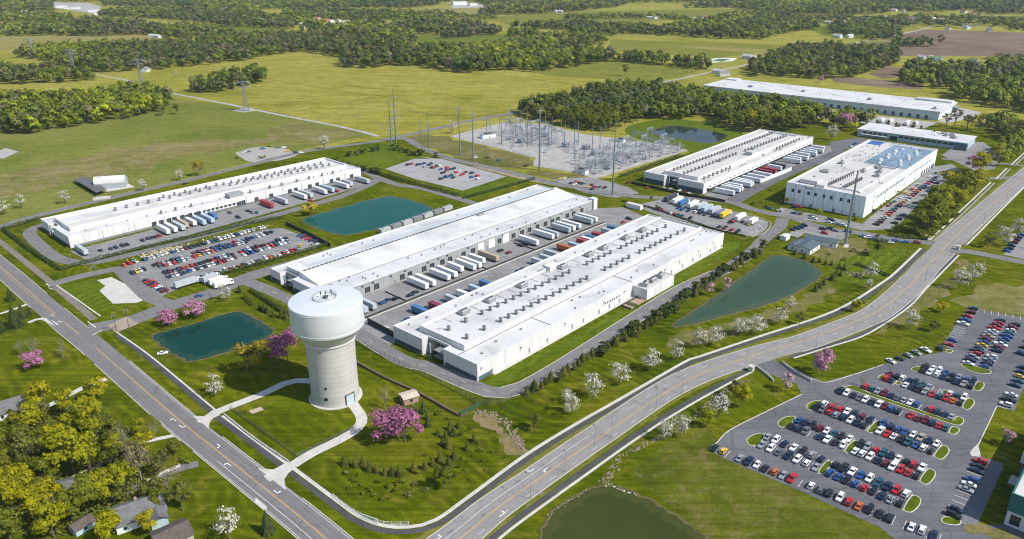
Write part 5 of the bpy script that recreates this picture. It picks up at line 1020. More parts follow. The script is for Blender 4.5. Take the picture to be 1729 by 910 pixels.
# ---- residential trees at the near left
RT = [('maple', (78, 698), 15, "yellow green maple beside the pale drive, leftmost of the tall row"), ('maple', (119, 700), 12, "yellow green maple beside the pale drive, middle of the row"), ('maple', (166, 680), 12, "thin yellow green maple near the mouth of the pale drive"), ('maple', (166, 740), 17, "large round yellow green maple between drive and road"), ('maple', (123, 741), 12, "yellow green maple behind the widest crown"), ('maple', (128, 806), 21, "widest yellow green maple in the residential garden"), ('olive', (62, 800), 18, "tall thin leaved tree in the middle of the garden wood"), ('green', (44, 772), 15, "dark green tree at the heart of the garden wood"), ('green', (148, 868), 16, "bright green maple left of the gabled house"), ('bare', (223, 803), 17, "pale budding tree by the fence near the road"), ('bare', (239, 809), 15, "second pale budding tree by the fence, slightly nearer"), ('bare', (216, 768), 15, "grey budding tree above the fence"), ('maple', (186, 912), 11, "yellow green tree at the bottom edge left of the house"), ('maple', (18, 868), 14, "yellow green tree near the left bottom corner"), ('maple', (60, 880), 13, "yellow green tree beside the low roofed house"), ('maple', (92, 908), 13, "yellow green tree at the bottom edge, second from the corner"), ('green', (20, 915), 14, "green tree at the bottom left corner"), ('bare', (285, 836), 14, "bare branched tree right of the gabled house"), ('olive', (309, 862), 12, "thin green tree in front of the gabled house"), ('olive', (296, 770), 8, "dark budding tree near the junction lawn"), ('green', (15, 810), 13, "green tree at the left edge above the low house"), ('olive', (105, 770), 12, "olive tree under the widest maple"), ('green', (195, 795), 11, "green tree by the fence, left of the pale budding trees"), ('olive', (170, 830), 10, "olive tree behind the bright green maple"), ('green', (30, 735), 11, "green tree left of the garden wood"), ('bare', (57, 605), 12, "bare tree behind the dull purple redbud"), ('bare', (107, 604), 10, "bare tree right of the dull purple redbud"), ('bare', (38, 600), 9, "small bare tree left of the dull purple redbud"), ('maple', (240, 735), 8, "white flecked young tree near the straight road"), ('bare', (262, 740), 9, "pale spring tree beside the straight road's verge"), ('green', (95, 745), 10, "mid green tree between maple crowns"), ('olive', (140, 770), 9, "olive undergrowth tree below the round maple"), ('green', (270, 860), 9, "green tree against the gabled house's gable"), ('olive', (210, 850), 9, "olive tree behind the gabled house"), ('maple', (55, 735), 14, "broad yellow green maple left of the garden wood"), ('maple', (100, 775), 15, "yellow green maple between the garden wood and the drive"), ('maple', (200, 775), 11, "small yellow green maple beside the pale budding trees"), ('green', (75, 830), 14, "fresh green tree above the low roofed house"), ('maple', (175, 850), 13, "yellow green maple beside the bright green one"), ('maple', (40, 845), 14, "yellow green maple above the low roofed house"), ('green', (125, 880), 13, "fresh green tree beside the pale blue shed"), ('maple', (255, 900), 9, "yellow green tree in front of the gabled house"), ('green', (190, 745), 10, "fresh green tree below the large round maple"), ('green', (10, 775), 14, "fresh green tree at the left edge in the garden wood"), ('olive', (232, 790), 13, "airy olive tree above the fence near the straight road"), ('maple', (250, 775), 12, "airy yellow green tree nearest the straight road's verge"), ('olive', (275, 800), 11, "airy olive tree beside the grey drive"), ('maple', (212, 830), 12, "yellow green tree behind the gabled house"), ('olive', (262, 845), 11, "airy olive tree right behind the gabled roof"), ('green', (155, 800), 12, "fresh green tree by the pale garden wall"), ('maple', (88, 860), 13, "yellow green tree in front of the low roofed house"), ('olive', (70, 720), 12, "airy olive tree behind the leftmost tall maple"), ('maple', (150, 715), 12, "yellow green tree between the pale drive and the round maple"), ('maple', (8, 840), 11, "yellow tree cut by the left edge, above the corner"), ('bare', (650, 690), 11, "bare tree rising behind the wide redbud pair")]
for k, (u, v), h, lb in RT: tp(k, u, v, h * .98, lb, "trees around the houses at the near left", 1.0)
# ---- trees along the tall warehouse
ET = [('maple', (1653, 294), 13, "yellow tree nearest the main road above the tall warehouse's car park"), ('maple', (1644, 327), 14, "round yellow green tree in the belt beside the main road"), ('green', (1626, 330), 13, "green tree between two yellow ones in the belt"), ('maple', (1598, 322), 11, "bright young tree at the car park's upper end"), ('green', (1580, 354), 13, "green tree in the middle of the belt beside the main road"), ('maple', (1590, 361), 11, "yellow green tree in front of a green one in the belt"), ('maple', (1612, 350), 10, "yellow tree on the road side of the belt"), ('green', (1570, 372), 13, "broad green tree in the lower belt"), ('green', (1561, 395), 14, "biggest green tree at the lower end of the belt"), ('green', (1585, 386), 12, "green tree on the road side of the lower belt"), ('olive', (1545, 388), 9, "olive tree at the car park corner"), ('maple', (1683, 270), 11, "yellow green tree right of the office building's forecourt"), ('olive', (1672, 280), 10, "olive tree beside the pink tree"), ('green', (1702, 255), 12, "green tree above the forecourt"), ('green', (1718, 240), 12, "green tree near the right edge above the forecourt"), ('olive', (1690, 232), 11, "olive tree behind the forecourt"), ('maple', (1722, 228), 11, "yellow tree near the right edge beyond the office building"), ('green', (1610, 308), 8, "low green tree by the office drive"), ('maple', (1381, 366), 5.5, "small yellow green tree against the tall warehouse's front"), ('maple', (1329, 346), 5, "young tree at the tall warehouse's front corner"), ('green', (1287, 425), 7, "green tree where the perimeter road bends"), ('olive', (903, 727), 7, "thin tree beside the rocky stream"), ('green', (750, 825), 8, "lone green tree among the planted conifers"), ('maple', (1252, 686), 9, "yellow green tree between the ditch and the car park"), ('olive', (1238, 672), 7, "olive tree behind the yellow green one near the ditch"), ('maple', (1193, 722), 7, "small yellow tree beside the ditch"), ('olive', (1480, 432), 10, "dark tree on the rough ground below the plant road"), ('olive', (1576, 560), 6, "thorny thin tree above the car park corner"), ('maple', (1445, 526), 6, "thin yellow green tree in the verge of the bend"), ('olive', (1350, 548), 6, "thin tree between blossoming trees on the bend"), ('bare', (1455, 652), 5, "bare sapling on the lawn by the car park"), ('olive', (1056, 128), 15, "lone bare limbed tree in the yellow meadow"), ('olive', (1587, 77), 18, "lone tree standing in the ploughed field"), ('green', (1300, 98), 13, "dark round tree beside the white farmstead"), ('olive', (1668, 418), 9, "tree on the verge right of the main road"), ('green', (30, 98), 14, "pair of pale green trees at the edge of the far left field"), ('green', (275, 195), 11, "small tree at the near corner of the left wood"), ('olive', (299, 193), 11, "separate small tree right of the left wood")]
for k, (u, v), h, lb in ET: tp(k, u, v, h * (1.4 if u > 1540 and 220 < v < 400 else 1.15), lb, None, 1.22 if u > 1540 and 220 < v < 400 else 1.0)
for i, (u, v) in enumerate([(1560, 405), (1572, 398), (1580, 392), (1596, 380), (1606, 366), (1618, 352), (1550, 398), (1568, 385), (1590, 345), (1604, 338), (1630, 318), (1648, 306)]): tp('shrub', u, v, PR.uniform(3.5, 5.5), f"tall leafy bush under the tree belt by the tall warehouse, {nth(i)} of its bushes", "bushes under the tree belt", 1.3, PR.choice([0, 0, 2]))
for i in range(20):
    u = 1232 + i * 19 + PR.uniform(-4, 4); tp('row', u, 185 + i * 2.6 + PR.uniform(-2, 4), PR.uniform(10, 14), f"slender budding tree in front of the far warehouse, {nth(i)} from the wood", "slender trees in front of the far warehouse", PR.uniform(.8, 1.2))
for i, (u, v) in enumerate([(1597, 215), (1612, 212), (1632, 219), (1640, 214), (1653, 222), (1668, 226), (1681, 233), (1692, 222)]): tp('row', u, v, PR.uniform(15, 19), f"tall bare limbed tree behind the office building, {nth(i)} from the far warehouse", "tall trees behind the office building", 1.5)
# ---- conifers, bushes and shrubs
row = spline(PP([(892, 668), (915, 652), (961, 630), (1001, 603), (1060, 570), (1155, 510), (1205, 472), (1240, 452), (1280, 428)]), 2); L = length(row); s = 0; i = 0
while s < L:
    (x, y), hd = along(row, s); d = PR.uniform(-1.6, 1.6); plant('conifer' if PR.random() < .72 else 'round', x - math.sin(hd) * d, y + math.cos(hd) * d, PR.uniform(3.6, 6.0), f"olive green young conifer lining the perimeter road, {nth(i)} from its near bend", "conifers lining the perimeter road", PR.uniform(1.1, 1.5)); s += PR.uniform(2.6, 5.2) if s < L * .3 else PR.uniform(1.9, 3.2); i += 1
def clump(kind, pts, h, what, grp, wide=1.0, start="end"):
    for i, (u, v) in enumerate(pts): tp(kind, u, v, h * PR.uniform(.82, 1.15), f"{what}, {nth(i)} {start}", grp, wide * PR.uniform(.9, 1.1))
clump('conifer', [(582, 786), (600, 788), (613, 786), (624, 795), (636, 798), (650, 802), (662, 802), (675, 803), (700, 796), (718, 792), (731, 786), (743, 779), (758, 788), (767, 774)], 4.6, "small dark conifer in the curved row below the redbuds", "conifers in the curved row below the redbuds", 1.1, "from the straight road")
clump('conifer', [(740, 735), (753, 741), (766, 735), (757, 757), (789, 760), (800, 745), (722, 708), (760, 726), (775, 722), (748, 752)], 4.2, "small dark conifer scattered on the tower slope", "conifers scattered on the tower slope", 1.15, "counting from the redbuds")
clump('conifer', [(405, 494), (414, 505), (421, 510), (426, 515), (440, 523), (447, 526), (453, 529), (462, 535), (476, 537), (484, 540)], 5.2, "dark conifer between the entrance road and the teal pond", "conifers beside the teal pond", 1.1, "from the gate")
clump('conifer', [(1343, 430), (1358, 437), (1373, 443), (1384, 443), (1394, 447), (1404, 448), (1417, 454), (1426, 456), (1412, 465), (1419, 466), (1405, 473), (1410, 468), (1391, 481), (1385, 486), (1377, 492)], 4.4, "dark conifer around the end of the long pond", "conifers around the end of the long pond", 1.2, "from the sheds")
clump('round', [(590, 264), (602, 262), (610, 260), (617, 258), (629, 256), (639, 254)], 4.5, "round dark bush along the north road", "round bushes along the north road", 1.2, "from the long left warehouse")
clump('round', [(664, 253), (672, 255), (680, 257), (687, 258), (694, 262), (700, 263), (707, 262), (714, 263), (737, 266)], 5.2, "round dark bush by the twin steel poles", "round bushes by the twin steel poles", 1.2, "from the poles")
clump('round', [(567, 275), (577, 279), (589, 282), (602, 285), (615, 289), (627, 291), (633, 292), (639, 294)], 5.0, "round dark bush at the end of the long left warehouse", "round bushes at the end of the long left warehouse", 1.2, "from the north road")
for (u, v), h, lb in [((27, 552), 13, "largest dark spruce in the group left of the straight road"), ((19, 508), 8, "small spruce farthest back in the group left of the straight road"), ((39, 537), 9, "middle sized spruce nearest the straight road"), ((3, 560), 9, "bluish spruce cut by the left edge"), ((50, 532), 6, "low dark spruce at the right end of the group"), ((453, 899), 9, "single dark spruce beside the straight road at the bottom"), ((715, 697), 7, "slim evergreen right of the pump house"), ((722, 720), 6, "slim evergreen below the pump house")]: tp('spruce', u, v, h, lb, None, .8 if h < 8 else 1.0)
SH = [(585, 800), (598, 812), (610, 820), (625, 828), (640, 815), (655, 822), (668, 830), (680, 815), (632, 838), (645, 845), (690, 838), (660, 842), (705, 800), (720, 830), (735, 812), (770, 805), (785, 795), (800, 770), (780, 775), (812, 762), (815, 780), (830, 765), (700, 820), (795, 812), (775, 790), (590, 825), (760, 815), (655, 800), (720, 770), (820, 795), (740, 700), (757, 708), (780, 735), (795, 725), (605, 805), (745, 795), (808, 750), (790, 780), (612, 835), (670, 818)]
for i, (u, v) in enumerate(SH): tp('shrub', u, v, PR.uniform(1.0, 1.9), "low round shrub dotted over the grass slope below the tower", "low shrubs dotted over the tower slope", 1.1, PR.choice([0, 0, 1]))
for i, (u, v, k) in enumerate([(1100, 335, 0), (1273, 345, 0), (1287, 343, 2), (1295, 350, 0), (1350, 362, 0), (1360, 358, 2), (1370, 368, 0), (1400, 372, 2), (1448, 372, 2), (1477, 358, 0), (1488, 350, 2), (1500, 345, 0), (1520, 328, 2), (1535, 310, 0), (1482, 400, 0), (1515, 385, 2), (1525, 380, 0), (1063, 345, 0), (1275, 318, 2), (1300, 322, 0), (1345, 356, 2), (455, 248, 2), (400, 268, 0), (440, 268, 0), (448, 266, 2), (1440, 425, 0), (1462, 428, 1), (1400, 430, 1), (1425, 440, 1), (1110, 352, 0)]): tp('shrub', u, v, PR.uniform(1.6, 3.0), f"leafy shrub by the right hand warehouses and lots, {nth(i)} counted from the lorry park", "shrubs by the warehouses and lots", 1.3, k)
# ---- clipped hedges and rough undergrowth
def hedge(px, w, h, label, mat=L_HEDGE, name="hedge", den=28):
    l = spline(PP(px), 2); L = length(l); n = int(L * den); rng = np.random.default_rng(int(L * 7)); C = np.zeros((n, 3)); N = np.zeros((n, 3))
    for i in range(n):
        (x, y), hd = along(l, L * (i + .5) / n); sx = rng.uniform(-1, 1); z = rng.uniform(.1, 1); e = rng.random()
        if e < .45: z = 1 + rng.normal(0, .05)
        elif e < .9: sx = math.copysign(1, sx)
        hh = h * (1 + .16 * math.sin(L * i / n * .9) * math.sin(L * i / n * .37)); C[i] = (x - math.sin(hd) * sx * w / 2, y + math.cos(hd) * sx * w / 2, z * hh); N[i] = (-math.sin(hd) * sx * .8, math.cos(hd) * sx * .8, .9 * (z > .9) + .25)
    o = bpy.data.objects.new(name, mesh_np(name, quads(C, N, .34, rng), mat)); put(o); return tag(o, label, name.replace('_', ' '))
hedge([(4, 389), (66, 371)], 1.6, 2.2, "dark hedge at the far end of the long left warehouse"); hedge([(5, 389), (50, 423), (102, 457)], 1.8, 2.2, "dark hedge along the straight road in front of the left warehouse's end"); hedge([(102, 457), (200, 431), (350, 396), (410, 381), (480, 369)], 1.6, 2.2, "long dark hedge between the left truck yard and the crowded car park")
hedge([(334, 474), (440, 447), (556, 414)], 1.6, 2.2, "dark hedge between the crowded car park and the entrance road"); hedge([(423, 492), (455, 513), (490, 536)], 1.4, 2.2, "dark hedge beside the conifers above the teal pond"); hedge([(610, 287), (660, 301), (707, 314), (775, 332)], 1.8, 2.4, "dark hedge below the pale half empty car park")
hedge([(782, 336), (850, 318), (903, 303)], 1.6, 2.0, "dark hedge on the bank behind the middle warehouse"); hedge([(1045, 300), (1100, 281), (1150, 264)], 2.4, 2.6, "dark hedge between the substation and the right hand warehouse"); hedge([(1499, 399), (1530, 403), (1563, 404)], 1.6, 2.0, "dark hedge at the plant road's mouth"); hedge([(1443, 447), (1470, 455), (1500, 468)], 1.8, 1.6, "low dark hedge under the bright lawn by the main road")
hedge([(1050, 340), (1110, 355), (1200, 386), (1258, 400)], .9, 1.1, "low dark hedge at the end of the nearest warehouse"); hedge([(1190, 262), (1240, 243), (1285, 222)], 3, 3.6, "dark bushy hedge along the back of the right hand warehouse")
hedge([(1050, 62), (1130, 68), (1200, 73), (1290, 77), (1335, 79)], 4, 3, "long dark hedgerow across the yellow fields", L_OLIVE, "hedgerow", 6); hedge([(575, 142), (650, 152), (720, 155), (780, 165), (880, 175)], 2.5, .7, "faint dark ditch line across the big meadow", L_OLIVE, "ditch_grass", 3); hedge([(480, 192), (560, 178), (640, 164), (700, 162)], 2.5, .6, "faint dark ditch line left of the twin poles", L_OLIVE, "ditch_grass", 3); hedge([(466, 136), (520, 145), (600, 158), (655, 163)], 2, .6, "faint dark ditch line behind the nearest pylon", L_OLIVE, "ditch_grass", 3); hedge([(780, 124), (860, 130), (930, 138), (985, 146)], 2.5, .8, "dark ditch line below the middle wood", L_OLIVE, "ditch_grass", 3); hedge([(720, 217), (780, 203), (850, 190), (872, 186)], 4, 1.6, "bright green scrub along the north road", L_GREEN, "scrub", 5)
# ---- woods: single trees where they show largest, the rest one mass
WOODS = [([(0, 231), (50, 228), (111, 218), (161, 210), (218, 201), (262, 196), (290, 178), (285, 165), (240, 158), (160, 165), (100, 170), (-60, 180), (-60, 240)], 9, 12.5, 0, .35), ([(-40, 147), (84, 141), (158, 136), (150, 128), (80, 122), (-60, 120)], 9, 12, 0, .45), ([(318, 157), (372, 158), (456, 137), (445, 129), (400, 131), (340, 149)], 8, 13, 0, .3),
 ([(27, 94), (100, 112), (161, 124), (268, 118), (350, 110), (430, 101), (470, 92), (517, 87), (560, 95), (590, 98), (620, 90), (700, 88), (660, 79), (630, 75), (560, 64), (480, 64), (400, 67), (336, 77), (250, 80), (150, 82), (60, 88)], 10, 13, 0, .4), ([(575, 114), (620, 116), (666, 111), (700, 112), (783, 124), (850, 119), (911, 122), (960, 115), (991, 111), (1035, 102), (1040, 97), (1000, 92), (960, 90), (900, 86), (800, 88), (760, 85), (700, 89), (640, 91), (645, 100), (590, 96)], 9, 14, 0, .3), ([(810, 82), (850, 80), (920, 68), (1020, 67), (1025, 75), (980, 79), (930, 87), (850, 90)], 10, 13, 0, .5),
 ([(1035, 104), (1132, 113), (1134, 108), (1060, 98)], 8, 12, 0, .1), ([(1137, 116), (1200, 118), (1196, 110), (1140, 108)], 8, 12, 0, .2),
 ([(-40, 62), (90, 60), (160, 62), (240, 59), (290, 65), (350, 63), (400, 58), (350, 51), (250, 49), (240, 43), (150, 37), (90, 46), (-40, 51)], 11, 13, 1, .35), ([(-40, 37), (100, 38), (125, 31), (40, 27), (-40, 24)], 11, 12, 1, .2), ([(160, 27), (280, 33), (350, 39), (372, 44), (480, 49), (550, 51), (545, 41), (460, 31), (430, 22), (350, 20), (200, 20)], 11, 13, 1, .3), ([(500, 55), (560, 58), (640, 67), (700, 79), (700, 57), (790, 61), (800, 50), (830, 47), (780, 42), (700, 42), (640, 42), (560, 47)], 11, 13, 1, .4), ([(748, 66), (800, 62), (800, 56), (750, 59)], 9, 12, 1, .7), ([(800, 60), (843, 59), (845, 52), (800, 50)], 9, 12, 1, .6), ([(860, 62), (910, 63), (910, 57), (860, 56)], 9, 11, 1, .3),
 ([(480, 19), (640, 23), (780, 27), (700, 32), (600, 36), (520, 34), (480, 28)], 12, 12, 1, .3), ([(808, 26), (880, 25), (940, 22), (1040, 13), (1060, 7), (980, 7), (900, 9), (835, 12)], 12, 14, 1, .5), ([(855, 48), (1010, 52), (1110, 58), (1200, 66), (1290, 67), (1330, 56), (1380, 50), (1379, 40), (1300, 24), (1240, 30), (1200, 33), (1160, 43), (1120, 52), (1060, 50), (960, 44)], 11, 13, 1, .25), ([(1150, 14), (1240, 14), (1300, 23), (1400, 27), (1480, 24), (1600, 19), (1760, 12), (1760, 4), (1500, 3), (1250, 7)], 13, 14, 1, .3), ([(0, 22), (90, 20), (90, 6), (0, 4)], 13, 13, 1, .3), ([(172, 10), (300, 13), (430, 16), (700, 14), (760, 6), (600, 3), (300, 2), (175, 3)], 14, 13, 1, .25), ([(810, 10), (900, 8), (1100, 5), (1300, 4), (1500, 3), (1500, -6), (700, -6), (0, -6), (0, 4), (400, 1), (800, 3)], 18, 14, 1, .3), ([(1500, 3), (1760, 3), (1760, -6), (1500, -6)], 16, 14, 1, .3), ([(1400, 56), (1440, 62), (1520, 50), (1540, 44), (1500, 38), (1430, 42), (1400, 47)], 11, 12, 1, .2), ([(1340, 40), (1460, 48), (1540, 44), (1620, 48), (1729, 44), (1729, 36), (1560, 30), (1400, 32), (1340, 34)], 16, 11, 1, .2), ([(1650, 25), (1760, 24), (1760, 14), (1650, 17)], 12, 13, 1, .25), ([(1700, 52), (1760, 53), (1760, 44), (1705, 46)], 11, 11, 1, .2),
 ([(1265, 130), (1300, 128), (1400, 135), (1450, 130), (1480, 121), (1515, 109), (1510, 99), (1400, 87), (1340, 85), (1320, 93), (1280, 106), (1262, 118)], 9, 12, 0, .35), ([(1375, 82), (1420, 84), (1520, 98), (1515, 90), (1440, 84), (1390, 78)], 9, 11, 0, .2), ([(1520, 144), (1605, 152), (1760, 150), (1760, 120), (1620, 122), (1530, 120)], 9, 13, 0, .3), ([(1608, 166), (1729, 193), (1790, 200), (1790, 152), (1640, 152), (1606, 156)], 9, 14, 0, .2), ([(1600, 116), (1760, 120), (1760, 102), (1690, 100), (1640, 112), (1600, 108)], 13, 10, 0, .2), ([(1455, 70), (1520, 66), (1520, 60), (1460, 62)], 10, 11, 1, .1), ([(1505, 79), (1570, 80), (1570, 75), (1510, 73)], 10, 11, 1, .1), ([(1050, 58), (1130, 61), (1130, 56), (1050, 53)], 10, 10, 1, .2), ([(965, 58), (1050, 62), (1050, 56), (965, 52)], 10, 12, 1, .1), ([(700, 34), (840, 33), (830, 29), (700, 30)], 13, 10, 1, .2), ([(955, 34), (1050, 32), (1130, 33), (1160, 36), (1160, 31), (1050, 28), (955, 31)], 12, 10, 1, .2), ([(1410, 218), (1440, 222), (1480, 205), (1420, 195), (1400, 202)], 8, 10, 0, .4), ([(1560, 110), (1625, 116), (1625, 106), (1570, 102)], 12, 10, 0, .1),
 ([(1676, 300), (1700, 275), (1729, 255), (1729, 222), (1690, 205), (1660, 208), (1690, 232), (1700, 245), (1690, 262)], 7.5, 10, 0, .2)]
WOOD_S = [(872, 190), (906, 203), (941, 212), (990, 221), (1036, 224), (1052, 214), (1091, 205), (1121, 201), (1149, 204), (1189, 196), (1207, 210), (1230, 218), (1262, 224), (1300, 226), (1360, 218), (1400, 208), (1380, 195), (1300, 182), (1215, 172), (1190, 168), (1110, 152), (1060, 154), (1010, 157), (950, 174)]
PAL = np.array([(.066, .09, .014), (.093, .122, .013), (.128, .16, .012), (.17, .20, .012), (.24, .26, .012), (.115, .11, .042), (.125, .115, .058), (.085, .088, .038)])
def crown_lod(seed, n, lob):
    rng = np.random.default_rng(seed); p, nr, lc = crown_pts(rng, n, .5, .95, lob, .03, 1.12, .72); q = p - np.array([0, 0, .45]); q /= np.linalg.norm(q, axis=1)[:, None]; return p, q + nr * .35
WR = np.random.default_rng(4); LOD0 = [crown_lod(s, 230, 9) for s in range(6)]; LOD1 = [crown_lod(s, 90, 7) for s in range(10, 16)]
def low(x, y, s=.004): return math.sin(x * s * 1.7 + 1.3) * math.sin(y * s * 1.3 + .4) + .6 * math.sin(x * s * 4.1 + y * s * 2.7) + .4 * math.sin(x * s * 7.9 - y * s * 5.1)
def wood_points(px, sp):
    poly = PP(px); xs = [p[0] for p in poly]; ys = [p[1] for p in poly]; out = []
    y = min(ys)
    while y < max(ys):
        x = min(xs)
        while x < max(xs):
            a, b_ = x + WR.uniform(-.45, .45) * sp, y + WR.uniform(-.45, .45) * sp
            if inside(a, b_, poly): out.append((a, b_))
            x += sp
        y += sp * .9
    return out
HP = np.array([P(u, v_ + 2) for u, v_, k in HL])
def clear_of_houses(x, y): d = HP - (x, y); return not np.any((np.abs(d[:, 0]) < 17) & (d[:, 1] > -14) & (d[:, 1] < 75))
def tint_at(x, y, br):
    k = low(x, y); q = WR.random()
    if q < br * .75 * (.7 + .6 * (k < -.2)): c = PAL[WR.integers(5, 8)]
    else: c = PAL[int(np.clip(1.5 + k * 1.1 + WR.normal(0, .8), 0, 4))]
    return c * WR.uniform(1.2, 1.75)
V, T = [], []
front = sorted([(math.hypot(*p), p) for p in wood_points(WOOD_S, 9.4)])
NSOLO = 118
for k, (d, (x, y)) in enumerate(front):
    if k < NSOLO:
        kind = WR.choice(['green', 'green', 'green', 'maple', 'olive'], p=[.32, .32, .16, .06, .14]); lb = {'green': "green leaved tree at the front of the wood behind the substation", 'maple': "yellow green tree at the front of the wood behind the substation", 'olive': "brownish budding tree at the front of the wood behind the substation"}[str(kind)]
        plant(str(kind), x, y, WR.uniform(13, 18.5), lb, "trees at the front of the wood behind the substation: " + str(kind), .95)
    else:
        p, nr = LOD0[WR.integers(0, 6)]; h = 16 * WR.uniform(.8, 1.2); w = h * WR.uniform(.72, .95); a = WR.uniform(0, 6.28); ca, sa = math.cos(a), math.sin(a); Rm = np.array([[ca, -sa, 0], [sa, ca, 0], [0, 0, 1]])
        V.append(quads((p @ Rm.T) * (w, w, h) + (x, y, 0), nr @ Rm.T, .075 * h, WR, .8, .25)); T.append(np.tile(tint_at(x, y, .15), (len(p), 1)))
for px, sp, hh, lod, br in WOODS:
    for x, y in wood_points(px, sp * 1.32):
        if not clear_of_houses(x, y): continue
        p, nr = (LOD1 if lod else LOD0)[WR.integers(0, 6)]; h = hh * 1.38 * WR.uniform(.7, 1.2); w = max(sp * 1.6, h * .8) * WR.uniform(.85, 1.15); a = WR.uniform(0, 6.28); ca, sa = math.cos(a), math.sin(a); Rm = np.array([[ca, -sa, 0], [sa, ca, 0], [0, 0, 1]])
        V.append(quads((p @ Rm.T) * (w, w, h) + (x, y, 0), nr @ Rm.T, (.11 if lod else .068) * h, WR, .8, .25)); T.append(np.tile(tint_at(x, y, br), (len(p), 1)))
L_WOOD = leafy("woodland_leaves", None, 'tint', trans=.22, clump=.12)
o = bpy.data.objects.new("woods", mesh_np("woods", np.concatenate(V), L_WOOD, np.concatenate(T))); put(o); tag(o, "far spreading woods of green and brown budding trees between the fields", "woods", None, 'stuff')
# garden undergrowth at the near left
poly = PP([(0, 705), (150, 685), (215, 715), (270, 755), (325, 785), (270, 850), (200, 905), (0, 905)]); n = 10500; rng = np.random.default_rng(8); C = []
xs = [p[0] for p in poly]; ys = [p[1] for p in poly]
while len(C) < n:
    x, y = rng.uniform(min(xs), max(xs)), rng.uniform(min(ys), max(ys))
    if inside(x, y, poly) and low(x, y, .05) > -.1: C.append((x, y, abs(rng.normal(0, .9))))
C = np.array(C); o = bpy.data.objects.new("undergrowth", mesh_np("undergrowth", quads(C, np.tile((0, 0, 1.), (len(C), 1)), .45, rng), leafy("undergrowth_leaves", None, 'tint', clump=.3), np.array([(.12, .17, .02), (.20, .24, .025), (.15, .13, .045)])[rng.integers(0, 3, len(C))])); put(o); tag(o, "tangled undergrowth beneath the residential trees", "undergrowth", None, 'stuff')
# ================================================================== cars
def paint(n, c, metal=.25, rough=.3):
    m = simple("car_paint_" + n, c, rough, 0, 1, metal); m.node_tree.nodes["Principled BSDF"].inputs['Coat Weight'].default_value = .6; return m
PAINT = {k: paint(n, c, mt) for k, n, c, mt in [('w', 'white', (.74, .74, .73), 0), ('s', 'silver', (.46, .48, .50), .5), ('g', 'grey', (.17, .18, .19), .4), ('k', 'black', (.015, .016, .018), .1), ('n', 'navy', (.015, .03, .075), .3), ('b', 'blue', (.025, .10, .33), .3), ('r', 'red', (.50, .012, .014), .1), ('m', 'maroon', (.17, .012, .022), .2), ('o', 'orange', (.58, .13, .015), .1), ('y', 'yellow', (.72, .46, .02), 0), ('t', 'teal', (.02, .12, .14), .3), ('c', 'tan', (.42, .36, .27), .2)]}
CNAME = {'w': 'white', 's': 'silver', 'g': 'grey', 'k': 'black', 'n': 'navy', 'b': 'blue', 'r': 'red', 'm': 'maroon', 'o': 'orange', 'y': 'yellow', 't': 'teal', 'c': 'tan'}
TYRE = simple("tyre_rubber", (.02, .02, .021), .85); RIM = simple("alloy_rim", (.5, .5, .51), .35, 0, 1, .8); CGLASS = simple("car_glass", (.012, .017, .022), .06, 0, 1, 0, .8)
def car_shape(kind):
    """profile along the car, shoulder height, cabin base and roof rectangles"""
    if kind == 'sedan': return dict(prof=[(-2.3, .32), (-2.36, .62), (-2.25, .9), (-1.5, .98), (.95, .96), (1.75, .86), (2.22, .7), (2.32, .5), (2.28, .3)], base=(-1.62, 1.0, .96), roof=(-.85, .22, 1.46), w=.92)
    if kind == 'suv': return dict(prof=[(-2.25, .38), (-2.32, .7), (-2.28, 1.05), (-1.9, 1.1), (1.0, 1.1), (1.95, 1.02), (2.28, .82), (2.36, .55), (2.3, .36)], base=(-2.24, 1.1, 1.08), roof=(-1.95, .35, 1.74), w=.97)
    if kind == 'hatch': return dict(prof=[(-2.0, .32), (-2.06, .66), (-2.0, .96), (-1.7, 1.0), (.85, .97), (1.6, .86), (2.0, .7), (2.06, .5), (2.02, .3)], base=(-1.98, .95, .97), roof=(-1.45, .2, 1.5), w=.9)
    return dict(prof=[(-2.75, .42), (-2.8, .75), (-2.78, 1.08), (-.8, 1.1), (1.35, 1.1), (2.3, 1.04), (2.68, .85), (2.74, .6), (2.7, .4)], base=(-.9, 1.4, 1.08), roof=(-.7, .65, 1.8), w=1.0)
def body_mb(d, mb, mi=0):
    W_ = d['w']; pr = d['prof']; lev = [(W_ - .06, 0), (W_, 1), (W_ - .07, 2)]
    n = len(pr); k = len(mb.v)
    for s in (-1, 1): mb.v += [(x, s * (W_ - (.07 if i in (0, n - 1) else (.0 if z < .8 else .06))), z) for i, (x, z) in enumerate(pr)]
    for i in range(n - 1): mb.f.append((k + i, k + n + i, k + n + i + 1, k + i + 1)); mb.m.append(mi)
    mb.f.append(tuple(k + i for i in range(n))); mb.m.append(mi); mb.f.append(tuple(k + n + i for i in reversed(range(n)))); mb.m.append(mi); mb.f.append((k, k + n - 1, k + 2 * n - 1, k + n)); mb.m.append(mi)
    (a, b, z0), (c, e, z1) = d['base'], d['roof']; wb, wr = W_ - .1, W_ - .3
    B = [(a, -wb, z0), (b, -wb, z0), (b, wb, z0), (a, wb, z0)]; T = [(c, -wr, z1), (e, -wr, z1), (e, wr, z1), (c, wr, z1)]
    for i in range(4): j = (i + 1) % 4; mb.poly([B[i], B[j], T[j], T[i]], mi)
    mb.poly(T, mi)
    return B, T
def pane(mb, a, b, c, e, mi=0, ins=.1, out=.02):
    """a window set slightly proud of one face of the cabin"""
    q = [Vector(p) for p in (a, b, c, e)]; ce = sum(q, Vector()) / 4; nrm = (q[1] - q[0]).cross(q[3] - q[0]).normalized()
    o_ = [ce + (p - ce) * (1 - ins * 1.6) + nrm * out for p in q]; i_ = [p - nrm * .05 for p in o_]
    mb.poly(o_, mi)
    for k in range(4): j = (k + 1) % 4; mb.poly([i_[k], i_[j], o_[j], o_[k]], mi)
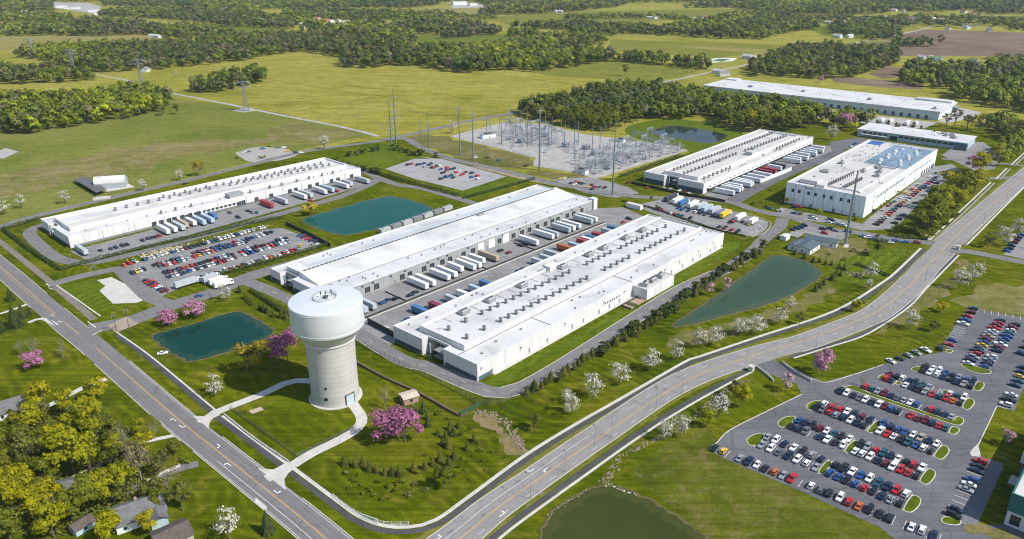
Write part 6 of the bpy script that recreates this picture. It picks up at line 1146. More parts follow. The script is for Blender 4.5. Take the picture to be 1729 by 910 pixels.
def wheel_mb(mb, x, y, r=.33, w=.22, mi=0, mr=None):
    k = len(mb.v); n = 10; s = 1 if y > 0 else -1
    for yy in (y - w / 2, y + w / 2): mb.v += [(x + r * math.cos(2 * math.pi * i / n), yy, r + r * math.sin(2 * math.pi * i / n)) for i in range(n)]
    for i in range(n): j = (i + 1) % n; mb.f.append((k + i, k + n + i, k + n + j, k + j)); mb.m.append(mi)
    mb.f.append(tuple(k + i for i in range(n))); mb.m.append(mi); mb.f.append(tuple(k + n + i for i in reversed(range(n)))); mb.m.append(mi)
CARS = {}
for kind in ('sedan', 'suv', 'hatch', 'pickup'):
    d = car_shape(kind); mb = MB(); B_q, T_q = body_mb(d, mb)
    if kind == 'pickup':
        mb.box(-2.65, -.98, -.78, .78, 1.1, 1.13, 0)
    cr = {'body': mb.mesh("car_body", [PAINT['w']])}
    for nm, idx in (('windscreen', (1, 2)), ('rear_window', (3, 0)), ('side_window', (0, 1)), ('side_window_far', (2, 3))):
        m2 = MB(); i, j = idx; pane(m2, B_q[i], B_q[j], T_q[j], T_q[i]); cr[nm] = m2.mesh("car_window", [CGLASS])
    m2 = MB(); wheel_mb(m2, 0, .01); cr['wheel'] = m2.mesh("wheel", [TYRE]); m2 = MB(); wheel_mb(m2, 0, .01, .2, .24); rim = m2.mesh("rim", [RIM]); cr['rim'] = rim
    cr['axles'] = (-d['prof'][0][0] * -.62, d['prof'][-1][0] * .62, d['w'] - .1)
    m3 = MB(); m3.v = []; B2, T2 = body_mb(d, m3, 0)
    for i, j in ((1, 2), (3, 0), (0, 1), (2, 3)): pane(m3, B2[i], B2[j], T2[j], T2[i], 1)
    for x in cr['axles'][:2]:
        for s in (-1, 1): wheel_mb(m3, x, s * cr['axles'][2], .33, .22, 2)
    cr['one'] = m3; cr['one_me'] = m3.mesh("car", [PAINT['w'], CGLASS, TYRE]); CARS[kind] = cr
CR = random.Random(21)
def slot(o, m): o.material_slots[0].link = 'OBJECT'; o.material_slots[0].material = m
NCAR = 0
def kind_for(c): return CR.choice(['sedan', 'sedan', 'suv', 'suv', 'hatch', 'pickup'] if c not in 'yo' else ['hatch', 'sedan'])
def car(x, y, rz, col, label, group, parts=True):
    global NCAR; NCAR += 1
    k = kind_for(col); d = CARS[k]; label = label.replace('car,', {'sedan': 'saloon car,', 'suv': 'tall car,', 'hatch': 'small car,', 'pickup': 'pickup,'}[k], 1)
    if not parts:
        o = bpy.data.objects.new("parked_car", d['one_me']); o.location = (x, y, .09); o.rotation_euler = (0, 0, rz); put(o); slot(o, PAINT[col]); return tag(o, label, "car", group)
    root = empty("parked_car", (x, y, .09), rz, label, "car", group)
    o = bpy.data.objects.new("body", d['body']); put(o, root); slot(o, PAINT[col])
    for nm in ('windscreen', 'rear_window', 'side_window', 'side_window_far'): put(bpy.data.objects.new(nm.replace('_far', ''), d[nm]), root)
    for xa in d['axles'][:2]:
        for s in (-1, 1): w = bpy.data.objects.new("wheel", d['wheel']); w.location = (xa, s * d['axles'][2], 0); put(w, root)
    return root
MASS = []                                                            # cars beyond the three hundred that show largest
TINTC = {k: None for k in PAINT}
RAWC = {'w': (.74, .74, .73), 's': (.46, .48, .5), 'g': (.17, .18, .19), 'k': (.015, .016, .018), 'n': (.015, .03, .075), 'b': (.025, .1, .33), 'r': (.5, .012, .014), 'm': (.17, .012, .022), 'o': (.58, .13, .015), 'y': (.72, .46, .02), 't': (.02, .12, .14), 'c': (.42, .36, .27)}
def row_of_cars(a, b, cols, where, group, parts=True, flip=None, rot=None, mass=False, jitter=.12, start="end"):
    """cars side by side between two ground points; '.' leaves a bay empty"""
    n = len(cols); hd = math.atan2(b[1] - a[1], b[0] - a[0]) + (math.pi / 2 if rot is None else rot)
    seen = {}
    for i, c in enumerate(cols):
        if c == '.': continue
        t = i / max(1, n - 1); x = a[0] + (b[0] - a[0]) * t + CR.uniform(-jitter, jitter) * 1.3; y = a[1] + (b[1] - a[1]) * t + CR.uniform(-jitter, jitter) * 1.3
        h = hd + (math.pi if (CR.random() < .5 if flip is None else flip) else 0) + CR.uniform(-.03, .03)
        if mass: MASS.append((x, y, h, c)); continue
        j = seen.get(c, 0); seen[c] = j + 1
        car(x, y, h, c, f"{CNAME[c]} car, {nth(i)} bay {where}", group, parts)
def K9(x, y): return P(1149 + x / 2.981, 605 + y / 2.981)
def KB(x, y): return P(1480 + x / 6.944, 500 + y / 6.944)
def KR(x, y): return P(1560 + x / 3.136, 620 + y / 3.138)
G0 = "cars in the large car park"
row_of_cars(K9(172, 457), K9(1273, 897), "ky.snwkosr.wgkwrokkk.wwn", "of the row along the murky pond's grass", G0, jitter=.2)
row_of_cars(K9(408, 441), K9(680, 555), "swgnwws", "of the second block's front row, short part", G0); row_of_cars(K9(436, 399), K9(710, 514), "swnwksnnb"[:7], "of the back row of the second block, short part", G0)
row_of_cars(K9(750, 584), K9(1104, 737), "bbkbrknsk", "of the front row of the second block, long part", G0); row_of_cars(K9(778, 541), K9(1133, 690), "kkwbwtn r."[:8].replace(' ', 'r') + "rw"[1:], "of the back row of the second block, long part", G0)
row_of_cars(K9(558, 347), K9(814, 442), "kng.nwkwk"[:8], "of the front row of the third block, short part", G0); row_of_cars(K9(595, 317), K9(847, 412), "bnkmwtkw", "of the back row of the third block, short part", G0)
row_of_cars(K9(878, 473), K9(1187, 597), "wwwnmwrrk", "of the front row of the third block, long part", G0); row_of_cars(K9(905, 439), K9(1212, 556), "ksrtnwkrw", "of the back row of the third block, long part", G0)
row_of_cars(K9(680, 251), K9(924, 345), "kgrsnwnkt"[:8], "of the front row of the fourth block, short part", G0); row_of_cars(K9(725, 236), K9(954, 313), "wrrwnmnn"[:7], "of the back row of the fourth block, short part", G0)
row_of_cars(K9(1003, 371), K9(1259, 473), "wrwktbwk", "of the front row of the fourth block, long part", G0); row_of_cars(K9(1020, 335), K9(1286, 436), "bnbbwcnw", "of the back row of the fourth block, long part", G0)
row_of_cars(K9(805, 171), K9(1336, 356), "nwkgwnwmbn.rmmnrt", "of the front row beside the long grass median", G0); row_of_cars(K9(930, 148), K9(1363, 299), "rtsmngswb.rnnsk"[:14], "of the back row beside the long grass median", G0)
row_of_cars(K9(1032, 106), K9(1406, 231), "rn.wnksrtrok"[:12], "of the front row of the sixth block", G0, False); row_of_cars(K9(1052, 84), K9(1426, 203), "mkwnnts..wtw", "of the back row of the sixth block", G0, False)
row_of_cars(K9(1220, 66), K9(1461, 146), "kwwnknsk", "of the front row of the seventh block", G0, False); row_of_cars(K9(1236, 46), K9(1472, 119), "kwwbnsbn", "of the back row of the seventh block", G0, False)
row_of_cars(KB(1130, 160), KB(850, 580), "tmrbw...br", "of the single row running down from the dry field", G0, False)
row_of_cars(KB(1452, 298), KB(1075, 800), "trmrwscmbygnrsnw", "of the double row's left side from the dry field", G0, False); row_of_cars(KB(1622, 350), KB(1265, 840), "kmwtbbtwmn.wsnb", "of the double row's right side from the dry field", G0, False)
row_of_cars(KB(1900, 420), KB(1700, 690), "ngmkn", "of the row at the right edge, upper part", G0, False)
row_of_cars(KR(528, 10), KR(434, 205), "nnytn.wkw", "of the single row above the shaded lawn strip", G0, False)
row_of_cars(KR(300, 508), KR(152, 790), "rkn.bws...nk", "of the row in front of the teal banded building", G0)
row_of_cars(KB(170, 775), KB(570, 645), "wnsswn"[:5], "of the kerb row under the thorny thin tree", G0, False); row_of_cars(KB(745, 625), KB(750, 626), "n", "alone on the car park's upper corner", G0, False)
# islands, medians and bay lines of the large car park
def island(pts, label):
    p = ccw(round_poly(pts, 1.6, 2)); mb = MB(); q = offs(p, .35); n = len(p)
    for i in range(n): j = (i + 1) % n; mb.poly([(*p[i], 0), (*p[j], 0), (*p[j], .2), (*p[i], .2)]); mb.poly([(*p[i], .2), (*p[j], .2), (*q[j], .2), (*q[i], .2)])
    tag(mb.build("curb", CURB), "pale kerb of " + label, "curb", None, 'structure'); sheet("lawn", q, .19, G_LAWN2, label, "grass island")
for c, lb in [([(325, 415), (350, 390), (400, 374), (432, 385), (395, 440), (350, 445)], "rounded grass island at the near end of the second block"), ([(685, 575), (735, 512), (772, 522), (720, 592)], "grass island in the middle of the second block"), ([(1115, 760), (1162, 685), (1210, 700), (1212, 735), (1170, 780), (1130, 775)], "grass island at the far end of the second block"),
              ([(482, 325), (520, 295), (570, 290), (585, 300), (545, 345), (500, 352)], "rounded grass island at the near end of the third block"), ([(815, 470), (868, 410), (900, 420), (855, 485)], "grass island in the middle of the third block"), ([(1197, 615), (1245, 550), (1285, 570), (1285, 595), (1250, 640), (1212, 632)], "grass island at the far end of the third block"),
              ([(628, 240), (660, 215), (705, 212), (715, 222), (672, 265), (640, 262)], "rounded grass island at the near end of the fourth block"), ([(930, 370), (985, 312), (1018, 320), (970, 382)], "grass island in the middle of the fourth block"), ([(1270, 490), (1315, 432), (1352, 450), (1355, 475), (1320, 515), (1285, 505)], "grass island at the far end of the fourth block"),
              ([(770, 165), (800, 150), (830, 150), (1400, 345), (1430, 325), (1425, 300), (1385, 292), (1372, 318), (925, 165), (880, 132), (835, 140)], "long grass median between two car rows"), ([(1345, 375), (1362, 340), (1400, 350), (1410, 365), (1380, 390)], "small grass island below the long median's end"),
              ([(985, 98), (1010, 82), (1048, 82), (1030, 112)], "rounded grass island at the near end of the sixth block"), ([(1415, 240), (1442, 198), (1478, 208), (1482, 230), (1455, 262), (1425, 258)], "grass island at the far end of the sixth block"), ([(1150, 58), (1175, 42), (1225, 42), (1205, 76)], "rounded grass island at the near end of the seventh block"), ([(1470, 150), (1492, 115), (1528, 122), (1532, 142), (1508, 168), (1478, 162)], "grass island at the far end of the seventh block"), ([(1405, 30), (1425, 25), (1570, 62), (1560, 82), (1480, 75), (1430, 52)], "grass island below the double row"), ([(1075, 125), (1100, 110), (1120, 130), (1095, 140)], "tiny grass island in the sixth block"), ([(1305, 170), (1330, 155), (1350, 170), (1325, 185)], "small grass island in the back of the sixth block"),
              ([(1305, 815), (1325, 793), (1420, 812), (1408, 845), (1330, 838)], "grass island at the end of the teal banded building's row")]:
    island([K9(*p) for p in c], lb)
island([KB(800, 625), (KB(905, 630)), KB(890, 665), KB(820, 680)], "grass corner by the single row"); 
S("lawn", [(1683, 687), (1713, 694), (1735, 640), (1800, 640), (1800, 700), (1729, 772), (1694, 886), (1627, 886), (1691, 784), (1676, 780), (1657, 772), (1653, 752)], .09, G_LAWN, "lawn strip between the car park and the teal banded building")
S("pavement", [(1692, 782), (1656, 772), (1640, 769), (1585, 864), (1628, 886), (1650, 886), (1694, 790)], .11, paving("slate_walk", (.17, .175, .185), .12, .2), "slate grey walk in front of the teal banded building")
S("parking_lot", [(1672, 782), (1640, 770), (1588, 862), (1624, 880)], .13, ASPH, "row of bays in front of the teal banded building", "car park"); S("path", [(1652, 752), (1656, 772), (1640, 770), (1637, 764), (1650, 750)], .14, WALK, "pale walk corner at the shaded lawn strip", "pavement")
S("lawn", [(1628, 888), (1694, 888), (1760, 915), (1760, 930), (1700, 915)], .10, G_ROUGH, "yellowish grass strip below the teal banded building")
mk = MB()
def bays(a, b, n, l=5.0, rot=math.pi / 2, ox=.5):
    hd = math.atan2(b[1] - a[1], b[0] - a[0]); dx, dy = math.cos(hd + rot), math.sin(hd + rot)
    for i in range(n + 1):
        t = (i - .5) / max(1, n - 1); x, y = a[0] + (b[0] - a[0]) * t, a[1] + (b[1] - a[1]) * t; mb_line(mk, (x - dx * l / 2, y - dy * l / 2), (x + dx * l / 2, y + dy * l / 2), .075, .10)
def mb_line(mk, p, q, w, z):
    d = math.hypot(q[0] - p[0], q[1] - p[1]) or 1; nx, ny = -(q[1] - p[1]) / d * w, (q[0] - p[0]) / d * w
    mk.poly([(p[0] - nx, p[1] - ny, z), (q[0] - nx, q[1] - ny, z), (q[0] + nx, q[1] + ny, z), (p[0] + nx, p[1] + ny, z)])
for a, b, n in [((172, 457), (1273, 897), 23), ((408, 441), (680, 555), 7), ((436, 399), (710, 514), 7), ((750, 584), (1104, 737), 9), ((778, 541), (1133, 690), 9), ((558, 347), (814, 442), 8), ((595, 317), (847, 412), 8), ((878, 473), (1187, 597), 9), ((905, 439), (1212, 556), 9), ((680, 251), (924, 345), 8), ((725, 236), (954, 313), 7), ((1003, 371), (1259, 473), 8), ((1020, 335), (1286, 436), 8), ((805, 171), (1336, 356), 17), ((930, 148), (1363, 299), 14), ((1032, 106), (1406, 231), 12), ((1052, 84), (1426, 203), 12), ((1220, 66), (1461, 146), 8), ((1236, 46), (1472, 119), 8)]: bays(K9(*a), K9(*b), n)
for a, b, n in [((1130, 160), (850, 580), 17), ((1452, 298), (1075, 800), 18), ((1622, 350), (1265, 840), 18)]: bays(KB(*a), KB(*b), n)
bays(KB(1220, 170), KB(1729, 260), 7)
bays(KR(528, 10), KR(434, 205), 9); mk2 = mk; mk = MB(); bays(KR(300, 508), KR(152, 790), 12); mk.v = [(x, y, .16) for x, y, z in mk.v]; tag(mk.build("parking_bay_lines", P_WHITE), "white bay lines before the teal banded building", "parking lines", None, 'structure')
tag(mk2.build("parking_bay_lines", P_WHITE), "white bay lines of the large car park", "parking lines", None, 'structure')
# crowded car park at the left
def KL(x, y): return P(190 + x / 4.668, 370 + y / 4.668)
G1 = "cars in the crowded car park beside the left warehouse"
row_of_cars(KL(270, 488), KL(412, 572), "krnrwnmk"[:7], "of the short kerb row by the lane", G1, False); row_of_cars(KL(700, 466), KL(1440, 246), "nwsmwwrwonwwgcwowwrwrm", "of the row along the dark hedge, counting from the lane", G1, False)
row_of_cars(KL(440, 462), KL(965, 310), "nswntbwnsnwwkrmswm", "of the nearest middle row, counting from the lane", G1, False); row_of_cars(KL(415, 430), KL(945, 282), "kmgnrormnkkrnswtm"[:17], "of the second middle row, counting from the lane", G1, False)
row_of_cars(KL(1035, 288), KL(1380, 182), "wnbkwswrtwwsr"[:12], "of the upper block's near row", G1, False); row_of_cars(KL(1005, 265), KL(1365, 160), "rbwkmkrgnkwn"[:12], "of the upper block's back row", G1, False, mass=True)
row_of_cars(KL(375, 380), KL(595, 322), "trwrtws"[:7], "", G1, mass=True); row_of_cars(KL(325, 368), KL(540, 308), "kmsgkts", "", G1, mass=True); row_of_cars(KL(645, 300), KL(1050, 185), "rygsobtnbnwsk"[:13], "", G1, mass=True); row_of_cars(KL(640, 272), KL(1030, 175), "mkrcnkbngrsb", "", G1, mass=True)
row_of_cars(KL(1068, 165), KL(1250, 108), "nbwwkt", "", G1, mass=True); row_of_cars(KL(250, 326), KL(420, 275), "tswsww"[:6], "", G1, mass=True); row_of_cars(KL(475, 265), KL(1190, 70), "bwsmnkknwbnwwwwnwwws.ww", "", G1, mass=True); row_of_cars(KL(85, 372), KL(180, 340), "orw", "", G1, mass=True); row_of_cars(KL(160, 430), KL(250, 405), "nyskk"[:4], "", G1, mass=True); row_of_cars(KL(1480, 135), KL(1600, 185), "bmrnn", "", G1, mass=True); row_of_cars(KL(1480, 215), KL(1620, 215), "y.cw", "", G1, mass=True)
mk = MB()
for a, b, n in [((700, 466), (1440, 246), 22), ((440, 462), (965, 310), 18), ((1035, 288), (1380, 182), 12), ((375, 380), (595, 322), 7), ((645, 300), (1050, 185), 13), ((1068, 165), (1250, 108), 6), ((475, 265), (1190, 70), 23), ((1300, 75), (1440, 110), 6)]: bays(KL(*a), KL(*b), n)
tag(mk.build("parking_bay_lines", P_WHITE), "white bay lines of the crowded car park", "parking lines", None, 'structure')
# cars on the other lots and yards
def spots(l, rz, f=None):
    for u, v, c in l: x, y = P(u, v); MASS.append((x, y, rz + CR.uniform(-.1, .1) + (math.pi if CR.random() < .5 else 0), c))
spots([(170, 424, 'k'), (187, 421, 'n'), (196, 419, 'n'), (207, 416, 'k'), (215, 414, 'k'), (241, 407, 'k'), (250, 404, 'n'), (257, 402, 'k'), (264, 401, 'm'), (269, 399, 'r'), (388, 360, 'n'), (402, 368, 'k'), (418, 357, 'k'), (426, 360, 'g'), (433, 360, 't'), (524, 340, 'r'), (569, 324, 'r')], R(137))
spots([(689, 279, 'n'), (694, 278, 'r'), (706, 279, 'n'), (711, 278, 'b'), (716, 277, 'k'), (718, 283, 's'), (724, 280, 'n'), (729, 284, 'k'), (733, 284, 'r'), (728, 277, 'k'), (738, 281, 't'), (743, 281, 'w'), (744, 287, 'b'), (748, 293, 'k'), (754, 289, 'm'), (755, 284, 'r'), (760, 287, 'n'), (766, 286, 'n'), (766, 292, 's'), (771, 292, 'r'), (775, 290, 'w'), (780, 296, 'r'), (786, 292, 'm'), (797, 293, 'k'), (745, 303, 'k'), (752, 299, 'n'), (756, 300, 'b'), (761, 298, 'n'), (765, 301, 'k'), (797, 300, 'b'), (806, 298, 'r'), (807, 303, 'w')], R(50))
spots([(412, 258, 'w'), (420, 257, 't'), (444, 252, 'b'), (469, 250, 't'), (480, 250, 'w'), (499, 258, 'n'), (508, 259, 'w'), (485, 256, 'y')], R(30))
spots([(823, 267, 'k'), (843, 271, 'b'), (888, 281, 'k'), (802, 267, 'w'), (946, 303, 'y'), (953, 302, 'w'), (965, 310, 'n'), (972, 308, 'r'), (978, 310, 'k'), (984, 311, 'n'), (993, 316, 'y'), (998, 314, 'k'), (1004, 317, 'r'), (1012, 317, 't'), (1021, 318, 'k'), (970, 312, 'w'), (1000, 320, 'n'), (313, 311, 'k'), (1093, 318, 'r'), (1060, 309, 'm'), (1119, 319, 'w'), (1132, 320, 's'), (1139, 318, 'k'), (1147, 323, 'w'), (1156, 325, 'm'), (1163, 328, 'w'), (1175, 331, 'k')], R(45))
spots([(1108, 354, 'k'), (1115, 356, 'm'), (1134, 362, 'w'), (1138, 363, 'r'), (1144, 365, 't'), (1151, 366, 'n'), (1166, 369, 'k'), (1215, 384, 'n'), (1224, 386, 'm'), (1236, 389, 'r'), (1246, 392, 'k'), (1113, 342, 's'), (1146, 352, 'n'), (1152, 355, 'b'), (1162, 357, 'n'), (1174, 359, 'w'), (1182, 361, 'k'), (1190, 363, 'n'), (1203, 366, 'n'), (1233, 376, 'k'), (1238, 376, 'r'), (1254, 376, 'n'), (1265, 380, 'y')], R(50))
spots([(1338, 389, 'k'), (1346, 387, 'n'), (1352, 385, 'n'), (1358, 382, 'k'), (1389, 388, 'k'), (1400, 387, 'k'), (1392, 395, 'r'), (1411, 391, 'g'), (1432, 392, 'n'), (1398, 376, 'w'), (1404, 373, 'n'), (1412, 379, 's'), (1424, 382, 'w'), (1374, 370, 'w'), (1340, 361, 'b'), (1300, 353, 'b'), (1342, 351, 'n'), (1348, 350, 'r'), (1316, 357, 'w')], R(140))
spots([(1457, 400, 'b'), (1464, 402, 'w'), (1475, 404, 'b'), (1482, 406, 's'), (1490, 408, 'b'), (1497, 408, 't'), (1504, 411, 'w'), (1512, 408, 'b'), (1528, 410, 'b'), (1548, 411, 'm')], R(-10))
for i, c in enumerate("kmgwortnkrywsrkomtbrkgnwyn"): t_ = i / 25; x, y = P(1480 + 112 * t_ + CR.uniform(-1, 1), 380 - 88 * t_ * (1.12 - .12 * t_)); MASS.append((x, y, R(137) + CR.uniform(-.1, .1), c))
for i, c in enumerate("knt.wk.sngk.kn"):
    if c != '.': t_ = i / 13; x, y = P(1510 + 92 * t_, 378 - 88 * t_); MASS.append((x, y, R(137), c))
for i, c in enumerate("smtwyrs.wt"):
    if c != '.': t_ = i / 9; x, y = P(1490 + 90 * t_, 355 - 62 * t_); MASS.append((x, y, R(47), c))
spots([(1700, 425, 'b'), (1704, 421, 'n'), (1708, 416, 'n'), (1712, 411, 'm'), (1716, 406, 'k'), (1720, 402, 'n'), (1724, 398, 'b')], R(137)); spots([(1440, 245, 'n'), (1445, 243, 'b'), (1437, 248, 'w'), (1655, 262, 'k'), (1663, 268, 'w')], R(40))
S("parking_lot", [(1694, 430), (1740, 380), (1800, 390), (1740, 440)], .06, ASPH_L, "small car park right of the main road", "car park")
mv, mf, mm, mt = [], [], [], []
for x, y, h, c in MASS:
    d = CARS[CR.choice(['sedan', 'suv', 'hatch', 'suv'])]['one']; k = len(mv); ca, sa = math.cos(h), math.sin(h)
    mv += [(x + ca * a - sa * b_, y + sa * a + ca * b_, z + .1) for a, b_, z in d.v]; mf += [tuple(k + i for i in f) for f in d.f]; mm += d.m; mt += [RAWC[c]] * len(d.f)
me = bpy.data.meshes.new("parked_cars"); me.from_pydata(mv, [], mf); tm, t, b = new_mat("mixed_car_paint"); b.inputs['Roughness'].default_value = .3; b.inputs['Coat Weight'].default_value = .5; a_ = node(t, "ShaderNodeAttribute", attribute_name='tint'); t.links.new(a_.outputs[0], b.inputs['Base Color'])
for m_ in (tm, CGLASS, TYRE): me.materials.append(m_)
me.polygons.foreach_set('material_index', mm); at = me.attributes.new('tint', 'FLOAT_COLOR', 'FACE'); at.data.foreach_set('color', np.array([(*c, 1) for c in mt], np.float32).ravel()); me.update()
o = bpy.data.objects.new("parked_cars", me); put(o); tag(o, "small distant cars parked on the farther lots and yards", "cars", None, 'stuff')
x, y = P(336, 501); car(x, y, R(30), 'b', "blue car, alone on the entrance road near the gate lorries", None)
x, y = P(275, 598); car(x, y, R(20), 'w', "white car, alone on the grass beside the teal pond", None)
# ================================================================== lorries and trailers
TW = {k: simple("trailer_" + k, c, .45, .1, .4, 0) for k, c in {'white': (.72, .73, .73), 'silver': (.45, .48, .51), 'blue': (.06, .17, .36), 'maroon': (.24, .02, .045), 'orange': (.50, .13, .025), 'red': (.42, .03, .03), 'yellow': (.70, .48, .03), 'tan': (.45, .36, .25), 'pale blue': (.38, .50, .60), 'purple': (.20, .19, .33), 'dark': (.06, .065, .07)}.items()}
def trailer_meshes(L):
    w = 1.28; a = mbx((0, L, -w, w, 1.15, 3.95)).mesh("cargo_box", [TW['white']]); b_ = mbx((.4, L - .3, -.5, .5, .8, 1.15), (L * .72, L - .5, -w + .1, w - .1, .75, .95)).mesh("chassis", [METAL_D]); wh = MB(); wheel_mb(wh, 0, 0, .5, .5); lg = mbx((-.08, .08, -.9, -.7, 0, 1.0), (-.08, .08, .7, .9, 0, 1.0)).mesh("landing_gear", [METAL]); dr = mbx((0, .05, -w + .12, w - .12, 1.3, 3.8)).mesh("rear_door", [DOOR_G]); rl = MB()
    for y_ in (-w, w): rl.box(0, L, y_ - .03, y_ + .03, 3.93, 4.03)
    return dict(cargo_box=a, chassis=b_, wheel=wh.mesh("wheel", [TYRE]), landing_gear=lg, rail=rl.mesh("roof_rail", [METAL]), L=L)
TRM = {16: trailer_meshes(15.6), 12: trailer_meshes(12.2), 9: trailer_meshes(8.6)}
def trailer(x, y, rz, size, col, label, group):
    m_ = TRM[size]; root = empty("box_trailer", (x, y, .08), rz, label, "trailer", group); o = bpy.data.objects.new("cargo_box", m_['cargo_box']); put(o, root); slot(o, TW[col]); put(bpy.data.objects.new("roof_rail", m_['rail']), o); put(bpy.data.objects.new("chassis", m_['chassis']), root)
    for xa in (m_['L'] * .8, m_['L'] * .89):
        for s in (-1, 1): w = bpy.data.objects.new("wheel", m_['wheel']); w.location = (xa, s * .95, 0); put(w, root)
    o = bpy.data.objects.new("landing_gear", m_['landing_gear']); o.location = (2.6, 0, 0); put(o, root); return root
CAB = MB(); CAB.box(-1.1, 1.2, -1.2, 1.2, .7, 2.0, 0); CAB.prism([(-1.1, -1.15), (.95, -1.15), (.95, 1.15), (-1.1, 1.15)], 2.0, 3.1, 0); CABM = CAB.mesh("cab", [TW['white']]); CABG = mbx((.955, 1.0, -1.0, 1.0, 2.05, 2.9), (-.4, .7, -1.19, -1.16, 2.05, 2.8), (-.4, .7, 1.16, 1.19, 2.05, 2.8)).mesh("cab_glass", [CGLASS]); LW = MB(); wheel_mb(LW, 0, 0, .5, .35); LWM = LW.mesh("wheel", [TYRE])
def lorry(x, y, rz, size, col, label, group, cabcol='white'):
    """a box lorry: cab at the front (local +x)"""
    m_ = TRM[size]; L = m_['L']; root = empty("box_lorry", (x, y, .08), rz, label, "lorry", group)
    o = bpy.data.objects.new("cargo_box", m_['cargo_box']); put(o, root); slot(o, TW[col]); put(bpy.data.objects.new("chassis", m_['chassis']), root)
    c = bpy.data.objects.new("cab", CABM); c.location = (L + 1.35, 0, 0); put(c, root); slot(c, TW[cabcol]); put(bpy.data.objects.new("cab_window", CABG), c)
    for xa in (1.6, 2.8, L + 1.5):
        for s in (-1, 1): w = bpy.data.objects.new("wheel", LWM); w.location = (xa, s * 1.0, 0); put(w, root)
    return root
def on(bl, a, b_):
    x, y, yaw = bl[:3]; c, s = math.cos(R(yaw)), math.sin(R(yaw)); return x + c * a - s * b_, y + s * a + c * b_
def docked(bl, spots_, b0, rz, what, group):
    for i, (a, size, col) in enumerate(spots_):
        x, y = on(bl, a, b0); trailer(x, y, R(bl[2]) + rz + rnd.uniform(-.02, .02), size, col, f"{col} box trailer {what}, {nth(i)} from the near end", group)
docked(B_, [(9.5, 16, 'silver'), (14.8, 16, 'silver'), (4.5, 12, 'white'), (50.0, 16, 'white'), (55.3, 16, 'white'), (66, 16, 'white'), (71.5, 16, 'white'), (79.6, 12, 'white'), (86.3, 16, 'white'), (90.5, 16, 'white'), (96.8, 12, 'white'), (105, 16, 'tan'), (141, 16, 'white'), (155.6, 16, 'white'), (160.5, 16, 'silver'), (172.6, 16, 'silver'), (177.5, 16, 'white'), (183, 16, 'white'), (196, 16, 'silver'), (201, 16, 'white')], -4.6, -math.pi / 2, "backed to the grey dock wall", "trailers backed to the grey dock wall")
docked(C_, [(27.5, 16, 'blue'), (36.2, 12, 'maroon'), (47.5, 12, 'silver'), (56, 12, 'white'), (65, 12, 'pale blue'), (73.5, 12, 'blue'), (117.5, 12, 'silver'), (124.8, 12, 'silver'), (132.5, 16, 'silver'), (145.4, 16, 'orange'), (152.4, 12, 'pale blue'), (161, 12, 'red'), (165.5, 12, 'white'), (170, 12, 'blue'), (177, 12, 'red'), (187, 12, 'silver'), (194, 12, 'blue')], 57.5, math.pi / 2, "behind the nearest warehouse", "trailers behind the nearest warehouse")
docked(A_, [(52.6, 16, 'white'), (57.5, 16, 'white'), (62.7, 16, 'silver'), (66.8, 12, 'tan'), (71.9, 12, 'white'), (77.3, 16, 'pale blue'), (83.1, 16, 'pale blue'), (88.5, 9, 'blue'), (128, 16, 'red'), (139.7, 16, 'silver'), (155.7, 16, 'white'), (160.8, 16, 'silver'), (173.4, 16, 'white'), (179.7, 16, 'pale blue'), (193.3, 16, 'white'), (199.5, 12, 'silver'), (212.6, 16, 'silver')], -6.5, -math.pi / 2, "backed to the long left warehouse", "trailers backed to the long left warehouse")
docked(D_, [(10.5, 16, 'white'), (20, 16, 'white'), (24.5, 16, 'white'), (29.8, 12, 'white'), (38.9, 16, 'white'), (42.6, 16, 'white'), (46.5, 12, 'white'), (55.5, 16, 'white'), (64.3, 16, 'white'), (74.7, 16, 'white'), (83, 12, 'maroon'), (90.8, 12, 'red'), (101.9, 12, 'white'), (109.5, 12, 'dark'), (133.4, 16, 'white'), (141, 12, 'white'), (148.2, 16, 'white'), (159.1, 12, 'white'), (167.9, 16, 'white'), (175, 12, 'white'), (182.8, 16, 'white'), (193.4, 12, 'white')], -4.5, -math.pi / 2, "backed to the dock by the tall warehouse", "trailers backed to the dock by the tall warehouse")
x, y = on(A_, 1.9, -6); trailer(x, y, R(A_[2]) - math.pi / 2, 16, 'silver', "silver box trailer parked alone at the corner of the long left warehouse", None)
for i, (bl, a, b_, c, rz) in enumerate([(B_, 19, -14, 'k', 47), (B_, 23, -16, 'b', 47), (B_, 27, -15, 'n', 47), (B_, 31, -17, 'k', 47), (B_, 39, -19, 'n', 40), (B_, 43, -18, 'k', 40), (B_, 119, -9, 'k', 47), (B_, 120, -15, 'm', 47), (B_, 134, -12, 'k', -43), (B_, 138, -13, 'n', -43), (C_, 5, 68, 'w', 60), (C_, 18, 67, 'b', 47), (C_, 21, 67, 'w', 47), (C_, 102, 67, 'b', 47), (C_, 106, 67, 'k', 47), (C_, 214, 71, 'r', 47), (C_, 222, 72, 'k', -43)]):
    x, y = on(bl, a, b_); car(x, y, R(rz), c, f"{CNAME[c]} car, {nth(i)} left between the two dock rows counting from the tower", "cars left between the dock rows", False)
x, y = on(C_, 84, 62); tag(mbx((-6, 6, -2.5, 2.5, 0, 1.0)).build("pallet_stack", simple("pallet_wood", (.36, .27, .17), .85, .25, 1), None, (x, y), R(47.9)), "low tan stack of pallets behind the nearest warehouse", "pallets")
GL = "lorries in the lorry park"
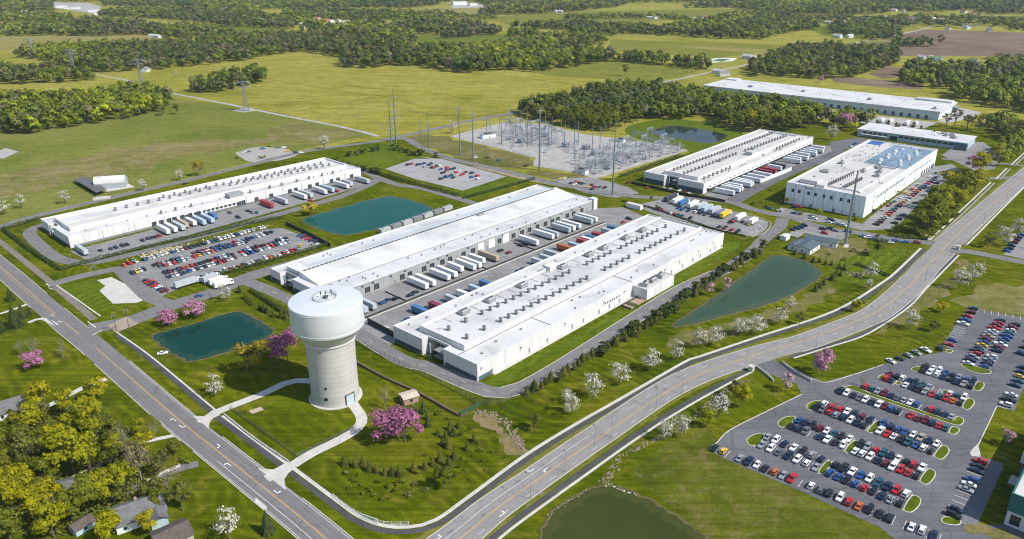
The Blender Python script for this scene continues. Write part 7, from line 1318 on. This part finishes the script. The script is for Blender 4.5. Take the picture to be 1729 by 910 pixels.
for i, (u, v, sz, c, lb) in enumerate([(1123, 342, 16, 'dark', "dark covered lorry at the left end of the lorry park"), (1136, 346, 12, 'white', "white box lorry beside the dark covered one"), (1146, 350, 12, 'blue', "blue and white lorry in the lorry park, third from the left end"), (1162, 353, 12, 'white', "white round ended lorry in the lorry park, fourth from the left end"), (1176, 356, 12, 'silver', "silver lorry in the middle of the lorry park"), (1186, 360, 12, 'pale blue', "pale blue lorry in the lorry park, sixth from the left end"), (1199, 363, 12, 'silver', "silver lorry beside the purple one"), (1208, 368, 12, 'purple', "purple lorry beside the yellow one"), (1217, 370, 12, 'yellow', "yellow lorry at the right end of the row in the lorry park"), (1242, 375, 12, 'white', "white lorry standing apart in the lorry park"), (1266, 381, 9, 'white', "short white lorry nearest the lorry park's rubble corner")]):
    x, y = P(u, v); lorry(x, y, R(50), sz, c, lb, GL)
for u, v, sz, c, rz, lb in [(296, 489, 12, 'silver', 47, "long silver lorry at the gate by the crowded car park"), (343, 480, 9, 'silver', 60, "silver lorry at the gate, left of the white ones"), (354, 484, 9, 'white', 47, "white lorry at the gate beside the blossoming tree"), (362, 489, 9, 'white', 47, "white lorry at the gate nearest the blossoming tree")]:
    x, y = P(u, v); lorry(x, y, R(rz), sz, c, lb, "lorries at the gate")
for i in range(26):
    t_ = i / 25; x, y = P(1198 + 350 * t_, 172 + 39 * t_)
    if i % 3 != 2: trailer(x, y, R(49 + 180), 12, 'white', f"white trailer along the far warehouse, {nth(i)} from its left end", "trailers along the far warehouse")
# ================================================================== walls, fences and screens
def wall(px, h, w, mat, name, label, cat="wall", step=4):
    l = spline(PP(px), step); mb = MB()
    for a, b_ in zip(l[:-1], l[1:]):
        d = math.dist(a, b_) or 1; nx, ny = -(b_[1] - a[1]) / d * w / 2, (b_[0] - a[0]) / d * w / 2; mb.prism([(a[0] + nx, a[1] + ny), (a[0] - nx, a[1] - ny), (b_[0] - nx, b_[1] - ny), (b_[0] + nx, b_[1] + ny)], 0, h)
    return tag(mb.build(name, mat), label, cat)
DARKP = simple("dark_screen", (.03, .036, .03), .8, .25, .6); BROWNW = simple("brown_brush", (.13, .10, .055), .95, .35, .8)
wall([(483, 380), (520, 397), (558, 417)], 2.6, .3, DARKP, "screen_wall", "dark green screen wall between the crowded car park and the middle pond"); wall([(1066, 310), (1110, 320), (1160, 331), (1224, 342)], 2.2, .4, DARKP, "screen_wall", "long dark screen wall in front of the glazed front"); wall([(621, 546), (664, 569)], 3.2, .3, DARKP, "screen_wall", "dark screen wall at the corner behind the nearest warehouse")
wall([(1284, 309), (1336, 288)], 3, .3, W_PALE, "screen_wall", "pale panel screen along the aisle by the tall warehouse")
l0 = [on(B_, a, -23.5) for a in (3, 205)]; mb = MB(); hd = R(B_[2])
bw = empty("barrier_wall", (*l0[0], 0), hd, "long dark kerb wall along the row of docked trailers", "wall"); mbx((0, 202, -.3, .3, 0, .9)).build("wall_body", DARKP, bw); mbx((0, 202, -1.6, -.35, .02, .1)).build("footing", WALK, bw)
for a in (33, 93, 135): x, y = on(B_, a, -14); tag(mbx((-.15, .15, -9, 9, 0, .7)).build("barrier", DARKP, None, (x, y), hd), f"low dark divider between docked trailers, {['nearest the tower', 'the middle one', 'the farthest one'][(33, 93, 135).index(a)]}", "barrier")
wall([(124, 809), (150, 797), (175, 784), (212, 771), (249, 757)], 1.3, .35, WALK, "garden_wall", "pale garden wall between the maples and the gabled house"); wall([(38, 846), (80, 828), (124, 809)], 1.2, .35, WALK, "garden_wall", "pale garden wall left of the widest maple"); wall([(249, 815), (275, 800), (305, 788)], 1.1, .3, WALK, "garden_wall", "pale low wall along the grey drive")
def fence(px, h, label, mat=METAL_D, step=3.0, infill=1, name="fence"):
    l = spline(PP(px), step); root = empty(name, (*l[0], 0), 0, label, "fence"); o = l[0]; mb = MB(); q = [(x - o[0], y - o[1]) for x, y in l]
    for z in (h * .12, h * .55, h): mb.tube([(x, y, z) for x, y in q], .045, 0, 4)
    L = length(q); n = int(L / (.5 if infill else 99))
    for i in range(n): (x, y), _ = along(q, L * (i + .5) / n); mb.bar((x, y, .05), (x, y, h), .022, 0, None, 3)
    mb.build("rail", mat, root); pm = MB(); pm.cyl(0, 0, 0, h + .15, .08, .08, 6); pm = pm.mesh("post", [mat]); k = max(1, int(len(q) / 90) + 1)
    repeat(pm, "post", root, [(x, y, 0) for x, y in q[::k]]); return root
fence([(599, 579), (650, 604), (700, 628), (760, 656), (803, 680)], 2.4, "dark mesh fence along the perimeter road behind the tower"); fence([(803, 682), (845, 680), (880, 664), (905, 648), (1001, 598), (1155, 508), (1243, 452), (1292, 414)], 2.2, "dark mesh fence behind the conifers of the perimeter road", step=4); wall([(600, 612), (650, 639), (709, 666), (776, 703), (790, 699)], 1.1, 1.0, BROWNW, "brush_hedge", "low brownish clipped hedge below the mesh fence", "hedge")
wall([(776, 703), (800, 690), (812, 682)], 1.6, 1.2, simple("green_screen", (.03, .07, .02), .9, .3, .8), "brush_hedge", "short green hedge at the bend of the perimeter fence", "hedge")
fence([(389, 690), (440, 727), (498, 768)], 1.6, "thin dark fence across the lawn in front of the tower"); fence([(500, 772), (560, 742), (600, 722)], 1.4, "thin dark fence beside the drive to the tower door")
WHITEF = simple("white_fence_paint", (.74, .74, .72), .6, .05); fence([(563, 838), (577, 850), (609, 871), (648, 885), (690, 886)], 1.2, "white rail fence round the corner of the tower lawn", WHITEF, 2.5, 0, "rail_fence")
wall([(378, 700), (430, 741), (487, 780)], .7, .5, simple("pale_rubble_wall", (.42, .39, .34), .9, .35, 1), "low_wall", "low pale rubble wall beside the dark path in front of the tower")
gt = empty("gate", (*P(625, 881), 0), R(-25), "white goal shaped gate in the rail fence corner", "gate"); mbx((-3, -2.8, -.1, .1, 0, 2.2)).build("post", WHITEF, gt); mbx((2.8, 3, -.1, .1, 0, 2.2)).build("post", WHITEF, gt); mbx((-2.8, 2.8, -.08, .08, 2.0, 2.2), (-2.8, 2.8, -.06, .06, .9, 1.05)).build("bar", WHITEF, gt)
for px, lb in [((1268, 626), "pale gate pier at the car park entrance, corner one"), ((1617, 421), "pale pier where the side road leaves the main road"), ((1565, 404), "pale pier at the mouth of the plant road")]:
    x, y = P(*px); p_ = empty("gate_pier", (x, y, 0), R(47), lb, "gate pier"); mbx((-1.0, 1.0, -1.0, 1.0, 0, 2.2)).build("shaft", WALK, p_); mbx((-1.25, 1.25, -1.25, 1.25, 2.2, 2.5)).build("cap", WALK, p_)
wall([(1276, 620), (1296, 635), (1306, 645)], 1.2, .4, WALK, "low_wall", "pale low wall on the near side of the car park entrance"); wall([(1320, 613), (1340, 628), (1370, 645)], 1.2, .4, WALK, "low_wall", "pale low wall on the far side of the car park entrance")
# ================================================================== lamps and poles
def lamp_meshes(h=9.0, arm=2.6):
    p = MB(); p.cyl(0, 0, 0, .5, .2, .18, 8); p.cyl(0, 0, .5, h, .11, .07, 8); a = MB(); a.bar((0, 0, h - .15), (arm, 0, h + .25), .06, 0, .05, 6); hd_ = mbx((arm - .2, arm + .75, -.17, .17, h + .16, h + .34)); return p.mesh("pole", [METAL]), a.mesh("arm", [METAL]), hd_.mesh("lamp_head", [METAL_D])
LM = lamp_meshes(); LM2 = lamp_meshes(8.5, .5)
def lamp(u, v, rz, label, group, me=LM, two=False):
    x, y = P(u, v); root = empty("street_lamp", (x, y, 0), rz, label, "street lamp", group); put(bpy.data.objects.new("pole", me[0]), root)
    for k in range(2 if two else 1):
        a = bpy.data.objects.new("arm", me[1]); a.rotation_euler = (0, 0, k * math.pi); put(a, root); put(bpy.data.objects.new("lamp_head", me[2]), a)
for i, (u, v) in enumerate([(896, 843), (1033, 738), (1151, 665), (1261, 605), (1378, 586), (1476, 549), (1562, 474), (1605, 431), (1660, 378), (1700, 335)]):
    x, y = P(u, v); j = min(range(len(M)), key=lambda k: math.dist(M[k], (x, y))); lamp(u, v, math.atan2(M[j][1] - y, M[j][0] - x), f"street lamp on the main road's outer kerb, {nth(i)} from the near end", "street lamps of the main road")
for i, (u, v) in enumerate([(1004, 762 - 10), (954, 797), (1108, 688)]): lamp(u, v, R(130), f"short lamp post close to the kerb of the main road, {nth(i)} from the near end", "short lamps of the main road", LM2)
for i, (u, v) in enumerate([(1460, 652), (1543, 622), (1657, 646), (1514, 626), (1565, 684), (1387, 714), (1504, 765), (1412, 785), (1498, 874), (1655, 582), (1626, 592)]): lamp(u, v, R(47), f"twin headed lamp post in the large car park, {nth(i)} counted from the lawn entrance", "lamps of the large car park", LM2, True)
for i, (u, v) in enumerate([(222, 400), (150, 428), (254, 428), (120, 440), (445, 400), (350, 500), (478, 520), (705, 326), (742, 318)]): lamp(u, v, R(137), f"thin lamp post around the left warehouse and ponds, {nth(i)} of these lamps", "lamps around the left warehouse", LM2)
PST = simple("pole_steel", (.20, .235, .26), .5, .12, .4, .3); WOOD = simple("pole_wood", (.20, .16, .12), .9, .2, 1)
def mono(u, v, h, r, label, arms=(), cat="utility pole", mat=PST, name="steel_pole", hd=R(40)):
    x, y = P(u, v); root = empty(name, (x, y, 0), hd, label, cat); mb = MB(); mb.cyl(0, 0, 0, h, r, r * .45, 10); mb.build("shaft", mat, root)
    for z, l in arms:
        a = MB(); a.bar((-l, 0, h + z + .4), (0, 0, h + z), .2, 0, .34); a.bar((0, 0, h + z), (l, 0, h + z + .4), .34, 0, .2); ao = a.build("cross_arm", mat, root); i_ = MB()
        for s in (-1, 1): i_.cyl(s * l, 0, h + z - 1.3, h + z + .3, .16, .16, 6)
        i_.build("insulator", simple("insulator_glass", (.22, .24, .24), .3), ao)
    return (x, y, h)
POLES = {}
for k, (u, v, h, r, ar, lb) in {'p1': (661.4, 247, 43, .85, ((-26, 5),), "shorter of the twin tall steel poles by the north road"), 'p2': (669, 239, 50, .9, ((-7, 4), (-14, 4), (-21, 4), (-27, 7)), "taller of the twin tall steel poles by the north road"), 'a': (724.8, 248.6, 35, .5, (), "slim steel pole on the brown bank, right of the twin poles"), 'b': (710.7, 235.5, 22, .4, (), "short slim pole behind the brown bank"), 'c': (776.8, 261.5, 45, .75, ((-3, 2.5),), "tall steel pole on the brown bank, left of a pair"), 'd': (799.4, 270.5, 44, .75, ((-3, 2.5),), "tall steel pole by the lay-by, right of a pair"), 'f': (910.8, 287.5, 53, .85, ((-3, 3.5),), "tall steel pole at the substation's near corner"), 'g': (1034, 330, 56, .8, (), "tall steel pole at the small car park below the substation")}.items(): POLES[k] = mono(u, v, h, r, lb, ar)
POLES['e'] = mono(604.6, 216.6, 17, .22, "wooden pole with a cross arm standing in the big meadow", ((-4, 4),), mat=WOOD, name="wooden_pole"); mono(340, 158, 11, .2, "small wooden pole left of the copse", ((-1.5, 1.6),), mat=WOOD, name="wooden_pole"); mono(196.7, 127, 10, .2, "small wooden pole by the gravel track", ((-1, 1.2),), mat=WOOD, name="wooden_pole")
mast = empty("radio_mast", (*P(1427, 413), 0), 0, "very tall slim grey mast in front of the tall white warehouse", "mast"); mb = MB(); mb.cyl(0, 0, 0, 47.5, .95, .42, 12); mb.build("shaft", PST, mast); mb = MB(); mb.cyl(0, 0, 27.6, 28.1, .95, .95, 12); mb.build("collar", METAL, mast); mbx((-1.3, 1.3, -1.3, 1.3, 0, .4)).build("base", WALK, mast); mb = MB()
for k in range(3): a = k * 2.09; mb.bar((.5 * math.cos(a), .5 * math.sin(a), 44), (.5 * math.cos(a), .5 * math.sin(a), 47.9), .12)
mb.build("antenna", METAL, mast)
for i, (u, v, h) in enumerate([(219.8, 562, 13), (197, 559, 9), (162, 476, 10), (148, 790, 10), (283, 494, 9)]): mono(u, v, h, .16, f"dark utility pole near the gate road, {['tallest', 'short, left of the tallest', 'by the concrete pad', 'among the maples', 'by the gate lorries'][i]}", ((-.8, 1.0),), mat=METAL_D)
# lattice pylons
def lattice_mb(h, w0, w1, arms):
    mb = MB(); lv = 9
    def c(t): w = w0 * (1 - t) ** 1.25 + w1 * (1 - (1 - t) ** 1.25); return [(-w, -w, h * t), (w, -w, h * t), (w, w, h * t), (-w, w, h * t)]
    for k in range(lv):
        A, B2 = c(k / lv), c((k + 1) / lv)
        for i in range(4): j = (i + 1) % 4; mb.bar(A[i], B2[i], .3); mb.bar(A[i], B2[j], .14, 0, None, 3); mb.bar(A[j], B2[i], .14, 0, None, 3); mb.bar(B2[i], B2[j], .12, 0, None, 3)
    return mb
def arm_mb(z, l, drop):
    mb = MB()
    for s in (-1, 1):
        p = [(s * l * t, 0, z - drop * t * t) for t in (0, .25, .5, .75, 1)]; q = [(s * l * t, 0, z - 1.3 + .9 * t - drop * t * t) for t in (0, .25, .5, .75, 1)]
        mb.tube(p, .34, 0, 4); mb.tube(q, .2, 0, 4)
        for a, b_ in zip(p[1:-1], q[1:-1]): mb.bar(a, b_, .07, 0, None, 3)
    return mb
PYA = lattice_mb(34, 2.9, .75, 0).mesh("tower_body", [PST]); PYB = [arm_mb(34, 9, 3.2).mesh("top_arm", [PST]), arm_mb(28.5, 7, 2.0).mesh("lower_arm", [PST])]
PY = []
for i, (u, v) in enumerate([(416, 187), (239, 141), (125, 121), (56, 99)]):
    x, y = P(u, v); r_ = empty("lattice_pylon", (x, y, 0), R(20), ["steel lattice pylon nearest the warehouses, standing on pale gravel", "steel lattice pylon second from the warehouses, at the corner of the left wood", "steel lattice pylon third from the warehouses, beside the upper wood", "steel lattice pylon farthest away at the left"][i], "pylon", "lattice pylons"); PY.append((x, y, 34)); put(bpy.data.objects.new("tower_body", PYA), r_); put(bpy.data.objects.new("top_arm", PYB[0]), r_); put(bpy.data.objects.new("lower_arm", PYB[1]), r_)
def wires(a, b_, za, zb, offs_, label, sag=5, r=.07):
    mb = MB(); d = math.hypot(b_[0] - a[0], b_[1] - a[1]); nx, ny = -(b_[1] - a[1]) / d, (b_[0] - a[0]) / d
    for o_, dz in offs_: mb.tube([(a[0] + (b_[0] - a[0]) * t + nx * o_, a[1] + (b_[1] - a[1]) * t + ny * o_, za + (zb - za) * t + dz - sag * 4 * t * (1 - t)) for t in [k / 12 for k in range(13)]], r, 0, 3)
    tag(mb.build("power_line", simple("wire", (.10, .11, .115), .5, 0, 1, .5)), label, "power line")
W3 = ((-8, -3), (0, 0), (8, -3)); wires(PY[3], PY[2], 32, 32, W3, "wires between the two farthest pylons", 7); wires(PY[2], PY[1], 32, 32, W3, "wires between the third and second pylon", 7); wires(PY[1], PY[0], 32, 32, W3, "wires between the second and the nearest pylon", 7); wires(PY[0], POLES['p2'], 32, 42, ((-5, -3), (0, 0), (5, -3)), "wires from the nearest pylon to the twin poles", 7)
wires(POLES['p2'], POLES['c'], 43, 41, ((-2, 0), (2, 0), (0, -7)), "wires from the twin poles to the bank pole", 3); wires(POLES['p1'], POLES['d'], 38, 40, ((-2, 0), (2, 0)), "wires from the twin poles to the lay-by pole", 3); wires(POLES['d'], POLES['f'], 41, 50, ((-2, 0), (2, 0)), "wires from the lay-by pole to the substation corner pole", 3); wires(POLES['f'], P(1244, 112), 51, 14, ((-2, 0), (2, 0)), "long wires from the substation corner pole over the wood", 9); wires(POLES['e'], POLES['p1'], 14, 20, ((-3, 0), (3, 0)), "low wires from the meadow pole to the twin poles", 3); wires(POLES['e'], P(470, 200), 14, 14, ((-3, 0), (3, 0)), "low wires running left from the meadow pole", 3)
# ================================================================== electrical substation
SS = simple("substation_steel", (.32, .37, .42), .5, .12, .5, .35); SG = simple("porcelain", (.42, .44, .46), .3, .1)
def gantry_me(w, h):
    mb = MB()
    for x in (-w / 2, w / 2):
        for s in (-1, 1): mb.bar((x - .9, s * .9, 0), (x, s * .25, h), .15, 0, .12); mb.bar((x + .9, s * .9, 0), (x, s * .25, h), .15, 0, .12)
        for k in range(1, 5): z = h * k / 5; u_ = .9 * (1 - k / 5); mb.bar((x - u_, -.6, z), (x + u_, .6, z + h / 8), .07, 0, None, 3); mb.bar((x + u_, -.6, z), (x - u_, .6, z + h / 8), .07, 0, None, 3)
    for s in (-1, 1):
        for z in (h - 1.2, h): mb.bar((-w / 2, s * .45, z), (w / 2, s * .45, z), .11)
    n = int(w / 1.5)
    for k in range(n):
        x0_, x1_ = -w / 2 + w * k / n, -w / 2 + w * (k + 1) / n
        for s in (-1, 1): mb.bar((x0_, s * .45, h - 1.2), (x1_, s * .45, h), .06, 0, None, 3)
    return mb.mesh("frame", [SS])
def insul_me(w, h):
    mb = MB()
    for k in range(3): x = -w / 3 + k * w / 3; mb.cyl(x, 0, h - 3.6, h - 1.2, .2, .2, 6); mb.cyl(x, 0, h - 3.0, h - 2.8, .34, .34, 6)
    return mb.mesh("insulator", [SG])
GA = [(gantry_me(14, 15), insul_me(14, 15)), (gantry_me(11, 10), insul_me(11, 10))]
def sub_brk():
    mb = MB(); mb.box(-1.8, 1.8, -.35, .35, 1.6, 2.1)
    for x in (-1.4, 1.4): mb.bar((x, 0, 0), (x, 0, 1.6), .13)
    b_ = mb.mesh("stand", [SS]); mb = MB()
    for x in (-1.4, 0, 1.4): mb.cyl(x, 0, 2.1, 4.1, .22, .14, 6); mb.cyl(x, 0, 4.1, 4.3, .3, .3, 6); mb.bar((x, 0, 4.2), (x + .4, 1.4, 5.0), .07)
    return b_, mb.mesh("bushing", [SG])
BRK = sub_brk()
def transformer_me():
    mb = MB(); mb.box(-3.2, 3.2, -1.7, 1.7, .4, 4.2); mb.box(-3.6, 3.6, -2.1, 2.1, 0, .4); t_ = mb.mesh("tank", [SS]); mb = MB()
    for s in (-1, 1):
        for k in range(8): mb.box(-2.9 + k * .75, -2.5 + k * .75, s * 1.75 if s > 0 else -2.9, 2.9 if s > 0 else -1.75, .8, 3.8)
    f = mb.mesh("radiator", [METAL]); mb = MB()
    for x in (-2, 0, 2): mb.cyl(x, .3, 4.2, 6.4, .3, .15, 8)
    mb.cyl(0, -1, 4.6, 5.6, .5, .5, 8); return t_, f, mb.mesh("bushing", [SG])
TRF = transformer_me()
def put_parts(root, *pairs):
    for nm, me in pairs: put(bpy.data.objects.new(nm, me), root)
def at_sub(u, v): return P(u, v)
SR_ = random.Random(17); i = 0
for r_ in range(3):
    for c_ in range(5):
        x, y = P(852 + c_ * 17 + r_ * 10 + SR_.uniform(-2, 2), 224 + r_ * 8 + c_ * 1.6 + SR_.uniform(-1, 1)); g = empty("gantry", (x, y, 0), R(47 if c_ % 2 else -43), f"tall steel gantry in the upper switchyard, {nth(i)} counted row by row from the control hut", "gantry", "tall gantries of the upper switchyard"); put_parts(g, ("frame", GA[0][0]), ("insulator", GA[0][1])); i += 1
i = 0
for r_ in range(4):
    for c_ in range(7):
        u0, v0 = 1010 + r_ * -11 + c_ * 20, 291 - r_ * 6 - c_ * 7.0 + r_ * .6; x, y = P(u0 + SR_.uniform(-2, 2), v0 + SR_.uniform(-.8, .8)); g = empty("gantry", (x, y, 0), R(47 if (c_ + r_) % 2 else -43), f"low steel gantry in the lower switchyard, {nth(i)} counted row by row from its near corner", "gantry", "low gantries of the lower switchyard"); put_parts(g, ("frame", GA[1][0]), ("insulator", GA[1][1])); i += 1
i = 0
for n_, (f0, f1) in ((34, (lambda: (SR_.uniform(848, 935), SR_.uniform(219, 250)), 0)), (74, (lambda: (lambda t_, s_: (975 + 152 * t_ + 34 * s_, 283 - 42 * t_ + 13 * s_))(SR_.random(), SR_.random()), 0)), (14, (lambda: (SR_.uniform(920, 990), SR_.uniform(238, 262)), 0))):
    for _ in range(n_):
        u, v = f0(); x, y = P(u, v); g = empty("circuit_breaker", (x, y, 0), R(47 if SR_.random() < .7 else -43), "grey three pole circuit breaker on a steel stand in the switchyard", "circuit breaker", "circuit breakers on the gravel pad"); g.scale = (1.25, 1.25, SR_.uniform(1, 1.5)); put_parts(g, ("stand", BRK[0]), ("bushing", BRK[1])); i += 1
for i, (u, v) in enumerate([(921, 231), (880, 241), (990, 252), (1005, 262), (955, 248)]):
    x, y = P(u, v); g = empty("transformer", (x, y, 0), R(47), f"grey power transformer with radiator fins, {['behind the upper gantries', 'below the upper gantries', 'in the open middle, upper', 'in the open middle, lower', 'between the two switchyards'][i]}", "transformer", "power transformers"); put_parts(g, ("tank", TRF[0]), ("radiator", TRF[1]), ("bushing", TRF[2]))
MA = [(440, 345, 150), (521, 360, 90), (620, 365, 80), (337, 265, 105), (361, 240, 38), (503, 210, 60), (575, 200, 94), (745, 240, 115), (790, 240, 140), (766, 360, 200), (855, 255, 160), (878, 350, 140), (944, 445, 170), (972, 350, 145), (1070, 400, 185), (1123, 375, 190), (1165, 270, 195), (1348, 305, 180), (540, 300, 90), (1470, 330, 285), (1530, 345, 290), (1590, 350, 300), (1300, 330, 260)]
for i, (a, b_, c_) in enumerate(MA):
    u, v = 740 + a / 4.117, 160 + b_ / 4.117; x, y = P(u, v); v2 = 160 + c_ / 4.117
    lo, hi = 2, 70
    for _ in range(30):
        mid = (lo + hi) / 2; Z = mid - CAM_H; d_ = y * math.cos(PITCH) - Z * math.sin(PITCH); up = y * math.sin(PITCH) + Z * math.cos(PITCH)
        if CY - FPX * up / d_ > v2: lo = mid
        else: hi = mid
    ms = empty("lightning_mast", (x, y, 0), 0, f"slim steel lightning mast on the gravel pad, {nth(i)} of the masts by count", "mast", "lightning masts of the substation"); m_ = MB(); m_.cyl(0, 0, 0, lo * .8, .42, .26, 8); m_.build("shaft", PST, ms); m_ = MB(); m_.cyl(0, 0, lo * .8, lo, .12, .05, 6); m_.build("spike", PST, ms)
mb = MB(); r2 = random.Random(6)
for k in range(16): a = P(852 + k * 6, 228 + r2.uniform(-6, 14)); b_ = P(852 + k * 6 + r2.uniform(8, 22), 228 + r2.uniform(-4, 16)); mb.tube([(*a, r2.uniform(7, 13)), ((a[0] + b_[0]) / 2, (a[1] + b_[1]) / 2, r2.uniform(6, 9)), (*b_, r2.uniform(7, 13))], .11, 0, 4)
for k in range(34): t_ = r2.random(); a = P(975 + 150 * t_, 283 - 38 * t_ + r2.uniform(0, 10)); b_ = P(975 + 150 * t_ + r2.uniform(8, 26), 283 - 38 * t_ + r2.uniform(-4, 8)); mb.tube([(*a, r2.uniform(5, 9)), (*b_, r2.uniform(5, 9))], .1, 0, 4)
tag(mb.build("busbar_tubes", SS), "grey overhead busbar tubes strung across the switchyards", "busbars", None, 'stuff')
for u, v, l, w, h, lb in [(824, 232, 15, 6, 3.6, "control hut with a dark unit on its roof, at the upper switchyard"), (982, 292, 11, 5, 3.2, "grey control hut at the near edge of the substation"), (1048, 240, 8, 4, 3, "small hut at the back edge of the substation")]:
    x, y = P(u, v); g = empty("control_hut", (x, y, 0), R(-43 if u > 900 else 30), lb, "control hut"); mbx((-l / 2, l / 2, -w / 2, w / 2, 0, h)).build("wall", W_PALE, g); rr = mbx((-l / 2 - .3, l / 2 + .3, -w / 2 - .3, w / 2 + .3, h, h + .25)).build("roof", METAL, g); mbx((-l / 4, l / 4, -w / 4, w / 4, h + .25, h + 1.2)).build("rooftop_unit", METAL_D, rr); mbx((-.6, .6, -w / 2 - .06, -w / 2, .1, 2.3)).build("door", DOOR_G, g)
fence([(759, 231), (847, 253), (903, 267), (900, 281), (973, 293), (1005, 303)], 2.4, "thin grey fence along the near edge of the substation", METAL, 6, 0)
# ================================================================== rocks and rubble
def rocks(px, n, spread, smax, mat, label, name="rubble"):
    l = spline(PP(px), 2); L = length(l); mb = MB(); r2 = random.Random(n)
    for _ in range(n):
        (x, y), h_ = along(l, r2.uniform(0, L)); d = r2.gauss(0, spread); x -= math.sin(h_) * d; y += math.cos(h_) * d; s = r2.uniform(.3, 1) * smax; k = r2.randint(5, 7); p0 = r2.uniform(0, 6)
        pts = [(x + math.cos(p0 + 6.28 * i / k) * s * r2.uniform(.7, 1.2), y + math.sin(p0 + 6.28 * i / k) * s * r2.uniform(.6, 1.1)) for i in range(k)]; tp_ = [(x + (a - x) * .6, y + (b_ - y) * .6) for a, b_ in pts]; z = s * r2.uniform(.4, .9)
        for i in range(k): j = (i + 1) % k; mb.poly([(*pts[i], 0), (*pts[j], 0), (*tp_[j], z), (*tp_[i], z)])
        mb.poly([(*p, z) for p in tp_])
    tag(mb.build(name, mat), label, "rubble", None, 'stuff')
RK = simple("stream_stone", (.24, .19, .14), .9, .4, 1.2); RKW = simple("white_stone", (.62, .60, .55), .9, .15, 1)
rocks([(800, 697), (830, 700), (850, 715), (868, 735), (885, 760)], 150, 1.2, .75, RK, "brown rubble lining the stream by the road"); rocks([(1262, 640), (1215, 668), (1168, 708), (1110, 740), (1060, 765), (1040, 780), (1032, 800), (1018, 818)], 300, .8, .62, RK, "brown rubble in the ditch between the car park and the murky pond")
rocks([(215, 440), (250, 428), (300, 418), (340, 405), (380, 398), (420, 388), (455, 380)], 80, 1.6, .6, RKW, "pale stones scattered on the bank above the crowded car park"); rocks([(235, 436), (270, 425), (305, 417)], 70, 2.0, 1.2, simple("tan_stone", (.45, .36, .26), .9, .3), "tan rubble strip above the crowded car park"); rocks([(1284, 378), (1288, 382), (1278, 391), (1270, 395)], 45, 1.6, .55, RKW, "pale rubble at the corner of the lorry park"); rocks([(1428, 462), (1445, 465), (1462, 460)], 50, 1.5, 1.2, RK, "brown stones below the hedge near the bend")
rocks([(920, 884), (930, 868), (950, 853), (991, 826)], 70, .5, .4, simple("bank_stone", (.36, .30, .21), .9, .3), "pale stones on the murky pond's rim"); rocks([(1021, 819), (1035, 822), (1060, 830), (1075, 838)], 40, .7, .45, RKW, "pale stones at the inlet of the murky pond")
# ================================================================== distance haze
hz = MB(); hz.box(-4100, 4100, -280, 7400, -1.0, 176.0); m, t, b = new_mat("haze_air"); t.nodes.remove(b); pv = node(t, "ShaderNodeVolumePrincipled"); pv.inputs['Color'].default_value = (.70, .84, 1.0, 1); pv.inputs['Density'].default_value = HAZE_D; pv.inputs['Anisotropy'].default_value = .2
t.links.new(pv.outputs[0], t.nodes["Material Output"].inputs['Volume'])
if HAZE_D: tag(hz.build("haze", m), "thin bluish air over the whole landscape", "haze", None, 'stuff')
